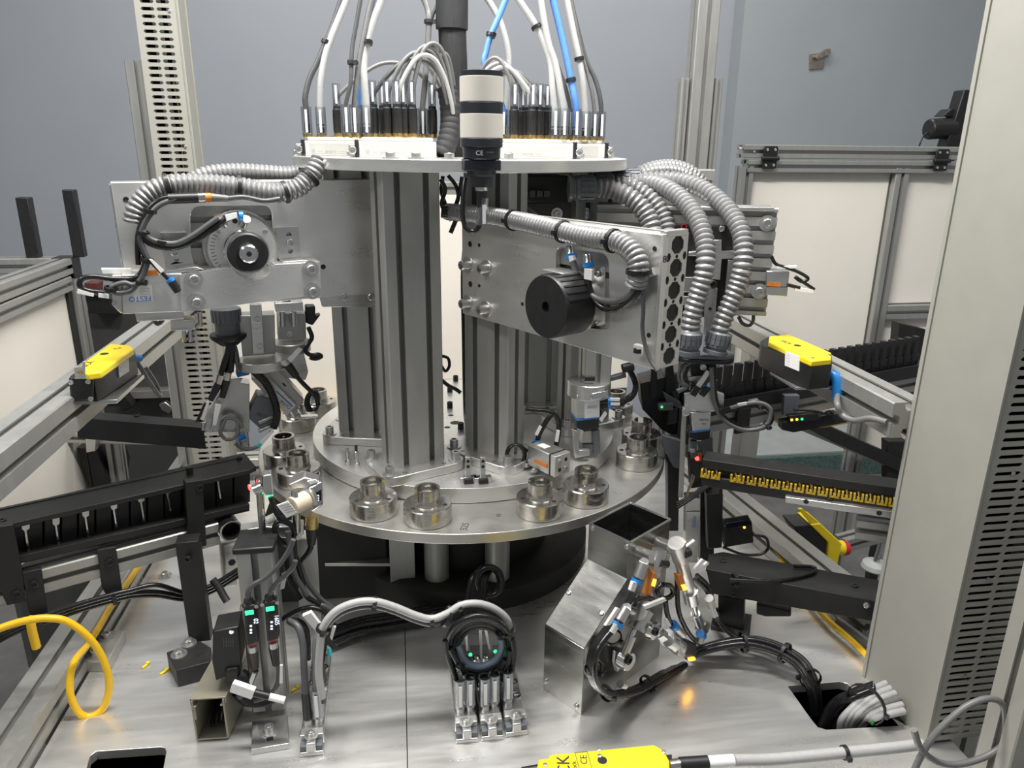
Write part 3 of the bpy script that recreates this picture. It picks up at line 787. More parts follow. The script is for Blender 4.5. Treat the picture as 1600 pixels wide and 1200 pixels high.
def riser(lab, px, Y, path, m, r, ties=()):
    """cable in a clear labelled sleeve that rises out of the picture"""
    c = Yp(px, 212, Y); c = V((c.x, Y, 684 if Y > -30 else 684))
    t = T('riser_cable', lab, 'cable', c, 'cables rising from the top plate')
    place(t, 'nut', 'nut', mk_nut, brass, c)
    lathe(t, 'socket_plug', black, c, (0, 0, 1), [(3.6, 5), (4.0, 6), (4.0, 12), (r+0.2, 18)], 12)
    pts = [c+V((0, 0, 14)), c+V((0, 0, 40))]+[Yp(x, y, Y+i*4) for i, (x, y) in enumerate(path)]
    tube(t, 'cable', m, pts, r, 10, 7)
    MB().ring(c+V((0, 0, 3)), (0, 0, 1), 7.4, 6.7, 38, 16).put('clear_sleeve', clearm, t)
    box(t, 'label_strip', label, c+V((-1.6, -7.6, 7)), c+V((1.6, -7.0, 37)), 0.1)
    for i in ties: tie(t, pts[i+2], pts[min(i+3, len(pts)-1)]-pts[i+1], r+1)
    return t
riser('dark grey cable rising at the far left of the top plate', 481, -30, [(477, 150), (484, 122), (497, 95), (509, 66), (522, 34), (541, -25), (560, -80)], dgrey, 4.0, (3,))
riser('pale thick cable, second from the left on the top plate', 503, -30, [(501, 130), (507, 92), (517, 60), (530, 28), (552, -25), (575, -80)], lgrey, 4.6)
riser('dark cable rising over the left end of the front block', 543, -118, [(548, 130), (549, 98), (551, 70), (558, 30), (566, -20), (572, -80)], dgrey, 2.8, (1,))
riser('mid grey cable between the dark one and the thick pale one', 556, -112, [(557, 130), (562, 90), (570, 50), (577, 15), (590, -30), (600, -80)], mgrey, 3.6)
riser('blue cable squeezed between grey cables on the left', 564, -96, [(561, 140), (561, 110), (566, 80), (573, 40), (586, -10), (600, -80)], bluec, 2.6)
riser('thickest pale cable tied to its neighbour above the front left block', 574, -110, [(569, 130), (568, 100), (573, 66), (584, 30), (598, -8), (615, -80)], lgrey, 5.2, (2,))
riser('grey cable rising close beside the black trunk', 661, -40, [(663, 140), (667, 90), (670, 34), (668, 14), (658, -12), (640, -60)], mgrey, 4.2, (2,))
riser('pale thick cable rising right of the plug row', 866, -114, [(864, 140), (861, 100), (852, 72), (838, 42), (820, 14), (796, -20), (770, -60)], lgrey, 4.6, (3,))
riser('white cable rising steeply in the middle of the right group', 880, -118, [(876, 140), (868, 100), (858, 70), (850, 30), (843, -20), (838, -80)], lgrey, 4.4)
riser('grey cable bent behind the blue one on the right', 890, -100, [(884, 140), (872, 105), (862, 76), (853, 40), (846, -10), (836, -70)], mgrey, 3.0)
riser('bright blue cable tied twice in the right group', 899, -112, [(897, 150), (892, 125), (884, 85), (875, 45), (862, -10), (850, -70)], bluec, 4.6, (1, 4))
riser('pale blue cable rising at the right of the top plate', 913, -40, [(911, 130), (905, 92), (896, 50), (884, -10), (872, -70)], lgrey, 4.6, (1,))
riser('dark grey outermost cable at the right end of the top plate', 938, -34, [(937, 150), (929, 122), (916, 95), (906, 60), (893, 5), (880, -60)], dgrey, 3.4)
riser('grey cable next to the outermost one on the right', 927, -36, [(925, 145), (918, 115), (909, 85), (899, 35), (888, -20), (876, -80)], mgrey, 2.8)
riser('blue cable curving up from behind the beacon', 786, -60, [(758, 105), (760, 80), (767, 55), (780, 25), (796, -15), (815, -60)], bluec, 4.4, (2,))
riser('pale cable arching left behind the beacon', 790, -30, [(794, 120), (795, 90), (790, 60), (780, 30), (764, 2), (740, -30)], lgrey, 4.4)
riser('dark slim cable under the white ones near the trunk', 659, -20, [(659, 160), (663, 120), (672, 40), (684, 5), (700, -40)], dgrey, 2.4)
# central trunk
tk = T('cable_column', 'thick black fabric cable trunk rising from the middle of the top plate', 'cable trunk', (Yp(708, 240, -20).x, -20, 660))
pts = [Yp(708, 246, -20), Yp(709, 180, -20), Yp(709, 110, -20), Yp(707, 60, -20), Yp(706, 0, -20), Yp(706, -80, -20)]
pts[0].z = 660
tube(tk, 'sleeve', sleeve, pts, 19.5, 18, 8)
tube(tk, 'upper_sleeve', sleeve, [Yp(706, 46, -20), Yp(706, 40, -20), Yp(706, 0, -20), Yp(705, -90, -20)], 22.5, 18, 8)
b = MB().hose([Yp(699, 139, -60), Yp(703, 165, -66), Yp(704, 195, -72), Yp(699, 222, -80), Yp(689, 245, -86)], 14.5, 9, 0.07, 16)
b.put('spiral_wrap', sleeve, tk)
# beacon
st = T('signal_beacon', 'black and white signal beacon on a bracket at the plate rim', 'beacon', (-0, -266, 600))
c = V((0, -268, 0)); z0, z1 = 660, 757
def bz(py): return Yp(752, py, -268).z
R_ = 24.5
for nm, a, bb, m in (('cap', 111, 120, navy), ('upper_lens', 120, 160, lens), ('middle_band', 160, 178, navy), ('lower_lens', 178, 216, lens), ('lower_band', 216, 230, navy)):
    za, zb_ = bz(bb), bz(a)
    lathe(st, nm, m, c, (0, 0, 1), [(R_-0.6, za), (R_, za+0.7), (R_, zb_-0.7), (R_-(3 if nm == 'cap' else 0.6), zb_)], 48)
lathe(st, 'base', navy, c, (0, 0, 1), [(20, bz(249)), (21.5, bz(247)), (22, bz(231)), (24, bz(230))], 40)
text(st, 'printed_text', label, 'CE', (c.x-9, c.y-22.3, bz(242)), (1, 0, 0), (0, 0, 1), 7)
text(st, 'printed_text', greyink, '-----', (c.x+3, c.y-22.3, bz(239)), (1, 0, 0), (0, 0, 1), 5)
box(st, 'bracket', navy, (c.x-21, c.y-14, bz(266)), (c.x+21, c.y+30, bz(249)), 1)
lathe(st, 'stem', navy, c, (0, 0, 1), [(12, bz(292)), (12.5, bz(290)), (13, bz(276)), (17, bz(272)), (17, bz(265))], 24)
lathe(st, 'connector', zinc, c, (0, 0, 1), [(7, bz(298)), (7.5, bz(297)), (7.5, bz(286)), (6, bz(285))], 18)
lathe(st, 'plug', black, c, (0, 0, 1), [(3.5, bz(330)), (5.5, bz(322)), (6, bz(297))], 16)
tube(st, 'lead', bcable, [Yp(752, 328, -268), Yp(752, 345, -266), Yp(742, 361, -262), Yp(728, 356, -258), Yp(723, 335, -255), Yp(724, 300, -250), Yp(727, 278, -245)], 3, 8)
MB().ring(Yp(752, 352, -268), V((0.1, 0, 1)), 6.4, 5.8, 32, 14).put('clear_sleeve', clearm, st)
box(st, 'label_strip', label, Yp(754, 350, -276), Yp(759, 320, -275)+V((0, 1, 0)), 0.1)
# black wiring under the plate between pillars
t = T('wiring_bundle', 'tangle of black wires hanging under the plate left of the beacon', 'wiring', Yp(705, 330, -150))
for i, p in enumerate(([(692, 275), (690, 300), (697, 322), (705, 345)], [(700, 274), (712, 290), (716, 310), (708, 330)], [(722, 276), (718, 300), (712, 320), (702, 338)], [(688, 280), (696, 296), (690, 318), (697, 334)])):
    tube(t, 'wire', bcable, [Yp(x, y, -140-6*i) for x, y in p], 2.6)
tube(t, 'bundle', bcable, [Yp(690, 330, -150), Yp(706, 332, -152), Yp(724, 333, -155), Yp(745, 336, -158)], 9, 12)
tube(t, 'tail', bcable, [Yp(714, 340, -152), Yp(709, 352, -152), Yp(704, 364, -152)], 3)

# ================================================================== the arms
c5 = lambda x, y: (100+x/3.2, 220+y/3.2)
c6 = lambda x, y: (680+x/4, 230+y/4)
c7 = lambda x, y: (880+x/4, 240+y/4)
def beam(t, pl, a, b, z0, z1, th=30, win=None, plate=8, nslot=5, front=True):
    """extrusion beam behind a front plate with a rounded window; a, b = end points on the plane"""
    a, b = V((a.x, a.y, 0)), V((b.x, b.y, 0)); n = pl.n; zm = V((0, 0, (z0+z1)/2))
    off = -plate if front else 0
    profile(t, 'beam', a+n*(off-th/2)+zm, b+n*(off-th/2)+zm, z1-z0, th, nslot, 1, (0, 0, 1), m=anod, dep=9, slot=7)
    if front:
        ra = [a+V((0, 0, z0)), b+V((0, 0, z0)), b+V((0, 0, z1)), a+V((0, 0, z1))]
        ext(t, 'front_plate', alux, ra, -n*plate, [win] if win else [], bev=0.8)
def roundwin(pl, px, r, k=4):
    """rounded polygon from four px corners TL TR BR BL"""
    P = pl.pts(px); out = []
    for i in range(4):
        p, q, s_ = P[i], P[i-1], P[(i+1) % 4]
        a = p+(q-p).normalized()*r; b = p+(s_-p).normalized()*r
        for j in range(k+1):
            u = j/k; out.append(a*(1-u)**2+p*2*u*(1-u)+b*u*u)
    return out
def honey(t, o, x, h, wd, n, depth, par_n):
    """end cap of the beam with a column of openings; o = lower corner, x = width direction"""
    x = V(x).normalized(); holes = []; p = h/n
    for i in range(n):
        c = o+x*(wd*0.5)+V((0, 0, p*(i+0.5)))
        holes.append([c+x*(a*min(wd*0.38, p*0.43)*1.0)+V((0, 0, bq*p*0.42)) for a, bq in circ(1, 8, math.pi/8)])
        for sx in (0.12, 0.88):
            if i < n-1:
                c2 = o+x*(wd*sx)+V((0, 0, p*(i+1)))
                holes.append([c2+x*(a*wd*0.095)+V((0, 0, bq*p*0.2)) for a, bq in circ(1, 6)])
        if i < n-1:
            c2 = o+x*(wd*0.5)+V((0, 0, p*(i+1)))
            holes.append([c2+x*(a*wd*0.07)+V((0, 0, bq*wd*0.07)) for a, bq in circ(1, 6)])
    q = [o, o+x*wd, o+x*wd+V((0, 0, h)), o+V((0, 0, h))]
    ext(t, 'end_section', alu, q, par_n*depth, holes)
    ext(t, 'end_shade_backing', blackan, [p_+par_n*0.3 for p_ in q], -par_n*1.5)  # black sheet imitating the shade within the hollow beam end

# ---- left arm
P1 = Plane((-276, -156, 550), (0.317, -0.948, 0))
t = A1 = T('turret_arm', 'left aluminium arm with round rotary drive and slotted brackets', 'arm', (-276, -140, 476))
la, lb = P1.pt(175, 300), P1.pt(592, 300)
w1 = roundwin(P1, [(297, 322), (425, 321), (428, 420), (299, 428)], 14)
beam(t, P1, la, lb, 476, 631, 30, w1)
honey(t, V((la.x, la.y, 478))-P1.n*38, P1.n, 150, 30, 5, 2, (la-lb).normalized())
n1 = P1.n; u1 = P1.u
for px in ((197, 312), (473, 299), (483, 411), (505, 417)): bolt(t, P1.pt(*px, 0), n1, 3.4, 0.5, False, blackan, 'hole')
# rotary drive
c = P1.pt(*c5(885, 532), 4)
b = MB().lathe(c, n1, [(46, -12), (46, 6), (44, 8), (38, 8)], 48); b.put('drive_body', anod, t)
lathe(t, 'scale_ring', alux, c, n1, [(41, 8), (41, 15), (40, 16), (24, 16)], 48)
for k in range(13):
    a = math.radians(150+k*7); q = c+n1*16.1+(u1*math.cos(a)+V((0, 0, 1))*math.sin(a))*35.5
    f = Fr(q, u1*math.cos(a)+V((0, 0, 1))*math.sin(a), n1)
    fbox(t, 'scale_mark', ink, f, (-3 if k % 3 == 0 else -1.8, -0.35, 0), (3, 0.35, 0.15), 0)
for a in (35, 100, 140, 320): 
    q = c+(u1*math.cos(math.radians(a))+V((0, 0, 1))*math.sin(math.radians(a)))*35+n1*16
    bolt(t, q, n1, 3.2, 2, False, zinc if a != 100 else blackan, 'screw')
lathe(t, 'shaft_collar', chrome, c, n1, [(25, 16), (25, 34), (23, 36), (23, 44), (24.5, 45), (24.5, 47)], 40)
lathe(t, 'bearing_seal', black, c, n1, [(24, 47), (24, 58), (22, 59.5), (13, 59.5), (13, 57)], 40)
lathe(t, 'shaft_hub', chrome, c, n1, [(13, 50), (13.4, 58), (12.5, 61), (11, 66), (9, 67.5), (4, 67.5)], 28)
lathe(t, 'hub_socket', black, c, n1, [(3.4, 67.6), (3.4, 67.9)], 6)
MB().ring(c+n1*46, n1, 25.4, 22.5, 12, 40).put('bearing_ring', chrome, t)
# slotted brackets
for pxs, sl, bl in (([(250, 364), (291, 363), (303, 412), (258, 418)], [(270, 371), (277, 371), (280, 409), (272, 409)], (273, 393)), ([(431, 356), (466, 354), (470, 402), (435, 405)], [(447, 363), (455, 363), (458, 396), (450, 396)], (453, 379))):
    br = ext(t, 'bracket', zinc, P1.pts(pxs, 8), -n1*8, [roundwin(Plane(P1.p0+n1*8, n1), sl, 3.5, 3)], bev=0.5)
    bolt(br, P1.pt(*bl, 8), n1, 5.2, 6)
    w_ = V(P1.pt(*pxs[2], 8))
    ext(br, 'bracket_foot', alu, P1.pts([pxs[3], pxs[2], (pxs[2][0]+12, pxs[2][1]+4), (pxs[3][0]+4, pxs[3][1]+6)], 8), n1*26, bev=0.5)
# lower front block with the half-round relief
cc0 = P1.pt(*c5(945, 590), 40)
arc = []
for k in range(9):
    a = math.radians(200+k*17.5); arc.append(cc0+(u1*math.cos(a)+V((0, 0, 1))*math.sin(a))*27)
blk = P1.pts([(280, 429), (365, 417)], 40)+arc+P1.pts([(433, 413), (500, 409), (502, 460), (284, 488)], 40)
ext(t, 'clamp_block', alux, blk, -n1*39, bev=1.0)
for px in ((303, 436), (307, 472), (485, 420), (488, 455)): bolt(t, P1.pt(*px, 40.5), n1, 6.0, 7)
# guided cylinder at the arm end
cy = ext(t, 'cylinder_body', alux, P1.pts([(190, 430), (284, 427), (288, 487), (192, 491)], 37), -n1*36, bev=1.0)
ext(cy, 'end_cap', alu, P1.pts([(174, 431), (190, 430), (192, 491), (186, 488), (176, 478)], 34), -n1*32, bev=1.5)
for px in ((179, 442), (179, 474)): bolt(cy, P1.pt(*px, 34), n1, 3, 2, False)
ext(cy, 'lower_body', alu, P1.pts([(210, 486), (287, 486), (288, 499), (214, 503)], 24), -n1*26, bev=1.0)
lb_ = ext(cy, 'name_label', label, P1.pts([(207, 448), (237, 445), (239, 469), (208, 472)], 37.3), -n1*0.4)
q = P1.pt(236, 462, 37.7)
text(cy, 'lettering', blueink, 'FESTO', q, -u1, V((0, 0, -1)), 8.5)
for k in range(3): text(cy, 'printed_text', ink, '--- -- -', P1.pt(234, 458-4.2*k, 37.7), -u1, V((0, 0, -1)), 4)
ext(cy, 'orange_sensor', orange, P1.pts([(222, 424), (246, 422), (248, 430), (224, 432)], 38), -n1*8, bev=0.8)
ext(cy, 'sensor_rail', label, P1.pts([(158, 420), (205, 420), (206, 428), (160, 428)], 22), -n1*8, bev=0.5)
ext(cy, 'rod_bracket', alu, P1.pts([(268, 500), (305, 500), (305, 515), (268, 515)], 20), -n1*30, bev=0.8)
cyl(cy, 'rod', chrome, P1.pt(312, 488, 0), P1.pt(313, 510, 0), 3)
ext(cy, 'stop_arm', zinc, P1.pts([(267, 513), (300, 512), (300, 516), (267, 517)], 20), -n1*10, bev=0.4)
for px in (287, 297): cyl(cy, 'stop_screw', chrome, P1.pt(px, 512, 15), P1.pt(px+1, 534, 15), 2.6, n=10)
# air fittings on the drive
for (p0_, p1_, m_) in (((385, 342), (379, 352), chrome), ((341, 338), (350, 352), zinc)):
    cyl(t, 'air_fitting', m_, P1.pt(*p0_, 40), P1.pt(*p1_, 28), 5, n=14)
MB().ring(P1.pt(373, 338, 40), u1, 6, 4, 5, 16).put('blue_collar', bluep, t)
ext(t, 'fitting_tag', label, P1.pts([(352, 336), (370, 332), (371, 340), (354, 346)], 46), -n1*6, bev=0.5)
ext(t, 'fitting_tag', label, P1.pts([(310, 360), (332, 348), (334, 353), (313, 364)], 30), -n1*4, bev=0.4)
ext(t, 'mount_flange', alu, P1.pts([(500, 463), (584, 457), (584, 480), (505, 480)], -6), -n1*8, bev=0.6)
for px in ((537, 463), (579, 463)): bolt(t, P1.pt(*px, -5), n1, 5, 5)
# conduit along the arm
t = T('corrugated_hose', 'grey corrugated hose looping over the left arm', 'hose', P1.pt(350, 290, 20))
hp = [P1.pt(x, y, o_) for x, y, o_ in ((500, 252, 14), (493, 264, 18), (484, 277, 20), (467, 292, 22), (446, 300, 22), (425, 301, 22), (400, 297, 22), (372, 292, 22), (330, 288, 22), (290, 287, 22), (262, 290, 22), (240, 298, 22), (224, 312, 22), (213, 330, 22), (209, 350, 22))]
MB().hose(hp, 12.6, 6.0, 0.17).put('conduit', hosem, t)
for i in (2, 4, 7, 10): tie(t, hp[i], hp[i+1]-hp[i-1], 12.8)
t = T('corrugated_hose', 'slimmer corrugated hose lying behind the left arm top edge', 'hose', P1.pt(370, 275, -60))
MB().hose([P1.pt(x, y, -64) for x, y in ((300, 283), (318, 274), (345, 269), (380, 268), (415, 270), (450, 272), (480, 268))], 11, 6.0, 0.17).put('conduit', hosem, t)
# inline connector and black wires of the left arm
t = T('sensor_wiring', 'black sensor wires with inline connector hanging from the left hose', 'wiring', P1.pt(215, 420, 40))
def w1p(l, off=40): return [P1.pt(*c5(x, y), off) for x, y in l]
cyl(t, 'inline_plug', black, *w1p([(520, 290), (670, 285)]), 6, n=14)
cyl(t, 'coupling_nut', chrome, *w1p([(670, 285), (705, 284)]), 6, n=14)
cyl(t, 'coupling_ring', orange, *w1p([(705, 284), (735, 283)]), 5.4, n=14)
cyl(t, 'inline_socket', mgrey, *w1p([(735, 283), (820, 288)]), 5, 3.6, n=14)
tube(t, 'wire', dgrey, w1p([(820, 288), (900, 282), (1000, 300), (1080, 290)]), 3)
tube(t, 'wire', bcable, w1p([(540, 280), (470, 300), (420, 350), (385, 420), (372, 480), (385, 540), (410, 590), (385, 660), (340, 690), (240, 690), (150, 680), (90, 690), (80, 725), (120, 750), (200, 760)]), 3.1)
tube(t, 'wire', dgrey, w1p([(560, 290), (480, 320), (430, 370), (395, 430), (380, 490), (400, 550), (418, 600), (390, 680), (350, 720), (300, 710), (240, 730), (260, 760), (330, 750), (375, 700)], 43), 3.1)
tube(t, 'wire', bcable, w1p([(500, 300), (440, 340), (400, 400), (375, 450), (368, 520), (372, 620)], 36), 3.1)
tube(t, 'wire', bcable, w1p([(380, 470), (430, 510), (500, 530), (580, 525), (660, 490), (740, 440), (810, 390), (830, 375)], 40), 4.2)
tube(t, 'wire', dgrey, w1p([(390, 450), (430, 490), (500, 512), (570, 510), (650, 470), (720, 420), (770, 385)], 44), 3.4)
tube(t, 'wire', bcable, w1p([(415, 590), (440, 610), (480, 650), (520, 690)], 46), 2.4)
ext(t, 'wire_tag', label, w1p([(425, 592), (440, 592), (500, 648), (485, 662)], 50), -n1*3)
cyl(t, 'blue_collar', bluep, *w1p([(526, 692), (540, 708)], 46), 5, n=12)
cyl(t, 'end_plug', black, *w1p([(536, 702), (570, 755)], 46), 5.2, 4.4, n=12)
ext(t, 'wire_tag', label, w1p([(68, 742), (150, 765), (148, 780), (64, 762)], 44), -n1*3)
ext(t, 'wire_tag', label, w1p([(172, 762), (225, 768), (225, 790), (172, 782)], 44), -n1*3)
for x, y in ((430, 350), (395, 460), (415, 595), (385, 705), (490, 505), (235, 740)): tie(t, P1.pt(*c5(x, y), 41), V((0.3, 0, 1)), 6)
tube(t, 'wire', dgrey, [P1.pt(*c5(x, y), 20) for x, y in ((400, 850), (440, 880), (465, 915), (490, 900), (495, 880))], 2.6)

# ---- right front arm
P2 = Plane((74, -290, 520), (-0.858, -0.515, 0))
n2, u2 = P2.n, P2.u
t = A2 = T('turret_arm', 'front right aluminium arm with the large black drum', 'arm', (74, -290, 453))
la, lb = P2.pt(722, 400), P2.pt(1029, 450)
w2 = roundwin(P2, [(868, 385), (950, 397), (954, 517), (868, 506)], 12)
Z0, Z1 = 453, 594
beam(t, P2, la, lb, Z0, Z1, 30, w2, nslot=4)
fbox(t, 'end_strip', alux, Fr(V((lb.x, lb.y, Z0)), u2), (0, 0, 0), (2.4, 8, Z1-Z0), 0.3)
honey(t, V((lb.x, lb.y, Z0))-n2*39+u2*0.4, n2, Z1-Z0, 33, 6, 2, (lb-la).normalized())
f = Fr(V((lb.x, lb.y, Z1))-n2*34, u2)
fbox(t, 'corner_foot', alu, f, (-6, -30, -3), (2.6, 4, 3.4), 0.6)
text(t, 'pen_mark', ink, '80', V((lb.x, lb.y, Z1-28))+u2*2.6-n2*0.6, -n2, V((0, 0, 1)), 10)
for x, y in ((205, 735), (320, 757), (205, 975), (315, 1012)): bolt(t, P2.pt(*c6(x, y), 0), n2, 6.5, 11)
for x, y, r in ((218, 605, 4), (275, 612, 2.4), (220, 855, 4), (275, 866, 2.4), (545, 980, 2.4), (1372, 635, 2.6), (1335, 1175, 2.6)): bolt(t, P2.pt(*c6(x, y), 0), n2, r, 0.5, False, blackan, 'hole')
ext(t, 'recess_plate', alu, roundwin(Plane(P2.p0-n2*5, n2), [(880, 470), (945, 412), (945, 510), (882, 508)], 8), -n2*6, bev=0.5)
for x, y in ((1015, 790), (1010, 1080)): bolt(t, P2.pt(*c6(x, y), -4), n2, 3.8, 3, False)
dc = P2.pt(905, 471, 0)
lathe(t, 'drum_seat', alu, dc, n2, [(34, -8), (34, 8), (33, 9)], 40)
dr = MB()
prof = []
for k in range(6): prof += [(35.5, 9+k*1.2), (35.5, 9.8+k*1.2), (34.8, 10+k*1.2)]
dr.lathe(dc, n2, [(34.5, 8.5)]+prof[:0]+[(35.5, 9.5), (35.5, 50), (34.5, 52), (6, 52), (6, 44)], 56)
dr = dr.put('drum', black, t)
for k in range(9):
    a = math.radians(20+k*13); q = dc+(u2*math.cos(a)+V((0, 0, 1))*math.sin(a))*35.6
    f = Fr(q, n2, u2*math.cos(a)+V((0, 0, 1))*math.sin(a)); fbox(dr, 'drum_rib', black, f, (12, -1.3, -1), (48, 1.3, 0.8), 0.2)
lathe(t, 'drum_bore', darker, dc, n2, [(5.9, 44), (5.9, 44.5)], 20)
f = Fr(dc+V((0, 0, 20)), n2); fbox(t, 'drum_bracket', alu, f, (8, -26, 11), (36, 10, 17), 0.6)
for x, y, m_ in ((845, 690, bluep), (955, 745, bluep)):
    lathe(t, 'air_fitting', chrome, P2.pt(*c6(x, y-30), 6), V((0.1, -0.2, -1)), [(4.5, -8), (5.4, -6), (5.4, 0), (6, 1)], 14)
    lathe(t, 'blue_collar', m_, P2.pt(*c6(x, y-26), 8), V((0.2, -0.2, -1)), [(6.8, 0), (6.8, 5), (5, 6)], 16)
ext(t, 'fitting_tag', label, P2.pts([c6(830, 680), c6(858, 675), c6(868, 705), c6(840, 720)], 14), -n2*4, bev=0.5)
ext(t, 'fitting_tag', label, P2.pts([c6(930, 755), c6(980, 765), c6(978, 835), c6(928, 825)], 14), -n2*4, bev=0.5)
t = T('corrugated_hose', 'grey corrugated hose draped along the front right arm', 'hose', P2.pt(880, 365, 14))
hp = [P2.pt(x, y, o_) for x, y, o_ in ((700, 331, 14), (725, 333, 14), (762, 337, 14), (802, 344, 15), (842, 352, 15), (880, 362, 15), (920, 371, 15), (958, 376, 15), (980, 386, 15), (994, 403, 15), (998, 424, 15), (993, 446, 14))]
MB().hose(hp, 11.4, 5.2, 0.16).put('conduit', hosem, t)
for i in (3, 5, 7): tie(t, hp[i], hp[i+1]-hp[i-1], 11.6)
tie(t, hp[10], hp[11]-hp[9], 12)
cyl(t, 'tie_mount', white, P2.pt(1012, 428, 2), P2.pt(1023, 424, 2), 4, n=12)
for path, r, m_ in (([(860, 715), (890, 800), (940, 890), (1020, 950), (1110, 965), (1190, 945), (1245, 890), (1270, 840)], 3.8, dgrey), ([(955, 830), (970, 900), (1000, 960), (1060, 1010), (1140, 1010), (1220, 960), (1275, 890), (1290, 840)], 3.6, bcable), ([(1290, 850), (1300, 930), (1300, 1030), (1295, 1130), (1310, 1230), (1345, 1330), (1390, 1400)], 2.2, dgrey)):
    tube(t, 'wire', m_, [P2.pt(*c6(x, y), 12) for x, y in path], r, 10)
q = P2.pt(1000, 547, 6); f = Fr(q, u2); fbox(t, 'tie_mount', white, f, (-7, -3, -5), (7, 3, 6), 0.8)
tie(t, q+n2*4, V((0, 0, 1)), 3)

# ---- right rear arm
P3 = Plane((422, -162, 520), (-0.342, -0.94, 0))
n3, u3 = P3.n, P3.u
t = A3 = T('turret_arm', 'right rear aluminium arm with ribbed end and black slide plates', 'arm', (300, -120, 440))
lb = P3.pt(1208, 400); la = P3.pt(930, 400)
zt3, zb3 = P3.pt(1208, 325).z, P3.pt(1194, 494).z
beam(t, P3, la, lb, zb3, zt3, 34, front=False, nslot=8)
for x, y in ((1275, 435), (1225, 860)): bolt(t, P3.pt(*c7(x, y), 0), n3, 6.5, 6)
ext(t, 'top_flange', alu, P3.pts([c7(560, 330), c7(1320, 337), c7(1320, 360), c7(560, 352)], 4), -n3*46, bev=0.5)
ext(t, 'slide_plate', blackan, P3.pts([c7(640, 440), c7(1060, 455), c7(1060, 1030), c7(640, 1010)], 10), -n3*9, bev=0.8)
for x, y in ((755, 458), (750, 588)): MB().ring(P3.pt(*c7(x, y), 10), n3, 4.5, 3, 1.5, 14).put('red_ring', redp, t)
for x, y in ((990, 468), (940, 735), (930, 640)): bolt(t, P3.pt(*c7(x, y), 12), n3, 4, 4, False)
ext(t, 'slide_bracket', alu, P3.pts([c7(930, 540), c7(990, 540), c7(990, 610), c7(1080, 608), c7(1080, 655), c7(990, 660), c7(980, 790), c7(880, 780), c7(890, 640), c7(780, 640), c7(785, 615), c7(930, 600)], 20), -n3*9, bev=0.6)
ext(t, 'guide_bar', zinc, P3.pts([c7(640, 770), c7(870, 775), c7(870, 870), c7(640, 860)], 20), -n3*10, bev=0.6)
ext(t, 'guide_bar', alu, P3.pts([c7(640, 890), c7(830, 895), c7(830, 950), c7(640, 940)], 24), -n3*14, bev=0.6)
ext(t, 'slide_rail', zinc, P3.pts([c7(1030, 665), c7(1065, 668), c7(1050, 880), c7(1012, 875)], 22), -n3*10, bev=0.5)
ext(t, 'slide_arm', zinc, P3.pts([c7(890, 840), c7(965, 840), c7(940, 1130), c7(875, 1130)], 18), -n3*8, bev=0.6)
bolt(t, P3.pt(*c7(918, 970), 18), n3, 2.5, 0.6, False, blackan, 'hole'); bolt(t, P3.pt(*c7(935, 815), 20), n3, 6, 5, False, blackan, 'knob')
cb_ = ext(t, 'end_cylinder', zinc, P3.pts([c7(1270, 735), c7(1415, 738), c7(1398, 895), c7(1265, 885)], 12), -n3*30, bev=1.0)
ext(cb_, 'orange_band', orange, P3.pts([c7(1275, 803), c7(1360, 808), c7(1358, 832), c7(1273, 828)], 12.6), -n3*1)
ext(cb_, 'split_line', black, P3.pts([c7(1268, 828), c7(1402, 832), c7(1402, 836), c7(1268, 832)], 12.4), -n3*1)
tube(cb_, 'wire', bcable, [P3.pt(*c7(x, y), 14) for x, y in ((1300, 640), (1330, 690), (1400, 715), (1470, 740), (1530, 780), (1490, 800), (1450, 770), (1540, 830), (1570, 850))], 2.4)
tube(cb_, 'wire', bcable, [P3.pt(*c7(x, y), 14) for x, y in ((1400, 820), (1440, 830), (1480, 840))], 2.6)
ext(cb_, 'wire_tag', label, P3.pts([c7(1450, 835), c7(1570, 850), c7(1565, 875), c7(1445, 860)], 16), -n3*4, bev=0.4)
ext(cb_, 'wire_tag', label, P3.pts([c7(1330, 705), c7(1460, 700), c7(1460, 718), c7(1335, 722)], 16), -n3*4, bev=0.4)
tube(t, 'lead', dgrey, [P3.pt(*c7(x, y), -10) for x, y in ((1095, 1020), (1120, 1060), (1160, 1075), (1185, 1050), (1190, 1010))], 2.6)
# ---- rear arm
P4 = Plane((300, 60, 560), (-0.05, -1, 0))
t = T('turret_arm', 'rearmost arm whose end shows above the right rear arm', 'arm', (250, 80, 480))
lb = P4.pt(1116, 280); la = P4.pt(960, 280)
beam(t, P4, la, lb, P4.pt(1113, 420).z, P4.pt(1116, 265).z, 30, front=False, nslot=4)
bolt(t, P4.pt(1112, 300, 0), P4.n, 6, 6)

# ================================================================== hoses of the right arms
def gland_(par, c, ax, r=17, L=34):
    b = MB().lathe(c, ax, [(r*0.8, -6), (r*1.05, -5), (r*1.05, 0), (r*0.9, 1), (r*0.9, 4), (r, 5), (r, L), (r*0.86, L+2)], 24)
    g_ = b.put('gland', gland, par)
    ax = V(ax).normalized(); x, y = perp(ax)
    for row in (0.22, 0.62):
        m_ = MB()
        for k in range(16):
            a = 2*math.pi*k/16; d_ = x*math.cos(a)+y*math.sin(a); f = Fr(V(c)+d_*r+ax*(5+L*row*0.8), ax, d_)
            m_.fbox(f, (0, -r*0.12, -0.4), (L*0.3, r*0.12, 1.2))
        m_.put('grip_ring', gland, g_)
    return g_
def hz(l, Y0, Y1, q=1.9):
    n_ = len(l)-1; sm = lambda t: t*t*(3-2*t)
    return [Yp(*c7(x, y), Y0+(Y1-Y0)*sm(min(1, q*i/n_))) for i, (x, y) in enumerate(l)]
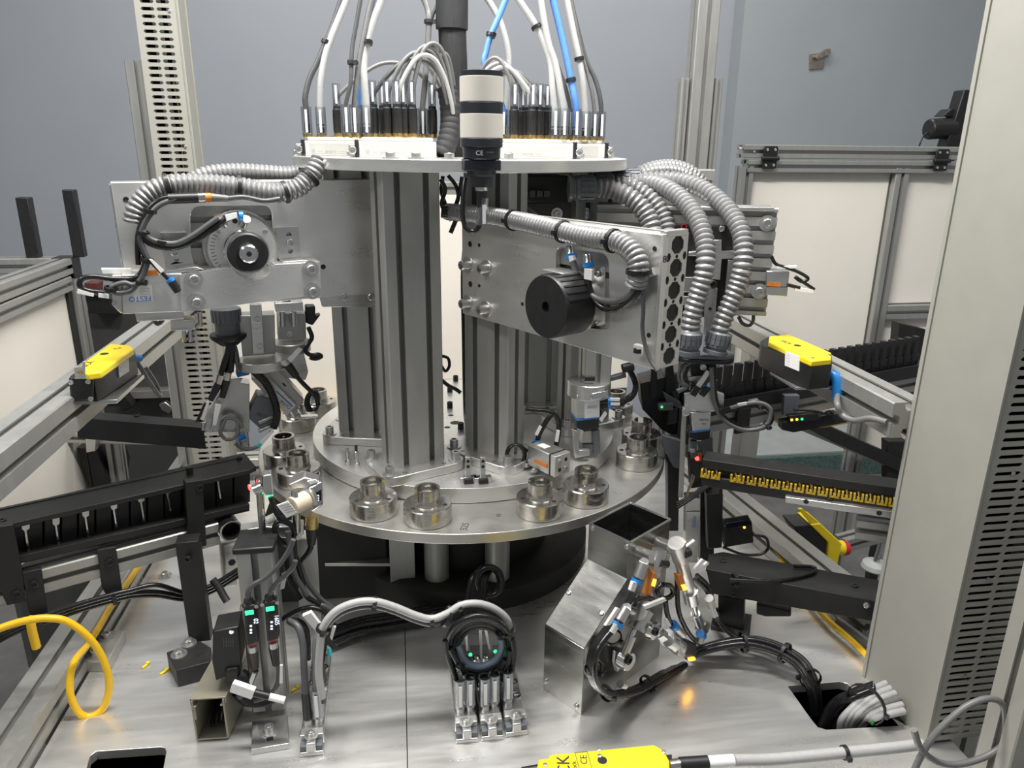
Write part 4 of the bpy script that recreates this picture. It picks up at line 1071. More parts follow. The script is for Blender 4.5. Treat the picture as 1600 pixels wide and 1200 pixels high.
def bighose(lab, l, Y0, Y1, r=13.5, pitch=8, g0=True, g1=False, amp=0.22, q=1.5):
    p = hz(l, Y0, Y1, q); t = T('corrugated_hose', lab, 'hose', p[len(p)//2], 'thick ribbed hoses from the top plate to the right arms')
    MB().hose(p, r, pitch, amp).put('conduit', hosem, t)
    if g0: d_ = (p[1]-p[0]).normalized(); gland_(t, p[0]-d_*30, d_, r*1.25, 30)
    if g1: d_ = (p[-2]-p[-1]).normalized(); gland_(t, p[-1]-d_*22, d_, r*1.2, 24)
    return t
bighose('thick ribbed hose, nearest one, diving behind the front right arm', [(190, 218), (260, 218), (330, 235), (400, 265), (470, 320), (520, 385), (550, 450), (562, 530), (558, 620), (540, 720), (515, 820)], -120, -170, 14, q=1.0, g1=True)
bighose('thick ribbed hose just behind the nearest one', [(300, 195), (400, 200), (480, 235), (550, 290), (610, 365), (645, 450), (655, 540), (648, 630), (628, 730), (600, 830)], -85, -150, 13, q=1.0, g1=True)
bighose('thick ribbed hose, left one reaching down to the grey couplings', [(420, 185), (500, 182), (580, 192), (660, 225), (740, 285), (810, 365), (860, 460), (888, 570), (890, 680), (872, 790), (845, 880), (815, 980), (798, 1060), (790, 1130)], -60, -222, 13.5, g1=True)
bighose('thick ribbed hose, right one reaching down to the grey couplings', [(480, 168), (580, 165), (690, 168), (800, 190), (900, 238), (985, 305), (1055, 385), (1105, 475), (1128, 580), (1125, 690), (1100, 800), (1065, 890), (1025, 980), (992, 1060), (975, 1130)], -50, -222, 13.5, g1=True)
bighose('ribbed hose arching over the rearmost arm', [(470, 130), (540, 98), (620, 82), (700, 84), (770, 105), (830, 145), (870, 190)], 40, 60, 12, 7, False)
bighose('ribbed hose lying lower beside the rearmost arm', [(450, 145), (540, 118), (640, 108), (720, 118), (780, 140), (820, 170)], 0, 20, 11, 7, False)
t = T('gland_box', 'dark junction box under the top plate holding the hose couplings', 'junction box', Yp(880, 310, -60))
ext(t, 'box', blackan, [Yp(*c7(x, y), -60) for x, y in ((-280, 140), (30, 140), (30, 310), (-280, 300))], (0, 80, 0), bev=1.5)
ext(t, 'lower_plate', dark, [Yp(*c7(x, y), -40) for x, y in ((-260, 310), (240, 300), (250, 430), (-120, 400))], (0, 14, 0), bev=1)
bolt(t, Yp(*c7(140, 375), -41), (0, -1, 0), 5, 4); bolt(t, Yp(*c7(-40, 375), -41), (0, -1, 0), 5, 4)
for k in range(4): fbox(t, 'terminal', dgrey, Fr(Yp(*c7(-260+k*45, 270), -64), (1, 0, 0)), (0, -6, 0), (9, 6, 9), 0.6)

# ================================================================== left gripper head under the arm
cg = lambda x, y: (250+x/4.571, 450+y/4.571)
PG = Plane((-330, -100, 380), (0.2, -1, 0)); ng, ug = PG.n, PG.u
ZU = V((0, 0, 1))
def gp(l, off=0, c=cg, P=PG): return [P.pt(*c(x, y), off) for x, y in l]
t = T('slide_unit', 'vertical guide slide with round flange hanging under the left arm', 'slide', PG.pt(*cg(720, 520)), 'gripper heads under the left arm')
ext(t, 'slide_body', anod, gp([(560, 200), (820, 190), (825, 470), (590, 490)]), -ng*30, bev=1)
ext(t, 'guide_rail', alu, gp([(640, 120), (725, 120), (745, 470), (665, 475)], 14), -ng*13, bev=0.8)
for x, y in ((697, 225), (716, 420)): bolt(t, PG.pt(*cg(x, y), 14), ng, 4.5, 3, False)
lathe(t, 'round_flange', alu, PG.pt(*cg(735, 505), 0)-V((0, 0, 12)), ZU, [(34, 0), (35, 1), (35, 12), (34, 13)], 40)
t = T('slide_unit', 'second slide with damper studs behind, nearer the pillars', 'slide', PG.pt(*cg(930, 420), -50), 'gripper heads under the left arm')
ext(t, 'slide_body', anod, gp([(840, 190), (1040, 185), (1045, 365), (845, 370)], -50), -ng*36, bev=1)
ext(t, 'stop_block', alu, gp([(820, 110), (1020, 100), (1026, 165), (826, 172)], -38), -ng*30, bev=1)
for x in (868, 950): cyl(t, 'damper_stud', chrome, PG.pt(*cg(x, 172), -36), PG.pt(*cg(x+5, 275), -36), 5, n=14)
cyl(t, 'stop_rod', zinc, PG.pt(*cg(905, 60), -50), PG.pt(*cg(905, 105), -50), 6, n=14)
bolt(t, PG.pt(*cg(925, 322), -50), ng, 4.5, 3, False)
lathe(t, 'round_flange', anod, PG.pt(*cg(935, 400), -60)-V((0, 0, 10)), ZU, [(29, 0), (29, 14), (28, 15)], 36)
ext(t, 'gripper_body', alu, gp([(850, 440), (1020, 430), (1060, 600), (1040, 660), (870, 640)], -55), -ng*34, bev=1.2)
t = T('hose_gland', 'dark green-grey cable gland left of the guide slide', 'gland', PG.pt(*cg(500, 340), 4))
c = PG.pt(*cg(490, 345), -6)
lathe(t, 'flange', black, c, ZU, [(12, -12), (24, -2), (25, 0), (25, 4), (17, 5)], 28)
lathe(t, 'body', gland, c, ZU, [(17, 4), (17, 20), (19, 21), (19.5, 40), (18, 41)], 28)
for k in range(20):
    a = k*math.pi/10; d_ = V((math.cos(a), math.sin(a), 0)); fbox(t, 'grip_rib', gland, Fr(c+d_*19+ZU*22, ZU, d_), (0, -1.1, -0.5), (17, 1.1, 1.2), 0)
for x0, x1, y1, m_ in ((490, 440, 620, bcable), (515, 500, 600, bcable), (545, 575, 560, dgrey), (535, 560, 600, mgrey)):
    tube(t, 'cable', m_, [PG.pt(*cg(500+(x0-500)*0.4, 355), 4), PG.pt(*cg(x0, 450), 6), PG.pt(*cg((x0+x1)/2, 530), 8), PG.pt(*cg(x1, y1), 10)], 5 if m_ is bcable else 2.6)
# tilted silver cylinder with two plugs
t = T('tilted_cylinder', 'pale blue-white tilted air cylinder with two black plugs at far left', 'air cylinder', PG.pt(*cg(430, 950), 10))
ext(t, 'body', zinc, gp([(470, 660), (640, 690), (640, 1030), (320, 1030), (330, 935)], 6), -ng*30, bev=1)
ext(t, 'cover', white, gp([(485, 655), (590, 650), (430, 905), (410, 940), (310, 935), (350, 860)], 12), -ng*6, bev=0.8)
for x, y in ((428, 795), (378, 885)): bolt(t, PG.pt(*cg(x, y), 12), ng, 3.4, 2, False)
for a, b, e in (((435, 620), (420, 680), (360, 800)), ((485, 600), (475, 655), (445, 780))):
    cyl(t, 'plug_nut', chrome, PG.pt(*cg(*a), 18), PG.pt(*cg(*b), 18), 5.4, n=14)
    cyl(t, 'plug', black, PG.pt(*cg(*b), 18), PG.pt(*cg(*e), 18), 5.6, 4.2, n=14)
for a in ([(355, 810), (335, 815), (290, 940), (315, 950)], [(395, 830), (440, 835), (400, 985), (375, 980)], [(315, 820), (330, 825), (280, 950), (250, 965)]): ext(t, 'wire_tag', label if a[0][0] > 320 else black, gp(a, 22), -ng*4, bev=0.5)
tube(t, 'wire', mgrey, gp([(430, 945), (480, 915), (540, 940), (560, 1010), (530, 1070), (470, 1080), (430, 1030), (450, 980), (480, 930), (560, 950), (590, 1000)], 20), 2.6)
for x, y in ((315, 990), (375, 1000)): cyl(t, 'set_screw', chrome, PG.pt(*cg(x+5, y-30), 14), PG.pt(*cg(x-8, y+25), 14), 2.2, n=10)
# lettered cylinder and gripper
t = T('tilted_cylinder', 'lettered silver cylinder tilted over the left nests', 'air cylinder', PG.pt(*cg(880, 900), 0))
ext(t, 'body', anod, gp([(740, 590), (830, 570), (1030, 800), (940, 920), (905, 925)], -6), -ng*32, bev=1)
ext(t, 'face', alu, gp([(700, 590), (740, 600), (975, 835), (900, 920)], 2), -ng*8, bev=0.8)
ext(t, 'blue_line', blueink, gp([(830, 740), (838, 736), (950, 842), (942, 850)], 2.4), -ng*0.5)
a_, b_ = PG.pt(*cg(853, 812), 2), PG.pt(*cg(918, 866), 2)
text(t, 'lettering', ink, 'FESTO', a_, b_-a_, V((0.5, 0, 1)), 6.5, 0.3)
ext(t, 'slot', black, gp([(870, 680), (885, 678), (905, 700), (890, 704)], -5.5), -ng*0.6)
for x, y in ((935, 900), (985, 880)): cyl(t, 'finger_screw', chrome, PG.pt(*cg(x, y-20), 0), PG.pt(*cg(x+22, y+18), 0), 2.4, n=10)
ext(t, 'finger', chrome, gp([(1005, 920), (1130, 915), (1132, 928), (1008, 934)], -4), -ng*10, bev=0.5)
t = T('air_gripper', 'dark lettered air gripper hanging below the tilted cylinders', 'gripper', PG.pt(*cg(720, 1000), 0))
ext(t, 'body', gland, gp([(690, 770), (800, 790), (830, 950), (720, 1010), (620, 920)], 4), -ng*34, bev=1.2)
ext(t, 'head', anod, gp([(650, 650), (700, 640), (770, 745), (755, 765)], 0), -ng*24, bev=1)
a_, b_ = PG.pt(*cg(690, 905), 4), PG.pt(*cg(760, 935), 4)
text(t, 'lettering', ink, 'FESTO', a_, b_-a_, ZU, 6, 0.3)
for y in (958, 1020): ext(t, 'finger', zinc, gp([(700, y), (800, y-45), (812, y-30), (712, y+18)], 6), -ng*12, bev=0.6)
lathe(t, 'blue_collar', bluep, PG.pt(*cg(590, 600), -4), V((1, 0, 0.2)), [(6, -8), (6, 8)], 14)
lathe(t, 'blue_collar', bluep, PG.pt(*cg(590, 1065), 8), V((1, 0, 0.5)), [(4.5, -6), (4.5, 6)], 14)
tube(t, 'hose', bcable, gp([(640, 570), (700, 620), (760, 680), (800, 760), (830, 850), (835, 930), (810, 1000)], 14), 5.5, 10)
tube(t, 'hose', mgrey, gp([(540, 1110), (580, 1140), (640, 1150), (700, 1130), (750, 1080), (800, 1020)], 12), 2.8)
ext(t, 'wire_tag', label, gp([(800, 1015), (815, 1028), (730, 1120), (712, 1105)], 16), -ng*3)
ext(t, 'cyan_tag', cyanm, gp([(712, 1104), (730, 1118), (712, 1140), (692, 1128)], 16), -ng*3)
# black hose with plug crossing to the right
t = T('sensor_plug', 'black angled sensor plug with label and wire coil near the rear left pillar', 'sensor', PG.pt(*cg(1000, 600), 20))
ext(t, 'wire_tag', label, gp([(905, 520), (990, 430), (1018, 440), (930, 540)], 24), -ng*5, bev=0.5)
cyl(t, 'plug_nut', zinc, *gp([(880, 510), (915, 550)], 22), 5.6, n=14)
cyl(t, 'plug', black, *gp([(910, 545), (975, 630)], 22), 6.4, 5, n=14)
tube(t, 'wire', bcable, gp([(975, 630), (1030, 690), (1080, 740), (1120, 790), (1130, 840)], 20), 3.4)
for k in range(3): tube(t, 'coil', bcable, gp([(1060+12*k, 880), (1040+10*k, 820), (1060+8*k, 760), (1100+6*k, 740), (1130+3*k, 780), (1130, 840), (1105, 880)], 16-3*k), 2.4)
tube(t, 'wire', bcable, gp([(1060, 280), (1085, 350), (1060, 400), (1040, 450), (1080, 480), (1130, 475), (1150, 490), (1110, 505), (1070, 495)], -30), 3.4)
ext(t, 'clamp', zinc, gp([(1030, 400), (1070, 370), (1085, 385), (1050, 425)], -28), -ng*6, bev=0.5)
ext(t, 'gland', black, gp([(1040, 130), (1110, 130), (1110, 200), (1150, 190), (1090, 270), (1040, 250)], -60), -ng*20, bev=2)

# ================================================================== right gripper head
cG = lambda x, y: (980+x/4.285, 500+y/4.285)
PR = Plane((390, -205, 400), (-0.25, -1, 0)); nr, ur = PR.n, PR.u
def rp(l, off=0): return [PR.pt(*cG(x, y), off) for x, y in l]
t = T('gripper_head', 'right gripper head under two hose couplings with lettered grey body', 'gripper', PR.pt(*cG(490, 800), 0))
c0, c1 = PR.pt(*cG(420, 235), 0), PR.pt(*cG(620, 245), 0)
ov = []
x_ = (c1-c0).normalized(); y_ = V((-x_.y, x_.x, 0))
for k in range(9): a = math.radians(-90+k*22.5); ov.append(c1+x_*20*math.cos(a)+y_*20*math.sin(a))
for k in range(9): a = math.radians(90+k*22.5); ov.append(c0+x_*20*math.cos(a)+y_*20*math.sin(a))
ext(t, 'oval_flange', gland, [V((p.x, p.y, c0.z)) for p in ov], (0, 0, 5), bev=0.8)
ext(t, 'lower_flange', black, [V((p.x, p.y, c0.z-7)) for p in ov], (0, 0, 6), bev=0.8)
ext(t, 'block', zinc, rp([(405, 380), (560, 370), (560, 440), (410, 445)], 0), -nr*24, bev=0.8)
ext(t, 'upper_block', black, rp([(420, 280), (600, 280), (590, 370), (430, 375)], -4), -nr*22, bev=1)
ext(t, 'bracket', alu, rp([(385, 500), (560, 470), (650, 500), (645, 600), (525, 625), (385, 590)], 4), -nr*8, bev=0.6)
ext(t, 'body', zinc, rp([(425, 620), (562, 622), (556, 735), (440, 745)], 8), -nr*30, bev=1)
text(t, 'lettering', ink, 'FESTO', PR.pt(*cG(482, 675), 8.3), ur, ZU, 4.6)
text(t, 'printed_text', ink, '=|=', PR.pt(*cG(498, 702), 8.3), ur, ZU, 4.6)
ext(t, 'blue_band', bluep, rp([(438, 745), (556, 733), (556, 742), (438, 756)], 8.4), -nr*30)
ext(t, 'lower_body', black, rp([(415, 750), (557, 742), (552, 795), (480, 810), (415, 790)], 8), -nr*30, bev=0.8)
for a in ([(500, 795), (573, 785), (573, 860), (550, 920), (505, 900)], [(425, 815), (470, 810), (465, 920), (430, 925)]): ext(t, 'finger', gland, rp(a, 4), -nr*12, bev=0.8)
ext(t, 'finger_pad', zinc, rp([(425, 865), (455, 865), (455, 890), (425, 890)], 6), -nr*8, bev=0.5)
ext(t, 'side_bar', anod, rp([(372, 590), (400, 590), (375, 1190), (345, 1190), (358, 830)], -6), -nr*8, bev=0.6)
bolt(t, PR.pt(*cG(395, 612), 4), nr, 6, 4, False)
for a, b_ in (((545, 340), (475, 445)), ((590, 390), (540, 450))):
    f = Fr(PR.pt(*cG(*a), 14), PR.pt(*cG(*b_), 14)-PR.pt(*cG(*a), 14), nr); L_ = (PR.pt(*cG(*b_), 14)-PR.pt(*cG(*a), 14)).length
    fbox(t, 'wire_tag', label, f, (0, -3.4, -2), (L_, 3.4, 2), 0.5)
    fbox(t, 'plug_tip', black, f, (L_, -4.4, -4), (L_+15, 4.4, 4), 1)
lathe(t, 'blue_collar', bluep, PR.pt(*cG(545, 450), 12), V((1, 0, 0)), [(4.4, -6), (4.4, 6)], 12)
bolt(t, PR.pt(*cG(508, 312), 6), nr, 4.5, 4, False)
for x in (350, 372, 398): tube(t, 'wire', (mgrey, bcable, dgrey)[(x//20) % 3], rp([(x+50, 290), (x+15, 310), (x-5, 360), (x, 410), (x+25, 435), (x+55, 430)], 6), 2.4)
ext(t, 'lever', gland, rp([(330, 470), (400, 445), (410, 460), (345, 495)], 8), -nr*6, bev=1)
t = T('cable_loop', 'black and grey cable loop hanging right of the right gripper', 'cable', PR.pt(*cG(900, 740), 10))
lp = [(575, 310), (580, 400), (585, 500), (605, 580), (650, 655), (720, 705), (800, 730), (880, 725), (940, 700), (968, 650), (950, 600), (900, 572), (830, 570), (740, 580), (670, 605), (630, 620)]
tube(t, 'cable', bcable, rp(lp, 14), 4.2, 10)
tube(t, 'cable', mgrey, rp([(x-12, y+6) for x, y in lp[:10]]+[(955, 590), (890, 555), (800, 560), (690, 590)], 18), 3.0, 10)
ext(t, 'wire_tag', label, rp([(740, 562), (800, 552), (802, 568), (742, 578)], 22), -nr*3)
for x, y in ((625, 610), (935, 705), (880, 570)): tie(t, PR.pt(*cG(x, y), 15), V((1, 0, 0.6)), 6)
ext(t, 'plug', gland, rp([(810, 545), (880, 530), (900, 570), (850, 590)], 14), -nr*9, bev=2)

# ================================================================== small hanging gripper at centre right
cx = lambda x, y: (740+x/5, 560+y/5)
PC = Plane((175, -165, 300), (0.05, -1, 0)); nc, uc = PC.n, PC.u
def xp(l, off=0): return [PC.pt(*cx(x, y), off) for x, y in l]
t = T('hanging_gripper', 'small lettered gripper with steel fingers hanging over the hub plate', 'gripper', PC.pt(*cx(890, 760), 0))
a_ = PC.pt(*cx(940, 180), -22); profile(t, 'hanger', a_, V((a_.x, a_.y, 470)), 40, 40, 1, 1, (1, 0, 0))
lathe(t, 'round_flange', alu, PC.pt(*cx(900, 262), -18), ZU, [(31, -4), (32, -3), (32, 17), (31, 18)], 36)
ext(t, 'strap', chrome, xp([(915, 280), (1050, 250), (1052, 300), (918, 330)], 16), -nc*6, bev=0.6)
ext(t, 'foot_block', black, xp([(870, 145), (950, 145), (950, 180), (870, 180)], 0), -nc*16, bev=0.8)
ext(t, 'body', alu, xp([(805, 290), (985, 300), (985, 465), (805, 470)], 4), -nc*30, bev=0.8)
ext(t, 'print_face', label, xp([(868, 335), (985, 330), (984, 455), (868, 470)], 4.6), -nc*1)
text(t, 'lettering', blueink, 'FESTO', PC.pt(*cx(888, 392), 5), uc, ZU, 5)
text(t, 'printed_text', greyink, '------', PC.pt(*cx(888, 420), 5), uc, ZU, 3.4)
ext(t, 'blue_band', bluep, xp([(805, 470), (980, 462), (980, 474), (805, 488)], 4.4), -nc*30)
ext(t, 'base_block', black, xp([(805, 486), (980, 472), (980, 545), (855, 565), (805, 545)], 5), -nc*32, bev=0.8)
ext(t, 'finger', zinc, xp([(785, 562), (820, 565), (822, 720), (865, 725), (865, 765), (795, 780), (790, 700)], 6), -nc*10, bev=0.5)
ext(t, 'finger', gland, xp([(935, 570), (985, 560), (992, 680), (990, 740), (945, 750), (940, 700)], 2), -nc*12, bev=0.5)
ext(t, 'finger_pad', zinc, xp([(822, 718), (908, 715), (908, 760), (825, 768)], 12), -nc*8, bev=0.5)
ext(t, 'clamp_bar', gland, xp([(860, 680), (990, 672), (990, 710), (862, 715)], 0), -nc*10, bev=0.5)
ext(t, 'guide_block', zinc, xp([(860, 570), (930, 565), (930, 660), (845, 660)], -4), -nc*14, bev=0.5)
for y, y2 in ((330, 322), (370, 356)):
    cyl(t, 'elbow', black, *xp([(985, y+10), (1055, y)], 0), 4.6, n=12)
    lathe(t, 'blue_collar', bluep, PC.pt(*cx(1058, y), 0), uc, [(5, -3), (5, 4)], 14)
    tube(t, 'air_tube', bcable, xp([(1070, y2), (1150, y2), (1210, 320-(y-330)*0.3), (1255, 270), (1265, 200), (1240, 130), (1205, 75)], -4), 4.2, 10)
    ext(t, 'wire_tag', label, xp([(1075, y2-10), (1145, y2-8), (1140, y2+12), (1070, y2+10)], 6), -nc*3)
ext(t, 'wire_tag', label, xp([(985, 480), (1030, 415), (1045, 430), (1000, 500)], 8), -nc*3)
ext(t, 'top_clamp', gland, xp([(1070, 150), (1190, 115), (1195, 150), (1075, 180)], -10), -nc*10, bev=0.8)
cyl(t, 'top_elbow', black, *xp([(1165, 80), (1245, 60)], -6), 7, n=14)
# gripper lying on its bracket
f0 = Zp(866, 746, 240); fx = Zp(826, 727, 240)-f0; fy_ = Zp(893, 739, 240)-f0
L1, L2 = fx.length*1.05, fy_.length
f = Fr(f0, fx)
sgn = 1 if fy_.dot(f.y) > 0 else -1
t = T('flat_cylinder', 'compact air cylinder with orange switch lying on the hub plate', 'air cylinder', f0)
ya, yb_ = (0, sgn*L2)
fbox(t, 'body', alu, f, (10, ya, 0), (L1, yb_, 31), 1)
fbox(t, 'front_cap', alux, f, (-1, ya, 0), (9, yb_, 31), 1)
fbox(t, 'strap', black, f, (8.5, ya-sgn*0.6, -0.5), (11, yb_+sgn*0.6, 31.6), 0.3)
fbox(t, 'orange_switch', orange, f, (14, ya-sgn*1.2, 9), (40, ya, 15), 0.5)
fbox(t, 'white_sticker', label, f, (30, sgn*L2*0.3, 31), (46, sgn*L2*0.7, 31.3), 0)
for k, (a, b_) in enumerate(((0.3, 22), (0.7, 22), (0.3, 9), (0.7, 9))):
    bolt(t, f(-1, sgn*L2*a, b_), -f.x, 2.8, 0.5 if k in (1, 2) else 2, False, blackan if k in (1, 2) else zinc, 'port')
q = Zp(832, 738, 233); f2 = Fr(q, fx)
fbox(t, 'mount_plate', chrome, Fr(Zp(858, 744, 233), fx), (4, -6, 0), (L1, sgn*L2*0.8, 4), 0.5)
for px in ((823, 728), (834, 736)): bolt(t, Zp(*px, 238), ZU, 3, 3)
for (xb_, yb2_, path) in ((870, 700, [(870, 660), (871, 648), (872, 672), (868, 690)], ), ):
    pass
for l_, tg in (([(868, 704), (870, 690), (873, 672), (872, 656), (864, 646), (850, 642), (835, 641), (822, 639)], [(867, 690), (872, 691), (875, 673), (870, 672)]), ([(839, 694), (842, 680), (850, 664), (858, 652), (866, 645)], [(836, 679), (840, 681), (847, 667), (843, 665)])):
    c_ = PC.pt(l_[0][0], l_[0][1]-2, -2)
    tube(t, 'air_tube', bcable, [PC.pt(x, y, -2) for x, y in l_], 4, 10)
    ext(t, 'wire_tag', label, PC.pts(tg, 4), -nc*2)
    lathe(t, 'blue_collar', bluep, c_, ZU, [(5, 0), (5, 5)], 14)
    lathe(t, 'air_fitting', chrome, c_, ZU, [(4.4, -14), (4.6, -13), (4.6, 0)], 14)
t = T('cable_coil', 'small coil of thin black cable at the front right pillar foot', 'cable', Zp(805, 726, 240))
for k in range(3): tube(t, 'loop', bcable, [PC.pt(806+ (15-k)*math.cos(a*math.pi/6), 711+(17-k)*math.sin(a*math.pi/6), 18+2*k) for a in range(13)], 2.2)
tube(t, 'tail', bcable, [PC.pt(818, 700, 18), PC.pt(826, 706, 14), PC.pt(836, 714, 12)], 2.2)

# ================================================================== feed tracks on the left
ct = lambda x, y: (x/4, 700+y/4)
z_ = 238
A_, B_ = Zp(0, 822, z_), Zp(400, 731, z_)
dT = (B_-A_).normalized(); PT = Plane(A_, V((dT.y, -dT.x, 0))); nt_, ut = PT.n, PT.u
def tpn(l, off=0): return [PT.pt(*ct(x, y), off) for x, y in l]
t = LT = T('feed_track', 'long black feed track with top cover plate at the lower left', 'feed track', PT.pt(200, 900, -30))
top = [Zp(-180, 863, z_), Zp(388, 734, z_), Zp(400, 729, z_), Zp(382, 707, z_), Zp(-180, 835, z_)]
ext(t, 'cover_plate', blackan, top, (0, 0, -7), bev=0.8)
for px in ((4, 815), (297, 739), (374, 717)): bolt(t, Zp(*px, z_), ZU, 4, 3, False, black)
cyl(t, 'cover_knob', black, Zp(297, 741, z_), Zp(297, 741, z_)+V((0, 0, 11)), 4.5, n=14)
bk = nt_*-46
ext(t, 'back_plate', blackan, [p+bk for p in tpn([(-720, 637), (1560, 130), (1560, 420), (-720, 917)])], -nt_*5, bev=0.5)
ext(t, 'floor_rail', darker, tpn([(-720, 878), (1560, 360), (1560, 395), (-720, 918)], -2), -nt_*44, bev=0.8)
ext(t, 'lower_lip', blackan, tpn([(60, 690), (1560, 350), (1560, 385), (60, 735)], 2), -nt_*8, bev=0.6)
ext(t, 'end_post', blackan, tpn([(-60, 500), (85, 480), (140, 770), (160, 960), (45, 985), (-60, 760)], 6), -nt_*14, bev=0.8)
bolt(t, PT.pt(*ct(105, 910), 6), nt_, 5, 3, False, black)
ext(t, 'front_post', blackan, tpn([(1158, 215), (1265, 200), (1292, 610), (1180, 640)], 6), -nt_*14, bev=0.8)
for x, y in ((1245, 580), (1250, 245)): bolt(t, PT.pt(*ct(x, y), 6), nt_, 4.5, 3, False, black)
a_, b_ = PT.pt(*ct(-720, 1066), -14), PT.pt(*ct(1355, 510), -14)
profile(t, 'support_profile', a_, b_, 30, 34, 1, 1, nt_)
for l_, bx in (([(140, 780), (260, 755), (300, 1030), (290, 1050), (195, 1060), (175, 1000)], (212, 848)), ([(608, 640), (725, 618), (765, 885), (740, 915), (665, 920), (640, 880)], (686, 712))):
    q = ext(t, 'hanger_bracket', blackan, tpn(l_, 6), -nt_*9, bev=0.8); bolt(q, PT.pt(*ct(*bx), 6), nt_, 5, 3, False, black)
# dark carriers and bright T pins in the track
for i in range(14):
    x0 = 60+i*108
    if 1130 < x0 < 1230: continue
    q = [(x0, 510-x0*0.225), (x0+100, 510-(x0+100)*0.225), (x0+100, 690-(x0+100)*0.225), (x0, 690-x0*0.225)]
    tag(ext(None, 'feed_carrier', black, tpn(q, -22), -nt_*16, bev=1.0), 'black carrier block, %s from the outer end of the left feed track' % ORD[i], 'carrier', 'black carriers in the left track')
for i, (x, y, s_) in enumerate(((160, 490, 1.15), (350, 462, 1.0), (535, 412, 0.95), (712, 365, 0.9), (883, 318, 0.95), (1050, 268, 0.85), (1363, 190, 0.85))):
    w_, h_ = 24*s_, 38*s_
    l_ = [(x-w_, y-h_*0.6), (x+w_, y-h_*0.8), (x+w_, y+h_*0.3), (x+7*s_, y+h_*0.6), (x+26*s_, y+150*s_), (x+12*s_, y+152*s_), (x-8*s_, y+h_*0.7), (x-w_*0.9, y+h_*0.4)]
    tag(ext(None, 'feed_pin', chrome, tpn(l_, -14), -nt_*5, bev=0.4), ('largest bright T-shaped pin, at the outer end of the left track', 'second T-shaped pin from the outer end of the left track', 'third T-shaped pin from the outer end of the left track', 'middle T-shaped pin in the left track', 'third T-shaped pin left of the broad black track post', 'T-shaped pin just left of the broad black track post', 'T-shaped pin right of the broad black track post')[i], 'pin', 'T-shaped pins in the left track')
# end of track: ring sensor and mounting plates
t = T('ring_sensor', 'black tube with bright ring under the inner end of the left track', 'sensor', PT.pt(356, 820, 10))
c = PT.pt(355, 820, -10)
lathe(t, 'barrel', black, c, nt_, [(15, -40), (15, 20), (14, 21), (12, 21), (12, 0)], 28)
MB().ring(c+nt_*20, nt_, 15.8, 13.6, 2.5, 32).put('bright_ring', chrome, t)
ext(t, 'mount_plate', zinc, tpn([(1375, 600), (1475, 575), (1480, 860), (1395, 865)], -30), -nt_*8, bev=0.8)
ext(t, 'carrier_plate', alu, tpn([(1405, 620), (1478, 600), (1480, 830), (1415, 850)], -22), -nt_*8, bev=0.6)
for x, y in ((1450, 715), (1460, 800)): bolt(t, PT.pt(*ct(x, y), -22), nt_, 5, 0.8, False, blackan, 'hole')
# black stand post on its bolted foot
ft = Zp(300, 1030, 0)
t = T('track_stand', 'black post on a bolted black foot block holding the left track', 'stand', ft)
fb = [Zp(x, y, 26) for x, y in ((260, 1019), (312, 1001), (330, 1012), (328, 1034), (275, 1048))]
ext(t, 'foot_block', blackan, [V((p.x, p.y, 0)) for p in fb], (0, 0, 26), bev=1)
for px in ((280, 1023), (295, 1006)): bolt(t, Zp(*px, 26), ZU, 6, 6)
pp = Zp(318, 1006, 10); ptop = PT.pt(305, 850, -30)
f = Fr((pp.x, pp.y, 0), (1, 0.1, 0))
zt_ = 175
fbox(t, 'post', blackan, f, (-16, -9, 20), (12, 14, zt_), 0.8)
bolt(t, Yp(294, 872, pp.y-12), (0, -1, 0), 4, 4, False, black)
tube(t, 'hook', blackan, [Yp(332, 905, pp.y+10), Yp(342, 918, pp.y+6), Yp(350, 932, pp.y), Yp(355, 940, pp.y-4)], 5, 10)
# rear black bar
t = T('rear_bar', 'black channel bar reaching in from behind the left side rail', 'bar', Zp(220, 665, 262))
q = [Zp(x, y, 262) for x, y in ((118, 641), (300, 655), (316, 660), (318, 668), (116, 652))]
ext(t, 'channel', blackan, q, (0, 0, -36), bev=1)
for px in ((214, 650), (143, 646)): bolt(t, Zp(*px, 262), ZU, 4.5, 2, False, black)

# ================================================================== tracks on the right
A_, B_ = Zp(1050, 640, 262), Zp(1440, 570, 262)
dR = (B_-A_).normalized(); PK = Plane(A_, V((dR.y, -dR.x, 0))); nk, uk = PK.n, PK.u
Lk = (B_-A_).length
t = T('comb_conveyor', 'long black conveyor rail carrying a row of pegs behind the right rail', 'conveyor', A_+dR*300-V((0, 0, 60)))
f = Fr(A_, dR)
fbox(t, 'deck', blackan, f, (-20, -14, -14), (Lk+40, 30, -2), 0.8)
fbox(t, 'side_cheek', black, f, (-20, -16, -18), (Lk+40, -12, 8), 0.8)
profile(t, 'support_profile', f(20, 10, -34), f(Lk+20, 10, -34), 40, 36, 1, 1, f.y)
fbox(t, 'hanger', black, f, (130, -18, -60), (160, -12, -4), 0.8); fbox(t, 'hanger', black, f, (Lk-10, -18, -60), (Lk+20, -12, 6), 0.8)
fbox(t, 'hanger', black, f, (0, -18, -60), (26, -12, 10), 0.8)
def mk_peg(): return MB().box((-8.2, -7, 0), (8.2, 7, 26)).box((-5.6, -5.4, 26), (5.6, 5.4, 62)).box((-8.2, -9, 6), (8.2, -7, 16))
G = 'black pegs on the comb conveyor'
for i in range(27):
    c = f(6+i*23.2, 8, -2)
    o = place(None, 'conveyor_peg', 'peg', mk_peg, black, c, x=dR)
    tag(o, 'black plastic peg, %s from the near end of the comb conveyor' % ORD[i], 'peg', G)
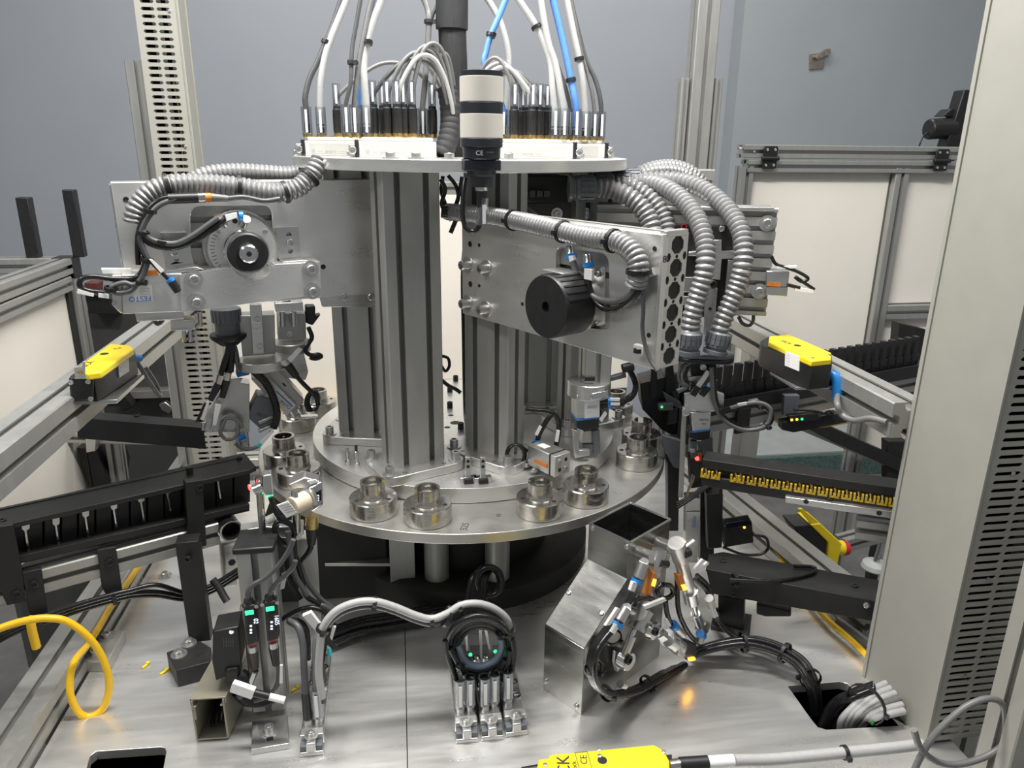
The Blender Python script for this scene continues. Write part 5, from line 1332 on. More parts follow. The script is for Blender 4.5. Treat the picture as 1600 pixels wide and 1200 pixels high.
# yellow parts track
A_, B_ = Zp(1100, 742, 232), Zp(1400, 791, 232)
dY = (B_-A_).normalized(); PYl = Plane(A_, V((dY.y, -dY.x, 0))); ny, uy = PYl.n, PYl.u
cr = lambda x, y: (1020+x/4, 680+y/4)
def yp(l, off=0): return [PYl.pt(*cr(x, y), off) for x, y in l]
t = T('parts_track', 'black track holding the row of yellow parts on the right', 'feed track', PYl.pt(1250, 800, -20))
ext(t, 'upper_rail', blackan, yp([(310, 150), (1640, 350), (1640, 403), (310, 205)], 4), -ny*34, bev=0.8)
ext(t, 'lower_rail', blackan, yp([(300, 256), (1640, 432), (1640, 530), (380, 330), (300, 310)], 6), -ny*34, bev=0.8)
ext(t, 'back_web', darker, yp([(310, 190), (1640, 390), (1640, 470), (310, 290)], -24), -ny*6)
for x, y in ((597, 180), (1338, 290)): cyl(t, 'knob', black, PYl.pt(*cr(x, y+8), -14), PYl.pt(*cr(x, y-8), -14), 6, n=14)
bolt(t, PYl.pt(*cr(1103, 408), 4), ny, 5, 4, False, black)
ext(t, 'support_strip', alu, yp([(828, 385), (1640, 498), (1640, 545), (826, 422)], 14), -ny*12, bev=0.8)
for x, y in ((958, 415), (1415, 487)): lathe(t, 'slot', blackan, PYl.pt(*cr(x, y), 14.2), ny, [(3.4, 0), (3.4, 0.3)], 14)
a_, b_ = PYl.pt(*cr(1270, 560), -20), PYl.pt(*cr(1640, 610), -20)
profile(t, 'support_profile', a_, b_, 30, 30, 1, 1, ny)
G = 'yellow parts in the right track'
def mk_ypart(): return MB().box((-6.2, -5, -5), (-3.6, 5, 4)).box((3.6, -5, -5), (6.2, 5, 4)).box((-6.2, -5, -6.5), (6.2, 5, -4)).box((-1.6, -5.5, -4), (1.6, -3, 0))
for i, x in enumerate([330, 395, 515]+[545+k*74 for k in range(14)]):
    y = 225+(x-320)*0.152
    o = T('yellow_part', 'small yellow part, %s from the inner end of the right track' % ORD[i], 'part', PYl.pt(*cr(x, y), 2), G)
    place(o, 'shell', 'ypart', mk_ypart, yparts, PYl.pt(*cr(x, y+6), 2), x=uy)
    cyl(o, 'pin', brass, PYl.pt(*cr(x+4, y+18), 6), PYl.pt(*cr(x+2, y-20), 6), 1.4, n=8)
# low black chute cover
A_, B_ = Zp(1103, 889, 100), Zp(1374, 941, 100)
dL = (B_-A_).normalized(); PLo = Plane(A_, V((dL.y, -dL.x, 0))); nl_ = PLo.n
t = T('low_guard', 'long black angular guard running to the foot of the near duct', 'guard', PLo.pt(1240, 950, -20))
q = [Zp(x, y, 100) for x, y in ((1103, 888), (1374, 941), (1390, 944), (1392, 910), (1377, 907), (1130, 862), (1108, 866))]
ext(t, 'top', blackan, q, (0, 0, -5), bev=0.8)
ext(t, 'front', blackan, [PLo.pt(x, y, 0) for x, y in ((1103, 889), (1392, 944), (1390, 975), (1112, 928))], -nl_*6, bev=0.8)
ext(t, 'foot', black, [PLo.pt(x, y, -8) for x, y in ((1122, 930), (1163, 938), (1162, 985), (1122, 985))], -nl_*30, bev=1)
for px in ((1336, 916), (1130, 877)): bolt(t, Zp(*px, 100), ZU, 4.5, 2, False, black)
for px in ((1354, 945), (1146, 928)): bolt(t, PLo.pt(*px, 0), nl_, 4, 2.5, False, zinc if px[0] > 1200 else black)
tube(t, 'wire', bcable, [Zp(1140, 906, 103), Zp(1200, 908, 104), Zp(1245, 902, 104), Zp(1272, 893, 104), Zp(1270, 886, 104), Zp(1240, 884, 104)], 2.6)
for px in ((1147, 900), (1147, 913)): tie(t, PLo.pt(px[0], px[1], 3), uk, 3)
f = Fr(Zp(1140, 972, 0), dL); fbox(t, 'base_plate', black, f, (-25, -30, 0), (30, 20, 8), 1); bolt(t, Zp(1140, 972, 8), ZU, 5, 5)
ext(t, 'under_block', black, [PLo.pt(x, y, -14) for x, y in ((1182, 944), (1236, 956), (1236, 964), (1196, 964), (1182, 960))], -nl_*26, bev=2)
# emergency stop box and its flag
c = Yp(1290, 850, -40)
t = T('emergency_stop', 'yellow and black emergency stop box with red button outside the frame', 'switch box', Yp(1280, 890, -40))
pe_ = Plane((0, -40, 0), (0, -1, 0))
ext(t, 'black_half', black, pe_.pts([(1240, 822), (1268, 820), (1292, 848), (1288, 875), (1262, 860)]), (0, 45, 0), bev=2)
ext(t, 'yellow_half', yellow, pe_.pts([(1266, 820), (1282, 818), (1316, 850), (1306, 896), (1292, 878), (1294, 848)], 2), (0, 50, 0), bev=2)
ext(t, 'yellow_flag', yellow, pe_.pts([(1248, 796), (1254, 795), (1280, 817), (1270, 822)], 0), (0, 6, 0), bev=0.5)
cyl(t, 'collar', yellow, pe_.pt(1300, 856, -20), pe_.pt(1316, 856, -20), 14, n=24)
lathe(t, 'red_button', redp, pe_.pt(1314, 857, -20), (1, 0.1, -0.05), [(9, 0), (12, 2), (13.5, 4), (13.5, 12), (12, 14)], 24)
profile(t, 'mount_rail', pe_.pt(1310, 850, -80), pe_.pt(1420, 820, -160), 30, 30, 1, 1, (0, 0, 1))
t = T('levelling_foot', 'pale round machine foot on the floor beyond the low guard', 'foot', Yp(1368, 890, 600))
c = Yp(1368, 882, 600); lathe(t, 'pad', palef, c, ZU, [(38, -12), (40, -8), (36, 4), (14, 10)], 28); cyl(t, 'stud', chrome, c+V((0, 0, 8)), c+V((12, 0, 120)), 9)
# black vertical feeder stand at the right of the dial
PS_ = Plane((400, -190, 200), (-0.2, -1, 0)); ns_ = PS_.n
t = T('feeder_stand', 'black feeder stand with cylinder between dial and right tracks', 'stand', Zp(1090, 890, 10))
ext(t, 'column', black, PS_.pts([(1095, 700), (1114, 700), (1116, 880), (1094, 880)], -20), -ns_*30, bev=1)
ext(t, 'rear_column', black, PS_.pts([(1043, 690), (1062, 690), (1060, 830), (1044, 830)], -40), -ns_*30, bev=1)
ext(t, 'arm_plate', gland, PS_.pts([(1034, 680), (1066, 690), (1068, 735), (1052, 730), (1036, 700)], -30), -ns_*10, bev=1)
ext(t, 'head_block', black, PS_.pts([(1078, 716), (1100, 712), (1100, 760), (1080, 764)], 4), -ns_*26, bev=1.5)
lathe(t, 'red_lamp', ledr, PS_.pt(1089, 716, 6), ns_, [(3.2, 0), (3.2, 2)], 10)
for i, px in enumerate((1092, 1095)): cyl(t, 'indicator', orange, PS_.pt(px, 708, 6), PS_.pt(px, 720, 6), 1.4, n=8)
cb2 = ext(t, 'cylinder', alux, PS_.pts([(1072, 800), (1094, 800), (1090, 880), (1070, 880)], 12), -ns_*22, bev=0.8)
text(cb2, 'lettering', blueink, 'FESTO', PS_.pt(1083, 806, 12.4), V((0, 0, -1)), PS_.u, 7)
ext(cb2, 'cylinder_head', alu, PS_.pts([(1072, 778), (1094, 778), (1094, 798), (1072, 798)], 12), -ns_*22, bev=0.8)
ext(t, 'valve_block', black, PS_.pts([(1104, 772), (1130, 772), (1128, 856), (1106, 858)], 8), -ns_*24, bev=1)
for k in range(3): tube(t, 'wire', bcable, [PS_.pt(x, y, 14+3*k) for x, y in ((1058, 786+4*k), (1080, 774+3*k), (1104, 758+2*k), (1122, 754), (1127, 766), (1124, 776))], 2.2)
tube(t, 'wire', mgrey, [PS_.pt(x, y, 14) for x, y in ((1082, 742), (1080, 752), (1076, 762), (1074, 774))], 1.6)
tube(t, 'wire', brass, [PS_.pt(x, y, 15) for x, y in ((1085, 743), (1082, 754), (1077, 764), (1075, 776))], 1.2)
lathe(t, 'status_lamp', ledy, PS_.pt(1070, 847, 14), ns_, [(1.6, 0), (1.6, 1)], 8)
t = T('amplifier_box', 'small black sensor amplifier with amber lamp beside the right base rail', 'amplifier', Yp(1150, 850, -120))
p_ = Plane((0, -120, 0), (-0.2, -1, 0))
ext(t, 'body', black, p_.pts([(1130, 822), (1175, 815), (1178, 848), (1132, 856)]), -p_.n*24, bev=1.5)
ext(t, 'top_face', glass, p_.pts([(1134, 818), (1172, 812), (1175, 820), (1134, 828)], 1), -p_.n*14, bev=0.6)
lathe(t, 'amber_lamp', ledo, p_.pt(1163, 824, 1.5), p_.n, [(1.8, 0), (1.8, 0.8)], 8)
tube(t, 'lead', bcable, [p_.pt(x, y, 0) for x, y in ((1176, 835), (1196, 840), (1200, 856), (1188, 866), (1160, 866), (1130, 855))], 2.4)
t = T('dark_feeder_block', 'black feeder mechanism behind the dial right edge with green lamp', 'feeder', Yp(1030, 680, -20))
p_ = Plane((330, -60, 0), (-0.2, -1, 0))
ext(t, 'body', black, p_.pts([(1000, 600), (1040, 590), (1066, 640), (1066, 690), (1034, 672), (1004, 640)], 0), -p_.n*60, bev=2)
ext(t, 'upper_arm', black, p_.pts([(1018, 560), (1026, 556), (1028, 620), (1016, 620)], 6), -p_.n*14, bev=1)
ext(t, 'upper_arm', black, p_.pts([(1040, 575), (1052, 570), (1056, 612), (1040, 616)], 6), -p_.n*14, bev=1)
ext(t, 'side_plate', gland, p_.pts([(1036, 612), (1064, 630), (1066, 640), (1042, 630)], 14), -p_.n*6, bev=0.6)
ext(t, 'sensor', gland, p_.pts([(1028, 632), (1052, 630), (1052, 641), (1030, 642)], 22), -p_.n*12, bev=1)
lathe(t, 'green_lamp', ledg, p_.pt(1034, 636, 24), p_.n, [(1.8, 0), (1.8, 0.8)], 8)
t = T('small_display', 'black sensor with lit yellow lamps hanging under the comb conveyor', 'sensor', Yp(1255, 655, 40))
p_ = Plane((0, 40, 0), (-0.1, -1, 0))
ext(t, 'plate', blackan, p_.pts([(1222, 660), (1310, 646), (1325, 660), (1240, 676), (1222, 672)]), -p_.n*20, bev=1)
ext(t, 'body', black, p_.pts([(1232, 650), (1278, 645), (1282, 656), (1236, 661)], 6), -p_.n*12, bev=1)
for i, px in enumerate((1237, 1245, 1253)): lathe(t, 'lamp', (ledo, ledy, ledg)[i], p_.pt(px, 656-0.6*i, 6.4), p_.n, [(2.2, 0), (2.2, 0.8)], 10)
tube(t, 'lead', bcable, [p_.pt(x, y, 4) for x, y in ((1280, 648), (1295, 642), (1300, 648), (1270, 642), (1240, 640))], 2.2)
ext(t, 'hanger', gland, p_.pts([(1226, 618), (1250, 618), (1246, 650), (1224, 650)], -6), -p_.n*12, bev=1)

# ================================================================== interlock switches
def switch(lab, top, zt_, h1, h2, m1=yellow):
    c = sum((Zp(x, y, zt_) for x, y in top), V((0, 0, 0)))/len(top)
    t = T('interlock_switch', lab, 'safety switch', V((c.x, c.y, zt_-h1-h2)))
    P = [Zp(x, y, zt_) for x, y in top]
    ext(t, 'yellow_cover', yellow, P, (0, 0, -h1), bev=1.6)
    return t, P, c
t, P, c = switch('yellow and black safety switch on the right side rail', [(1202, 525), (1233, 522), (1299, 551), (1299, 561), (1268, 564), (1201, 534)], 414, 8, 30)
bx = [Zp(x, y, 406) for x, y in ((1188, 533), (1200, 526), (1232, 526), (1300, 557), (1300, 570), (1268, 573), (1190, 540))]
bo = ext(t, 'body', black, bx, (0, 0, -32), bev=1)
pf = Plane(Zp(1190, 540, 406), (Zp(1190, 540, 406)-Zp(1268, 573, 406)).cross(V((0, 0, 1))))
if pf.n.dot(CAM-pf.p0) < 0: pf = Plane(pf.p0, -pf.n)
ext(t, 'rating_plate', label, pf.pts([(1227, 548), (1249, 557), (1248, 580), (1226, 571)], 1.2), -pf.n*1)
for k in range(4): text(t, 'printed_text', ink, ('--- --', '-----', '-- ---', '----')[k], pf.pt(1229, 555+k*4.6, 1.5), pf.u, V((0, 0, 1)), 3.6)
text(t, 'printed_text', ink, 'SICK', Zp(1218, 532, 414.2), Zp(1250, 545, 414)-Zp(1218, 532, 414), V((0, 1, 0)), 11)
lathe(t, 'key_slot', black, Zp(1246, 540, 414), ZU, [(5, 0), (5, 0.4)], 16)
for px in ((1269, 560), (1296, 555)): bolt(t, Zp(*px, 414), ZU, 3, 1.5, False)
c = Zp(1286, 580, 388)
lathe(t, 'cable_nut', chrome, c, V((0.3, -1, 0)), [(8, 0), (8, 7), (6.5, 8), (6.5, 14)], 6)
tube(t, 'blue_plug', bluep, [c+V((4, -12, 0)), c+V((8, -20, -4)), c+V((10, -24, -16)), c+V((11, -25, -30))], 7.5, 12)
tube(t, 'cable', mgrey, [c+V((11, -25, -26)), Xp(1308, 630, 450), Xp(1316, 648, 454), Xp(1334, 657, 460), Xp(1360, 654, 468), Xp(1386, 660, 476)], 4)
b = MB().box((420, bx[4].y+10, 369), (480, bx[6].y-20, 373)); b.put('mount_plate', zinc, t, bev=0.5)
t, P, c = switch('yellow and black safety switch on the left side rail', [(119, 575), (172, 537), (204, 539), (209, 545), (158, 581), (136, 584)], 422, 8, 30)
bx = [Zp(x, y, 414) for x, y in ((112, 586), (176, 541), (205, 541), (211, 548), (146, 588))]
ext(t, 'body', black, bx, (0, 0, -32), bev=1)
hd = Plane(Zp(108, 590, 414), (0.15, -1, 0))
ext(t, 'head', black, hd.pts([(107, 590), (144, 588), (145, 626), (110, 628)], 10), -hd.n*16, bev=2)
for px in ((111, 597), (138, 596), (112, 624), (142, 623)): bolt(t, hd.pt(*px, 10), hd.n, 2.8, 1.6, False)
ext(t, 'actuator_tongue', zinc, hd.pts([(116, 573), (128, 573), (129, 565), (133, 565), (134, 592), (117, 592)], 12), -hd.n*3, bev=0.4)
bolt(t, hd.pt(125, 582, 12), hd.n, 3, 1.5, False, brass)
pf = Plane(Zp(146, 588, 414), (Zp(211, 548, 414)-Zp(146, 588, 414)).cross(V((0, 0, 1))))
if pf.n.dot(CAM-pf.p0) < 0: pf = Plane(pf.p0, -pf.n)
ext(t, 'rating_plate', label, pf.pts([(185, 566), (201, 556), (202, 580), (187, 590)], 1.2), -pf.n*1)
for k in range(3): text(t, 'printed_text', ink, ('-----', '--- -', '----')[k], pf.pt(187, 570+k*6, 1.5), pf.u, V((0, 0, 1)), 3.8)
text(t, 'printed_text', ink, 'SICK', Zp(134, 574, 422.2), Zp(160, 556, 422)-Zp(134, 574, 422), V((-0.5, 1, 0)), 13)
lathe(t, 'key_slot', black, Zp(163, 553, 422), ZU, [(5, 0), (5, 0.4)], 16)
text(t, 'printed_text', ink, 'CE', Zp(178, 546, 422.2), V((1, 0.6, 0)), V((-0.5, 1, 0)), 8)
tube(t, 'cable', mgrey, [Xp(212, 563, -450), Xp(220, 575, -448), Xp(232, 595, -446), Xp(244, 612, -446), Xp(250, 618, -450), Xp(244, 600, -452), Xp(226, 572, -454)], 3)
lathe(t, 'blue_plug', bluep, Xp(212, 560, -450), V((0.3, 1, -0.3)), [(5, -6), (5, 8), (3, 9)], 12)
b = MB().box((-484, P[0].y, 376), (-440, P[2].y, 381)); b.put('mount_plate', zinc, t, bev=0.5)
zt_ = 74
t, P, c = switch('yellow safety switch lying at the bottom edge of the picture', [(838, 1203), (842, 1186), (858, 1184), (858, 1179), (1022, 1163), (1037, 1172), (1046, 1188), (1046, 1215), (838, 1236)], zt_, 26, 10)
ext(t, 'body', black, [Zp(x, y, zt_-26) for x, y in ((830, 1200), (1050, 1178), (1050, 1212), (830, 1232))], (0, 0, -16), bev=1)
ux = (Zp(1022, 1163, zt_)-Zp(858, 1179, zt_)).normalized()
text(t, 'lettering', ink, 'SICK', Zp(893, 1229, zt_+0.4), Zp(889, 1181, zt_)-Zp(893, 1229, zt_), -ux, 19)
text(t, 'printed_text', ink, 'Lock', Zp(902, 1206, zt_+0.4), Zp(899, 1181, zt_)-Zp(902, 1206, zt_), -ux, 7)
text(t, 'printed_text', ink, 'CE', Zp(918, 1194, zt_+0.4), Zp(916, 1178, zt_)-Zp(918, 1194, zt_), -ux, 10)
fr_ = MB(); f = Fr(Zp(905, 1202, zt_+0.1), ux)
for a, b_ in (((0, 0), (0.6, 22)), ((13, 0), (13.6, 22)), ((0, 21.4), (13.6, 22))): fr_.fbox(f, (a[0], a[1], 0), (b_[0], b_[1], 0.2))
fr_.put('printed_frame', ink, t)
lathe(t, 'key_slot', black, Zp(941, 1188, zt_), ZU, [(5, 0), (5, 0.4)], 18)
for px in ((937, 1182), (936, 1172), (1037, 1176), (852, 1196)): bolt(t, Zp(*px, zt_), ZU, 2.4, 1.6, False)
cyl(t, 'cable_nut', chrome, Zp(1046, 1196, zt_-12), Zp(1062, 1194, zt_-12), 6, n=12)
cyl(t, 'plug', black, Zp(1062, 1194, zt_-12), Zp(1106, 1191, zt_-12), 7, n=14)
cyl(t, 'wire_tag', label, Zp(1106, 1191, zt_-12), Zp(1146, 1188, zt_-12), 6.4, n=12)
cyl(t, 'side_plug', black, Zp(845, 1203, zt_-12), Zp(815, 1205, zt_-12), 6, 4, n=12)
tube(t, 'cable', lgrey, [Zp(1146, 1188, zt_-12), Zp(1200, 1187, 54), Zp(1260, 1182, 50), Zp(1330, 1175, 46), Zp(1400, 1168, 44), Zp(1440, 1163, 42)], 6.2, 12)
tie(t, Zp(1320, 1176, 46), ux, 6.6)
t = T('grey_cable', 'slim grey cable looping at the foot of the near cable duct', 'cable', Zp(1500, 1150, 40))
tube(t, 'loop', mgrey, [Yp(x, y, -590) for x, y in ((1424, 1215), (1437, 1185), (1455, 1155), (1480, 1128), (1510, 1104), (1540, 1092), (1562, 1096), (1570, 1112), (1570, 1145), (1565, 1165), (1540, 1182), (1500, 1194), (1470, 1192), (1448, 1180), (1436, 1165), (1428, 1140))], 3.6, 10)

# ================================================================== chute with actuators
cc = lambda x, y: (840+x/3.5285, 780+y/3.5285)
F_ = Zp(*cc(243, 1187), 0); L_ = Zp(*cc(35, 1042), 0)
e = (L_-F_); wC = e.length; e.normalize(); s_ = V((-e.y, e.x, 0))
if s_.x < 0: s_ = -s_
nS = V(-e)
PS = Plane(F_, nS)
if (CAM-F_).dot(nS) < 0: pass
def sp(l, off=0): return [PS.pt(*cc(x, y), off) for x, y in l]
t = T('parts_chute', 'bent stainless sheet chute with open top in front of the dial', 'chute', F_+s_*60-nS*30)
q0 = F_; q1 = PS.pt(*cc(250, 830)); q2 = PS.pt(*cc(497, 440)); q3 = PS.pt(*cc(515, 235)); q4 = PS.pt(*cc(730, 140)); 
q1 = V((F_.x, F_.y, q1.z)); q3 = V((q2.x, q2.y, q3.z)); q4 = V((q4.x, q4.y, q3.z)); q5 = V((q4.x, q4.y, 0))
th = 1.6
W = -nS*wC
ext(t, 'side_wall', sheet, [q0, q1, q2, q3, q4, q5], -nS*th, bev=0.4)
ext(t, 'side_wall', sheet, [p+W for p in (q0, q1, q2, q3, q4, q5)], nS*th, bev=0.4)
def panel(nm, a, b_):
    d_ = (b_-a).normalized(); nn = d_.cross(nS).normalized()
    if nn.dot(CAM-a) < 0: nn = -nn
    ext(t, nm, sheet, [a, b_, b_+W, a+W], nn*th, bev=0.4)
panel('lower_front', q0, q1); panel('sloping_front', q1, q2); panel('upper_front', q2, q3)
ext(t, 'back_wall', sheet, [q4, q5, q5+W, q4+W], -s_*th, bev=0.4)
rim = MB()
for a, b_ in ((q3, q4), (q3+W, q4+W), (q3, q3+W), (q4, q4+W)):
    rim.tube([a, b_], 1.6, 6, smooth=False)
rim.put('rim', chrome, t)
for x, y in ((45, 1000), (215, 1140), (303, 158), (490, 262), (172, 515), (353, 628)):
    pp = cc(x, y); 
    a, b_ = (q0, q1) if y > 800 else ((q2, q3) if y < 400 else (q1, q2))
    nn = (b_-a).normalized().cross(nS).normalized()
    if nn.dot(CAM-a) < 0: nn = -nn
    d_ = ray(*pp); k = ((a+nn*th-CAM).dot(nn))/d_.dot(nn)
    bolt(t, CAM+d_*k, nn, 3.2, 2.2, False, zinc, 'screw')
ext(t, 'pivot_bracket', black, sp([(385, 790), (470, 830), (440, 945), (390, 905)], 16), -nS*15, bev=1)
ext(t, 'pivot_plate', zinc, sp([(430, 840), (500, 880), (440, 955), (425, 900)], 22), -nS*5, bev=0.5)
# two actuators and their linkages
def spt(x, y, off): return PS.pt(*cc(x, y), off)
t = T('chute_actuator', 'left slim air cylinder with glowing sensor on the chute side', 'air cylinder', spt(600, 800, 30), 'air cylinders on the chute')
cyl(t, 'pivot_pin', alu, spt(555, 285, 2), spt(640, 320, 40), 6.5, n=18)
cyl(t, 'clevis', zinc, spt(675, 278, 40), spt(640, 395, 40), 9, n=18)
cyl(t, 'thumb_screw', black, spt(670, 350, 46), spt(712, 358, 48), 5, n=14)
cyl(t, 'barrel', alu, spt(650, 390, 38), spt(545, 705, 34), 8.2, n=20)
for k in range(5): MB().ring(spt(690-3*k, 290+12*k, 40), spt(650, 390, 40)-spt(675, 290, 40), 9.6, 8.6, 1.4, 18).put('thread', zinc, t)
ext(t, 'sensor', orange, sp([(640, 405), (660, 410), (625, 535), (602, 530)], 50), -nS*8, bev=1)
ext(t, 'lit_window', ledo, sp([(640, 440), (656, 445), (645, 482), (630, 476)], 50.6), -nS*1)
cyl(t, 'lower_cap', alu, spt(600, 610, 36), spt(545, 715, 36), 10, n=20)
cyl(t, 'rod', chrome, spt(530, 715, 34), spt(510, 760, 34), 4, n=14)
cyl(t, 'rod_end', zinc, spt(520, 750, 34), spt(480, 850, 32), 6, n=14)
lathe(t, 'rod_eye', chrome, spt(478, 882, 28), nS, [(12, -4), (12, 8), (11, 9), (5, 9)], 24)
bolt(t, spt(492, 880, 37), nS, 6, 5, False, black)
for a, b_, q in (((585, 350), (555, 430), (548, 450)), ((490, 600), (450, 670), (440, 690))):
    cyl(t, 'air_elbow', chrome, spt(a[0]+30, a[1]+15, 42), spt(*a, 44), 6, n=14)
    cyl(t, 'air_fitting', zinc, spt(*a, 44), spt(*b_, 44), 6.4, n=16)
    lathe(t, 'blue_collar', bluep, spt(*q, 44), spt(*q, 44)-spt(*a, 44), [(7, -2), (7, 3)], 16)
ext(t, 'wire_tag', label, sp([(528, 455), (556, 462), (535, 512), (512, 505)], 48), -nS*4, bev=0.4)
ext(t, 'wire_tag', label, sp([(435, 690), (455, 700), (425, 745), (408, 735)], 48), -nS*4, bev=0.4)
ext(t, 'wire_tag', label, sp([(590, 590), (705, 545), (712, 562), (600, 608)], 60), -nS*4, bev=0.4)
t = T('chute_actuator', 'right slim air cylinder with amber lamp and ball-joint link on the chute', 'air cylinder', spt(820, 700, 40), 'air cylinders on the chute')
cyl(t, 'pivot_pin', alu, spt(665, 235, 2), spt(745, 265, 46), 7, n=18)
cyl(t, 'clevis', alu, spt(765, 240, 50), spt(790, 330, 50), 10.5, n=20)
cyl(t, 'cross_tube', zinc, spt(800, 280, 52), spt(860, 235, 56), 5, n=14)
cyl(t, 'thumb_screw', black, spt(808, 300, 58), spt(835, 290, 60), 6, n=14)
ext(t, 'orange_tab', orange, sp([(825, 305), (842, 310), (842, 348), (828, 345)], 58), -nS*4, bev=0.5)
cyl(t, 'barrel', alu, spt(785, 330, 50), spt(848, 540, 46), 8.4, n=20)
ext(t, 'sensor', orange, sp([(778, 420), (798, 415), (825, 500), (800, 510)], 60), -nS*8, bev=1)
ext(t, 'lit_window', ledo, sp([(794, 475), (812, 470), (825, 498), (806, 505)], 60.6), -nS*1)
cyl(t, 'lower_cap', zinc, spt(838, 500, 48), spt(850, 560, 46), 10.5, n=20)
cyl(t, 'rod', chrome, spt(852, 560, 46), spt(872, 640, 44), 4.4, n=14)
cyl(t, 'rod_end', zinc, spt(870, 630, 44), spt(895, 690, 42), 6.6, n=14)
lathe(t, 'rod_eye', zinc, spt(902, 700, 40), nS, [(10, -4), (10, 8), (5, 9)], 22)
cyl(t, 'link_rod', chrome, spt(640, 720, 44), spt(760, 800, 50), 6.2, n=16)
lathe(t, 'ball_joint', chrome, spt(630, 718, 44), nS, [(4, -9), (11, -4), (13, 0), (11, 6), (5, 8)], 24)
bolt(t, spt(640, 725, 52), nS, 5, 5, False, black)
cyl(t, 'link_nut', zinc, spt(668, 735, 46), spt(692, 755, 47), 8, n=6)
cyl(t, 'link_barrel', alu, spt(715, 765, 48), spt(780, 815, 50), 11, n=20)
ext(t, 'valve', black, sp([(800, 770), (880, 800), (880, 880), (830, 890), (790, 830)], 56), -nS*16, bev=2)
ext(t, 'valve_cap', zinc, sp([(790, 785), (820, 810), (812, 880), (776, 860)], 60), -nS*12, bev=1)
ext(t, 'amber_lamp', ledo, sp([(835, 878), (868, 872), (872, 888), (840, 894)], 58), -nS*5, bev=0.5)
for a, b_ in (((745, 690), (800, 745)), ((895, 740), (890, 790))): cyl(t, 'blue_collar', bluep, spt(*a, 54), spt(a[0]+14, a[1]+14, 54), 6, n=14); cyl(t, 'air_fitting', zinc, spt(a[0]+8, a[1]+8, 54), spt(*b_, 54), 5.4, n=14)
ext(t, 'wire_tag', label, sp([(703, 660), (716, 658), (738, 700), (722, 704)], 56), -nS*3)
for a in ([(865, 385), (912, 330), (924, 338), (876, 396)], [(885, 400), (938, 345), (948, 354), (895, 408)]): ext(t, 'wire_tag', label, sp(a, 62), -nS*3)
cyl(t, 'connector', white, spt(945, 545, 60), spt(960, 590, 60), 6, n=12)
for a in ([(950, 590), (962, 590), (985, 655), (972, 655)], [(965, 590), (975, 590), (998, 645), (988, 650)]): ext(t, 'wire_tag', label, sp(a, 62), -nS*3)
# black tubing round the chute side
t = T('air_tubing', 'bundle of black air tubes curling down the chute side', 'tubing', spt(400, 1000, 30))
for k in range(4):
    o_ = 22+5*k
    tube(t, 'tube', bcable, [spt(x+k*9, y+k*4, o_) for x, y in ((530, 520), (480, 600), (420, 670), (350, 750), (300, 830), (285, 920), (300, 1000), (345, 1055), (420, 1070), (520, 1050), (600, 1010), (700, 950), (790, 900))], 4.0, 8)
for x, y in ((290, 930), (400, 755), (365, 1065), (590, 1010)): tie(t, spt(x+14, y+6, 28), spt(x+20, y+60, 28)-spt(x, y, 28) if y < 1000 else s_, 10)
cyl(t, 'end_fitting', zinc, spt(455, 1018, 44), spt(480, 1025, 44), 5, n=12)
ext(t, 'wire_tag', label, sp([(440, 600), (455, 605), (400, 695), (375, 698)], 46), -nS*3)
for path in ([(690, 470), (735, 480), (745, 520), (715, 545), (675, 540), (660, 500), (680, 470)], [(705, 560), (710, 610), (720, 650), (735, 690)], [(770, 420), (770, 500), (775, 600), (800, 680), (850, 760), (900, 800)], [(870, 440), (920, 490), (950, 540)], [(880, 420), (940, 480), (965, 560)], [(540, 560), (600, 545), (640, 560), (600, 600)]):
    tube(t, 'tube', bcable, [spt(x, y, 52) for x, y in path], 3.2, 8)
# bundle of black tubes to the opening in the bed
cb = lambda x, y: (1100+x/3.2, 900+y/3.2)
t = T('tube_bundle', 'tied bundle of black tubes arching into the bed opening', 'tubing', Zp(1200, 1020, 0))
base = [((-60, 385), 10), ((60, 350), 20), ((190, 330), 28), ((300, 345), 28), ((400, 385), 24), ((480, 440), 18), ((525, 510), 8), ((550, 590), -12), ((560, 680), -40)]
for k in range(7):
    dx, dy = (k % 4)*11-14, (k//4)*16-(k % 4)*6
    tube(t, 'tube', bcable if k % 3 else black, [Zp(*cb(x+dx, y+dy), z+5+(k % 3)*3) for (x, y), z in base], 4.2, 8)
for i in (2, 4, 6): (x, y), z = base[i]; tie(t, Zp(*cb(x+6, y), z+8), Zp(*cb(*base[i+1][0]), z)-Zp(*cb(*base[i-1][0]), z), 13)
for k in range(4): tube(t, 'tube', bcable, [Zp(*cb(x+k*10, y+k*12), 20+4*k) for x, y in ((40, 150), (60, 210), (110, 260), (190, 300), (300, 330), (400, 375))], 3.2, 8)
t = T('cable_bundle', 'bundle of grey cables leaving the bed opening under the near duct', 'cables', Zp(1350, 1110, -20))
for k in range(6):
    m_ = lgrey if k != 3 else mgrey
    tube(t, 'cable', m_, [Zp(*cb(x, y), z) for x, y, z in ((680+k*20, 775-k*3, -30), (692+k*24, 715+k*2, -6), (752+k*20, 650+k*12, 10), (840+k*16, 572+k*24, 20), (950+k*10, 520+k*31, 22))], 4.5, 10)
for k in range(4): tube(t, 'black_cable', bcable, [Zp(*cb(x, y), z) for x, y, z in ((585+k*12, 750, -40), (640+k*8, 640+k*8, -8), (740, 580+k*10, 16), (850, 540+k*8, 28))], 4.4, 8)
tie(t, Zp(*cb(810, 640), 22), V((1, 0.5, 0)), 24)
ext(t, 'green_tag', ledg if 0 else mat('green_wire', (0.03, 0.22, 0.06), 0.4), [Zp(*cb(x, y), 4) for x, y in ((830, 735), (865, 715), (870, 725), (840, 748))], (0, 0, 3))

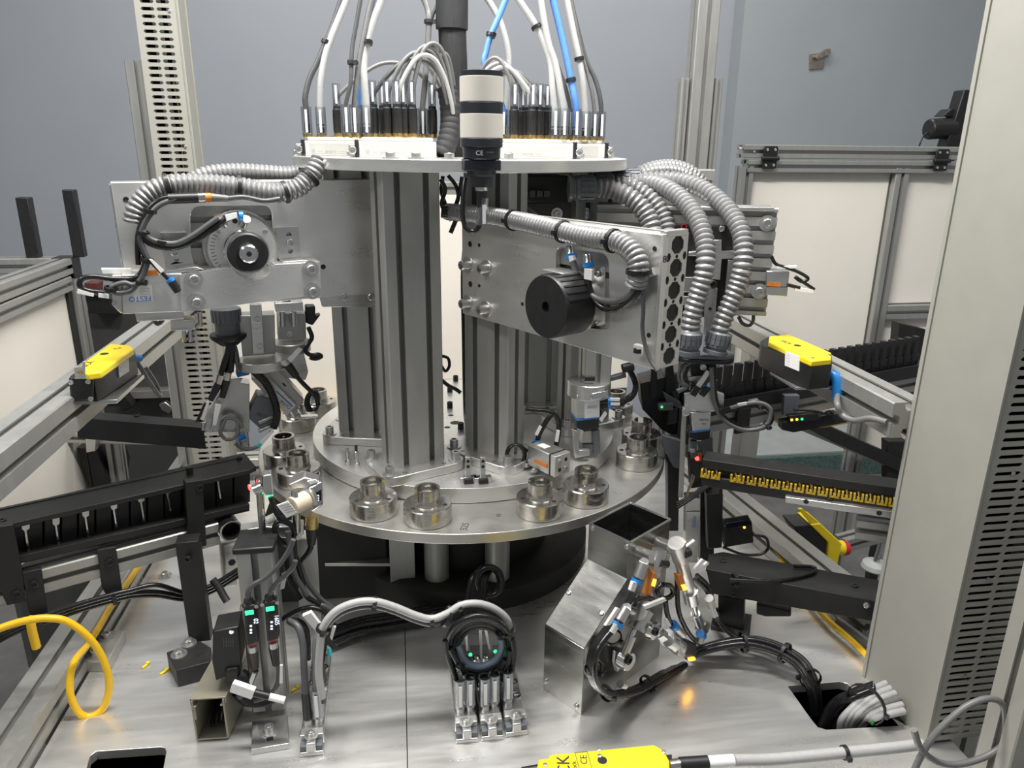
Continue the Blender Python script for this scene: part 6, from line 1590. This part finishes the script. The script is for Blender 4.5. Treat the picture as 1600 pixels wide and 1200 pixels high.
# ================================================================== sensor post, trunking and junction strips on the bed
cp = lambda x, y: (280+x*0.3, 840+y*0.3)
yP = Zp(420, 1122, 0).y
PP = Plane((0, yP, 0), (0.02, -1, 0))
def ppt(x, y, off=0): return PP.pt(*cp(x, y), off)
t = T('sensor_post', 'aluminium post with black cap carrying two lit sensor amplifiers', 'post', Zp(420, 1130, 0))
xa, xb_ = Zp(*cp(385, 935), 0).x, Zp(*cp(560, 905), 0).x
ztp = ppt(400, 92).z
xt = (ppt(303, 100).x+ppt(497, 75).x)/2
profile(t, 'extrusion', ((xa+xb_)/2, yP+22, 9), (xt-4, yP+22, ztp), xb_-xa, 40, 1, 1, (1, 0, 0), dep=10)
capx = (xb_-xa)/2+3
box(t, 'cap', black, (xt-4-capx, yP-2, ztp-1), (xt-4+capx, yP+46, ztp+7), 2)
pb = [Zp(*cp(x, y), 8) for x, y in ((375, 1105), (572, 1072), (565, 920), (380, 955))]
sl = [Zp(*cp(x, y), 8) for x, y in ((455, 1060), (490, 1056), (488, 1010), (455, 1014))]
ext(t, 'foot_plate', zinc, pb, (0, 0, -8), [sl], bev=0.6)
bolt(t, Zp(*cp(470, 1010), 8), ZU, 6, 7)
for (x0, y0), ang in (((372, 350), 0), ((480, 330), 0)):
    am = ext(t, 'amplifier', black, [ppt(x0+x, y0+y, 16) for x, y in ((-38, 10), (22, 0), (38, 200), (-22, 215))], -PP.n*14, bev=1.5)
    ext(am, 'green_lamp', ledg, [ppt(x0+x, y0+y, 16.6) for x, y in ((-30, 34), (14, 28), (16, 50), (-28, 56))], -PP.n*1, bev=0.4)
    ext(am, 'display', glass, [ppt(x0+x, y0+y, 16.5) for x, y in ((-18, 62), (18, 56), (26, 160), (-8, 165))], -PP.n*1)
    text(am, 'display_digits', ledw, '1605' if x0 > 400 else '02', ppt(x0+16, y0+72, 17), ppt(x0+22, y0+150, 17)-ppt(x0+16, y0+72, 17), -PP.u*-1, 7)
    for dy in (115, 135, 150): fbox(am, 'display_bar', ledw, Fr(ppt(x0-4, y0+dy, 17), PP.u), (0, -0.2, 0), (2.5, 0.2, 2), 0)
    for sx, sy in ((-46, 14), (32, 2)): lathe(am, 'ear_screw', chrome, ppt(x0+sx, y0+sy, 14), PP.n, [(2.4, -4), (2.4, 3)], 10)
    ext(am, 'red_band', redp, [ppt(x0+x, y0+y, 15) for x, y in ((-20, 200), (34, 192), (34, 206), (-18, 214))], -PP.n*12, bev=0.5)
    cyl(am, 'top_cap', black, ppt(x0-8, y0+6, 10), ppt(x0-12, y0-30, 10), 6.5, 5, n=14)
    cyl(am, 'plug_nut', zinc, ppt(x0+8, y0+212, 9), ppt(x0+12, y0+240, 9), 5.6, n=14)
    cyl(am, 'plug', black if x0 > 400 else mat('brown_plug', (0.05, 0.035, 0.025), 0.4), ppt(x0+12, y0+240, 9), ppt(x0+24, y0+330, 9), 6, 4.2, n=14)
ext(t, 'wire_tag', label, [ppt(x, y, 14) for x, y in ((380, 708), (398, 714), (378, 770), (360, 762))], -PP.n*3)
ext(t, 'wire_tag', label, [ppt(x, y, 14) for x, y in ((524, 668), (538, 668), (538, 758), (522, 762))], -PP.n*3)
tube(t, 'wire', dgrey, [ppt(x, y, 10) for x, y in ((358, 325), (360, 280), (385, 245), (440, 215), (500, 165), (545, 110), (580, 50), (595, 10))], 3)
tube(t, 'wire', dgrey, [ppt(x, y, 10) for x, y in ((474, 305), (480, 275), (510, 235), (555, 195), (595, 150), (605, 120))], 3)
tube(t, 'wire', dgrey, [ppt(x, y, 9) for x, y in ((512, 650), (520, 700), (515, 755), (490, 800), (450, 830), (390, 850))], 3)
tube(t, 'wire', dgrey, [ppt(x, y, 9) for x, y in ((397, 690), (375, 740), (345, 790), (310, 830))], 4)
# trunking
t = T('wire_trunking', 'beige metal wire trunking with its open end facing the viewer', 'trunking', Zp(335, 1120, 0))
fA, fB = Zp(*cp(88, 1058), 2), Zp(*cp(258, 1045), 2)
kx = (fB-fA).normalized(); bkd = V((-kx.y, kx.x, 0)); bkd = (bkd+kx*0.10).normalized()
wd = (fB-fA).length; hh_ = 56; LT_ = 150
beige = mat('beige_trunking', (0.30, 0.28, 0.215), 0.35, 0.4, 0.06, 0.05, (40, 40, 40))
f = lambda a, b_, c_: fA+kx*a+bkd*b_+V((0, 0, c_))
tr = MB().fbox(f, (0, 0, 0), (wd, LT_, 2)).fbox(f, (0, 0, 2), (2, LT_, hh_)).fbox(f, (wd-2, 0, 2), (wd, LT_, hh_))
tr.fbox(f, (2, 0, hh_-9), (5, LT_, hh_-7)).fbox(f, (wd-5, 0, hh_-9), (wd-2, LT_, hh_-7)).fbox(f, (2, 0, hh_-26), (4, LT_, hh_-9))
tr.put('channel', beige, t, bev=0.4)
MB().fbox(f, (-1.5, 2, hh_), (wd+1.5, LT_, hh_+2)).fbox(f, (-1.5, 2, hh_-7), (0, LT_, hh_)).fbox(f, (wd, 2, hh_-7), (wd+1.5, LT_, hh_)).put('lid', beige, t, bev=0.4)
for k in range(3): tube(t, 'wire', bcable, [f(10+k*8, 120, 30), f(8+k*7, 70, 24+6*k), f(12+k*6, 30, 14+5*k), f(14+k*6, 14, 8+3*k)], 3.2)
box(t, 'back_end', darker, f(3, LT_-6, 3), f(wd-3, LT_-3, hh_-2), 0)
# black box sensor on the trunking
PB = Plane((0, yP+12, 0), (0.05, -1, 0))
def pbt(x, y, off=0): return PB.pt(*cp(x, y), off)
t = T('black_sensor_box', 'black box sensor with printed label beside the sensor post', 'sensor', pbt(240, 760))
ext(t, 'body', black, [pbt(x, y, 10) for x, y in ((175, 490), (310, 465), (325, 655), (312, 690), (190, 750), (170, 650))], -PB.n*34, bev=2)
ext(t, 'lens_barrel', black, [pbt(x, y, 14) for x, y in ((235, 690), (310, 680), (318, 740), (240, 770))], -PB.n*24, bev=3)
for k in range(5): text(t, 'printed_text', greyink, '---- ----- --', pbt(236+12*k, 570, 10.4), pbt(236+12*k, 505, 10)-pbt(236+12*k, 570, 10), -PB.u, 3)
cyl(t, 'white_logo', label, pbt(272, 491, 10), pbt(272, 491, 10.8), 2.6, n=14)
tube(t, 'lead', black, [pbt(318, 715, 8), pbt(340, 730, 10), pbt(350, 760, 12), pbt(330, 790, 14)], 8, 12)
f = Fr(pbt(275, 770, 34), pbt(390, 810, 40)-pbt(275, 770, 34), PB.n); Lq = (pbt(390, 810, 40)-pbt(275, 770, 34)).length
fbox(t, 'clear_tag', label, f, (0, -6.5, -4), (Lq, 6.5, 4), 1)
f2 = Fr(pbt(390, 808, 38), pbt(500, 835, 42)-pbt(390, 808, 38), PB.n)
MB().cyl(f2(0, 0, 0), f2(18, 0, 0), 4.6, n=12).put('plug', black, t); MB().cyl(f2(18, 0, 0), f2(36, 0, 0), 4.2, n=12).put('plug_end', label, t)
tube(t, 'base_tube', black, [pbt(300, 800, 0), pbt(360, 850, -4), pbt(450, 850, -8), pbt(520, 820, -10)], 7, 10)
# junction strips standing on the bed
def strip(lab, fl, fr2, bl, nplug, tall):
    """flat junction strip from front-left/right px to back-left px"""
    a, b_, c_ = Zp(*fl, 0), Zp(*fr2, 0), Zp(*bl, 0); kx = (b_-a).normalized(); w_ = (b_-a).length
    ky = (c_-a); Ls = ky.length; ky.normalize(); f = lambda p, q, r: a+kx*p+ky*q+V((0, 0, r))
    t = T('junction_strip', lab, 'junction block', f(w_/2, Ls/2, 0), 'metal junction strips on the bed')
    MB().fbox(f, (0.8, 16, 0), (w_-0.8, Ls, 18)).put('body', zinc, t, bev=1.2)
    MB().fbox(f, (0, 0, 0), (w_, 18, 6)).fbox(f, (w_*0.3, -1, 6), (w_*0.7, 16, 19)).fbox(f, (0, 12, 6), (w_, 24, 20)).put('end_cap', alu, t, bev=1.2)
    MB().fbox(f, (1, 2, 6), (w_*0.3, 12, 13)).fbox(f, (w_*0.7, 2, 6), (w_-1, 12, 13)).put('corner_window', gland, t, bev=0.6)
    bolt(t, f(w_/2, 12, 19.5), (0, 0, 1), 4.6, 4)
    for i in range(5):
        for sx in ((0.27, 0.73) if i else ()):
            lathe(t, 'socket', chrome, f(w_*sx, 20+i*(Ls-24)/5, 18), ZU, [(5.2, 0), (5.2, 3), (3.6, 3), (3.4, 0.4)], 16)
    return t, f, w_, Ls
t1, f1, w_1, L1_ = strip('left junction strip of the three-strip block, mostly hidden by plugs', (712, 1163), (748, 1160), (699, 1025), 2, 1)
t2, f2_, w_2, L2_ = strip('middle junction strip of the three-strip block', (752, 1159), (787, 1156), (733, 1025), 2, 1)
t3, f3, w_3, L3 = strip('right junction strip with empty sockets in the three-strip block', (790, 1153), (825, 1148), (768, 1025), 2, 1)
box(t3, 'number_label', label, f3(w_3*0.55, 48, 18.1), f3(w_3*0.55+7, 54, 18.6), 0)
t4, f4, w_4, L4 = strip('single junction strip beside the sensor post', (468, 1184), (506, 1180), (488, 1040), 2, 1)
cyl(t4, 'cyan_cap', cyanm, f4(w_4-3, L4-4, 18), f4(w_4-3, L4-4, 30), 3, n=10)
MB().ring(f4(w_4-3, L4-4, 28), ZU, 2.6, 1.8, 10, 10).put('white_cap', label, t4)
def plug_up(par_lab, grp, base, path, m_, r, tagpx=None, sl=True, black_h=34):
    t = T('plugged_cable', par_lab, 'cable', base, grp)
    lathe(t, 'nut', zinc, base, ZU, [(5.8, 0), (5.8, 6), (5, 7)], 14)
    lathe(t, 'plug', black, base, ZU, [(5, 7), (5.2, 8), (5, black_h), (r+0.6, black_h+8)], 14)
    tube(t, 'cable', m_, [base+V((0, 0, black_h+2))]+path, r, 10)
    if sl:
        MB().ring(base+V((0, -0.5, 8)), V((0, 0.05, 1)), 7.6, 6.9, 38, 16).put('clear_sleeve', clearm, t)
        fbox(t, 'label_strip', label, Fr(base+V((0, -8, 12)), (1, 0, 0)), (-2, -0.4, 0), (2, 0.2, 30), 0.1)
    return t
cm = lambda x, y: (640+x*0.25, 900+y*0.25)
yC = f2_(0, 60, 0).y
def cmp(x, y, dY=0): return Yp(*cm(x, y), yC+dY)
G = 'black cables plugged into the three-strip block'
for i, (bs, path) in enumerate(((f1(w_1*0.3, 34, 18), [(300, 690), (275, 600), (240, 500), (225, 400)]), (f1(w_1*0.75, 36, 18), [(370, 690), (350, 620), (300, 540), (250, 450)]),
        (f2_(w_2*0.3, 34, 18), [(480, 680), (510, 640), (560, 590), (600, 520)]), (f2_(w_2*0.75, 38, 18), [(545, 670), (570, 620), (610, 550), (630, 460)]), (f3(w_3*0.25, 38, 18), [(620, 660), (640, 580), (650, 480), (640, 390)]))):
    plug_up(('black cable in the leftmost sleeve of the three-strip block', 'black cable in the second sleeve of the three-strip block', 'black cable in the third sleeve of the three-strip block', 'black cable in the fourth sleeve of the three-strip block', 'black cable in the rightmost sleeve of the three-strip block')[i], G, bs, [cmp(x, y, -10) for x, y in path], bcable, 4.2)
# coil over the strips
t = T('cable_coil', 'big coil of black and grey cable over the three junction strips', 'cable coil', cmp(440, 430))
for k in range(7):
    rx, ry = 198-k*9+(k % 2)*4, 182-k*8; m_ = (bcable, dgrey, bcable, bcable, dgrey, bcable, mgrey)[k]
    pts = [cmp(436+rx*math.cos(a*math.pi/8)+k*2, 432+ry*math.sin(a*math.pi/8)+k*3, -6+k*6+14*math.sin(a*math.pi/8)) for a in range(17)]
    tube(t, 'turn', m_, pts, 3.9, 10, 4)
tube(t, 'blue_turn', mat('slate_blue_cable', (0.20, 0.25, 0.33), 0.4), [cmp(x, y, 0) for x, y in ((300, 430), (340, 520), (400, 560), (470, 560), (540, 520), (575, 450), (570, 390))], 4.4, 10)
for x, y, d_ in ((235, 250, V((1, 0, -0.6))), (600, 330, V((0.6, 0, -1))), (300, 510, V((1, 0, 0.6)))): tie(t, cmp(x, y, 0), d_, 12)
for x0, y0, x1, y1 in ((350, 330, 360, 470), (440, 270, 450, 520), (470, 310, 500, 460)): ext(t, 'sleeve_tag', label, [cmp(x0-9, y0, 30), cmp(x0+9, y0, 30), cmp(x1+8, y1, 24), cmp(x1-8, y1, 24)], (0, 3, 0), bev=0.5)
for x, y in ((380, 490), (535, 470)): lathe(t, 'green_lamp', ledg, cmp(x, y, 40), (0, -1, 0), [(2.4, 0), (2.4, 1)], 8)
t = T('light_grey_cable', 'thick pale grey cable arching from the single strip to the coil', 'cable', Yp(600, 960, yC))
ap = [(503, 1090), (498, 1050), (500, 1010), (505, 980), (525, 955), (555, 942), (585, 940), (615, 948), (650, 962), (675, 967), (700, 958), (720, 946), (745, 943), (770, 950), (790, 965), (800, 985)]
tube(t, 'cable', lgrey, [Yp(x, y, yC-24+(i*2)) for i, (x, y) in enumerate(ap)], 4.6, 12)
tube(t, 'second_cable', dgrey, [Yp(x+1, y+7, yC-20+(i*2)) for i, (x, y) in enumerate(ap)], 4.0, 10)
for i in (3, 6, 9, 11): tie(t, Yp(ap[i][0], ap[i][1]+3, yC-22+2*i), Yp(ap[i+1][0], ap[i+1][1], yC)-Yp(ap[i-1][0], ap[i-1][1], yC), 7)
yS = f4(0, 40, 0).y
G = 'cables plugged into the single strip'
plug_up('dark cable with long white tag on the single strip', G, f4(w_4*0.28, 34, 18), [Yp(475, 1040, yS), Yp(473, 1005, yS+10), Yp(466, 980, yS+20), Yp(452, 970, yS+30)], dgrey, 4.2, sl=False)
plug_up('pale cable in a clear sleeve on the single strip', G, f4(w_4*0.72, 36, 18), [Yp(494, 1040, yS), Yp(494, 1005, yS+6), Yp(500, 985, yS+12)], mgrey, 4.4)
plug_up('black plug standing at the rear of the single strip', G, f4(w_4*0.75, 90, 18), [Yp(507, 1005, yS+70), Yp(514, 985, yS+80), Yp(522, 975, yS+90)], bcable, 4.0, sl=False)
t = T('wire_tangle', 'dark tangle of wires and tags between the post and the dial', 'wiring', Yp(470, 960, yS+60))
for i, p in enumerate(([(450, 830), (455, 870), (462, 900), (480, 930)], [(462, 870), (470, 900), (478, 930), (500, 945)], [(455, 850), (448, 880), (455, 910), (470, 935)], [(468, 880), (480, 910), (500, 935), (520, 950)], [(430, 978), (450, 962), (480, 950), (505, 955), (520, 975)], [(448, 968), (470, 972), (480, 990), (482, 1030)], [(470, 955), (495, 945), (515, 952), (523, 970)])):
    tube(t, 'wire', bcable if i % 3 else dgrey, [Yp(x, y, yS+60+8*(i % 4)) for x, y in p], 3.4)
ext(t, 'clear_tag', label, [Yp(x, y, yS+30) for x, y in ((472, 963), (486, 957), (505, 982), (496, 990))], (0, 6, 0), bev=0.6)
cyl(t, 'plug', black, Yp(498, 985, yS+34), Yp(522, 1012, yS+30), 5.4, 3, n=12)
ext(t, 'clear_tag', label, [Yp(x, y, yS+60) for x, y in ((440, 898), (450, 892), (444, 920), (437, 922))], (0, 4, 0), bev=0.6)
ext(t, 'clear_tag', label, [Yp(x, y, yS+60) for x, y in ((519, 980), (525, 980), (518, 1004), (514, 1002))], (0, 4, 0), bev=0.6)
# dark harness under the dial
t = T('wire_harness', 'thick dark wire harness running under the dial to the strips', 'wiring', Zp(640, 960, 0))
for k in range(5): tube(t, 'wire', bcable, [Zp(x, y+k*5, 8+(k % 3)*6) for x, y in ((515, 985), (560, 968), (620, 958), (690, 945), (740, 930))], 4)
for k in range(5): tube(t, 'riser', bcable, [Yp(728+k*7, 965-(k % 2)*4, yC+70), Yp(732+k*6, 935, yC+80), Yp(738+k*5, 905, yC+90), Yp(750+k*4, 890, yC+100)], 4.4)
for k in range(3): tube(t, 'loop', bcable, [Yp(765+20*math.cos(a*math.pi/5)-2*k, 908+22*math.sin(a*math.pi/5), yC+84+4*k) for a in range(11)], 4)
# camera and little sensor on rods beside the dial
cs = lambda x, y: (300+x*0.1875, 700+y*0.1875)
PQ = Plane((-240, -330, 200), (0.15, -1, 0)); nq, uq = PQ.n, PQ.u
def qp(l, off=0): return [PQ.pt(*cs(x, y), off) for x, y in l]
t = T('vision_camera', 'silver block camera with display and buff lens tube beside the dial', 'camera', PQ.pt(*cs(900, 700)))
ext(t, 'body', chrome, qp([(965, 340), (1085, 280), (1095, 480), (990, 545), (955, 470)], 6), -nq*34, bev=2.5)
ext(t, 'top', zinc, qp([(800, 310), (940, 245), (1085, 285), (965, 345), (830, 345)], 2), -nq*22, bev=2)
ext(t, 'white_sticker', label, qp([(960, 280), (1030, 262), (1045, 285), (985, 305)], 4), -nq*2, bev=0.3)
ext(t, 'display', glass, qp([(1035, 375), (1078, 350), (1080, 435), (1040, 458)], 7), -nq*1)
text(t, 'display_digits', ledw, '225', PQ.pt(*cs(1058, 445), 7.4), PQ.pt(*cs(1060, 370), 7)-PQ.pt(*cs(1058, 445), 7), -uq, 6)
cyl(t, 'lens_tube', buff, PQ.pt(*cs(950, 430), 8), PQ.pt(*cs(830, 490), 22), 11, n=24)
cyl(t, 'lens_ring', zinc, PQ.pt(*cs(965, 425), 4), PQ.pt(*cs(940, 436), 9), 14, n=24)
cyl(t, 'clamp_screw', chrome, PQ.pt(*cs(850, 360), 16), PQ.pt(*cs(860, 410), 18), 4, n=12)
ext(t, 'paper_tag', label, qp([(705, 480), (800, 445), (875, 540), (790, 585)], 30), -nq*2, bev=0.3)
for k in range(4): f = Fr(PQ.pt(*cs(738+16*k, 485+18*k), 30.3), PQ.pt(*cs(815+16*k, 465+18*k), 30)-PQ.pt(*cs(738+16*k, 485+18*k), 30), nq); fbox(t, 'print_line', greyink, f, (0, -0.4, 0), (15, 0.4, 0.1), 0)
cyl(t, 'rod', chrome, PQ.pt(*cs(868, 540), 4), PQ.pt(*cs(870, 700), 4), 5, n=16)
cyl(t, 'plug_nut', brass, PQ.pt(*cs(1000, 565), -4), PQ.pt(*cs(998, 660), -4), 8, n=18)
cyl(t, 'plug', black, PQ.pt(*cs(998, 660), -4), PQ.pt(*cs(995, 800), -4), 8, 5, n=16)
tube(t, 'cable', bcable, [PQ.pt(*cs(x, y), -4) for x, y in ((995, 790), (980, 850), (940, 910), (890, 945), (860, 920))], 3.6)
t = T('rod_sensor', 'small silver sensor clamped on a rod with green lamp left of the camera', 'sensor', PQ.pt(*cs(600, 720)))
cyl(t, 'rod', chrome, PQ.pt(*cs(558, 240), 0), PQ.pt(*cs(590, 710), 0), 4.4, n=16)
ext(t, 'body', zinc, qp([(592, 232), (660, 222), (680, 395), (620, 400), (590, 370)], 8), -nq*16, bev=1.2)
ext(t, 'light_pipe', ledg, qp([(622, 390), (678, 384), (676, 404), (640, 414), (624, 408)], 8), -nq*8, bev=1)
cyl(t, 'cross_clamp', chrome, PQ.pt(*cs(515, 350), 8), PQ.pt(*cs(585, 318), 8), 6, n=16)
lathe(t, 'red_lamp', ledr, PQ.pt(*cs(488, 325), 6), V((-1, -0.6, 0)), [(3.4, 0), (3.4, 2)], 12)
cyl(t, 'lower_clamp', white, PQ.pt(*cs(625, 605), 8), PQ.pt(*cs(690, 575), 8), 5, n=16)
ext(t, 'rod_block', alu, qp([(400, 690), (610, 655), (670, 660), (935, 650), (935, 715), (890, 770), (690, 740), (410, 745)], -6), -nq*18, bev=0.8)
ext(t, 'base_upright', anod, qp([(880, 770), (1040, 740), (1080, 1500), (900, 1500)], -20), -nq*24, bev=0.8)
tube(t, 'cable', bcable, [PQ.pt(*cs(x, y), 12) for x, y in ((655, 410), (680, 490), (720, 570), (800, 620), (850, 680), (840, 760), (780, 800), (710, 740), (690, 650), (740, 610), (830, 650), (860, 730))], 3)
tube(t, 'cable', bcable, [PQ.pt(*cs(x, y), 6) for x, y in ((700, 640), (690, 700), (720, 770), (790, 800), (840, 770))], 4)
# yellow cable loop and black cables on the left
t = T('yellow_cable', 'yellow cable with a hanging loop on the left', 'cable', Zp(140, 1110, 4))
pY = Plane(Zp(140, 1112, 2), (0.35, -1, 0))
tube(t, 'loop', ycable, [pY.pt(x, y, o_) for x, y, o_ in ((-170, 1060, 0), (-90, 1022, 0), (-20, 990, 0), (20, 975, 0), (50, 968, 0), (75, 966, 0), (102, 970, 0), (130, 988, 0), (153, 1015, 0), (168, 1050, 2), (170, 1080, 4), (160, 1108, 5), (140, 1120, 5), (122, 1112, 3), (110, 1085, 0), (110, 1055, -8), (117, 1032, -20))]+[Xp(x, y, -524) for x, y in ((135, 1010), (152, 984), (176, 944), (207, 900), (230, 866), (250, 838))], 4.4, 12)
tube(t, 'strap', ycable, [pY.pt(47, 965, -20), pY.pt(50, 985, -20), pY.pt(57, 1012, -20)], 5, 8)
t = T('black_cables', 'pair of black cables slung from bracket to bracket under the left track', 'cable', PT.pt(150, 940, 12))
for k in range(3):
    tube(t, 'cable', bcable, [PT.pt(x, y+k*5, 14-4*k) for x, y in ((-170, 1072), (-90, 1034), (-20, 1000), (30, 975), (70, 962), (120, 945), (172, 930), (205, 922), (245, 920 if k else 914), (290, 926), (330, 915), (380, 885))], 3.6)
tube(t, 'branch', bcable, [PT.pt(x, y, 6) for x, y in ((285, 925), (300, 945), (318, 970), (333, 988))], 3.2)
for x, y in ((62, 968), (178, 932)): tie(t, PT.pt(x, y+3, 10), ut, 8)
# foot brackets and loose bits
t = T('foot_bracket', 'grey bolted foot plate against the left base rail', 'bracket', Zp(155, 1020, 0))
q = [Zp(x, y, 16) for x, y in ((150, 986), (195, 984), (168, 1035), (122, 1034))]
ext(t, 'plate', anod, [V((p.x, p.y, 0)) for p in q], (0, 0, 16), bev=1)
for px in ((166, 995), (148, 1021)): bolt(t, Zp(*px, 16), ZU, 6, 5)
for i, (px, nm) in enumerate((((228, 1040), 'yellow plastic scrap lying nearest the yellow loop on the bed'), ((257, 1050), 'yellow plastic scrap lying before the black foot block'), ((461, 1077), 'bright yellow scrap lying beside the single junction strip'))):
    f = Fr(Zp(*px, 1), (0.5+i*0.3, 1, 0)); b = MB().fbox(f, (-6, -1.6, 0), (6, 1.6, 1.5)).fbox(f, (2, -2.4, 1.5), (6, 2.4, 3))
    tag(b.put('plastic_scrap', yellow, None, bev=0.3), nm, 'scrap')
t = T('washer_bolt', 'lone bolt and washer on the bed behind the left track', 'bolt', Zp(258, 900, 0)); bolt(t, Zp(258, 900, 0), ZU, 6, 6)
t = T('yellow_floor_cable', 'yellow cable running along the right base rail', 'cable', Zp(1180, 830, 10))
tube(t, 'cable', ycable, [Zp(x, y, 12) for x, y in ((1130, 788), (1150, 800), (1175, 818), (1200, 845), (1222, 878), (1240, 905), (1290, 965), (1330, 1000), (1362, 1032))], 4.6, 10)
tube(t, 'second_cable', mgrey, [Zp(x, y, 10) for x, y in ((1310, 970), (1335, 988), (1370, 1015))], 7, 10)
t = T('yellow_air_line', 'yellow cable drooping under the comb conveyor', 'cable', Yp(1230, 660, 60))
tube(t, 'cable', ycable, [Yp(x, y, 30) for x, y in ((1130, 648), (1165, 642), (1195, 645), (1220, 660), (1250, 666), (1290, 664), (1325, 658))], 4, 10)
for o in bpy.data.objects:
    if '_o' in o: del o['_o']
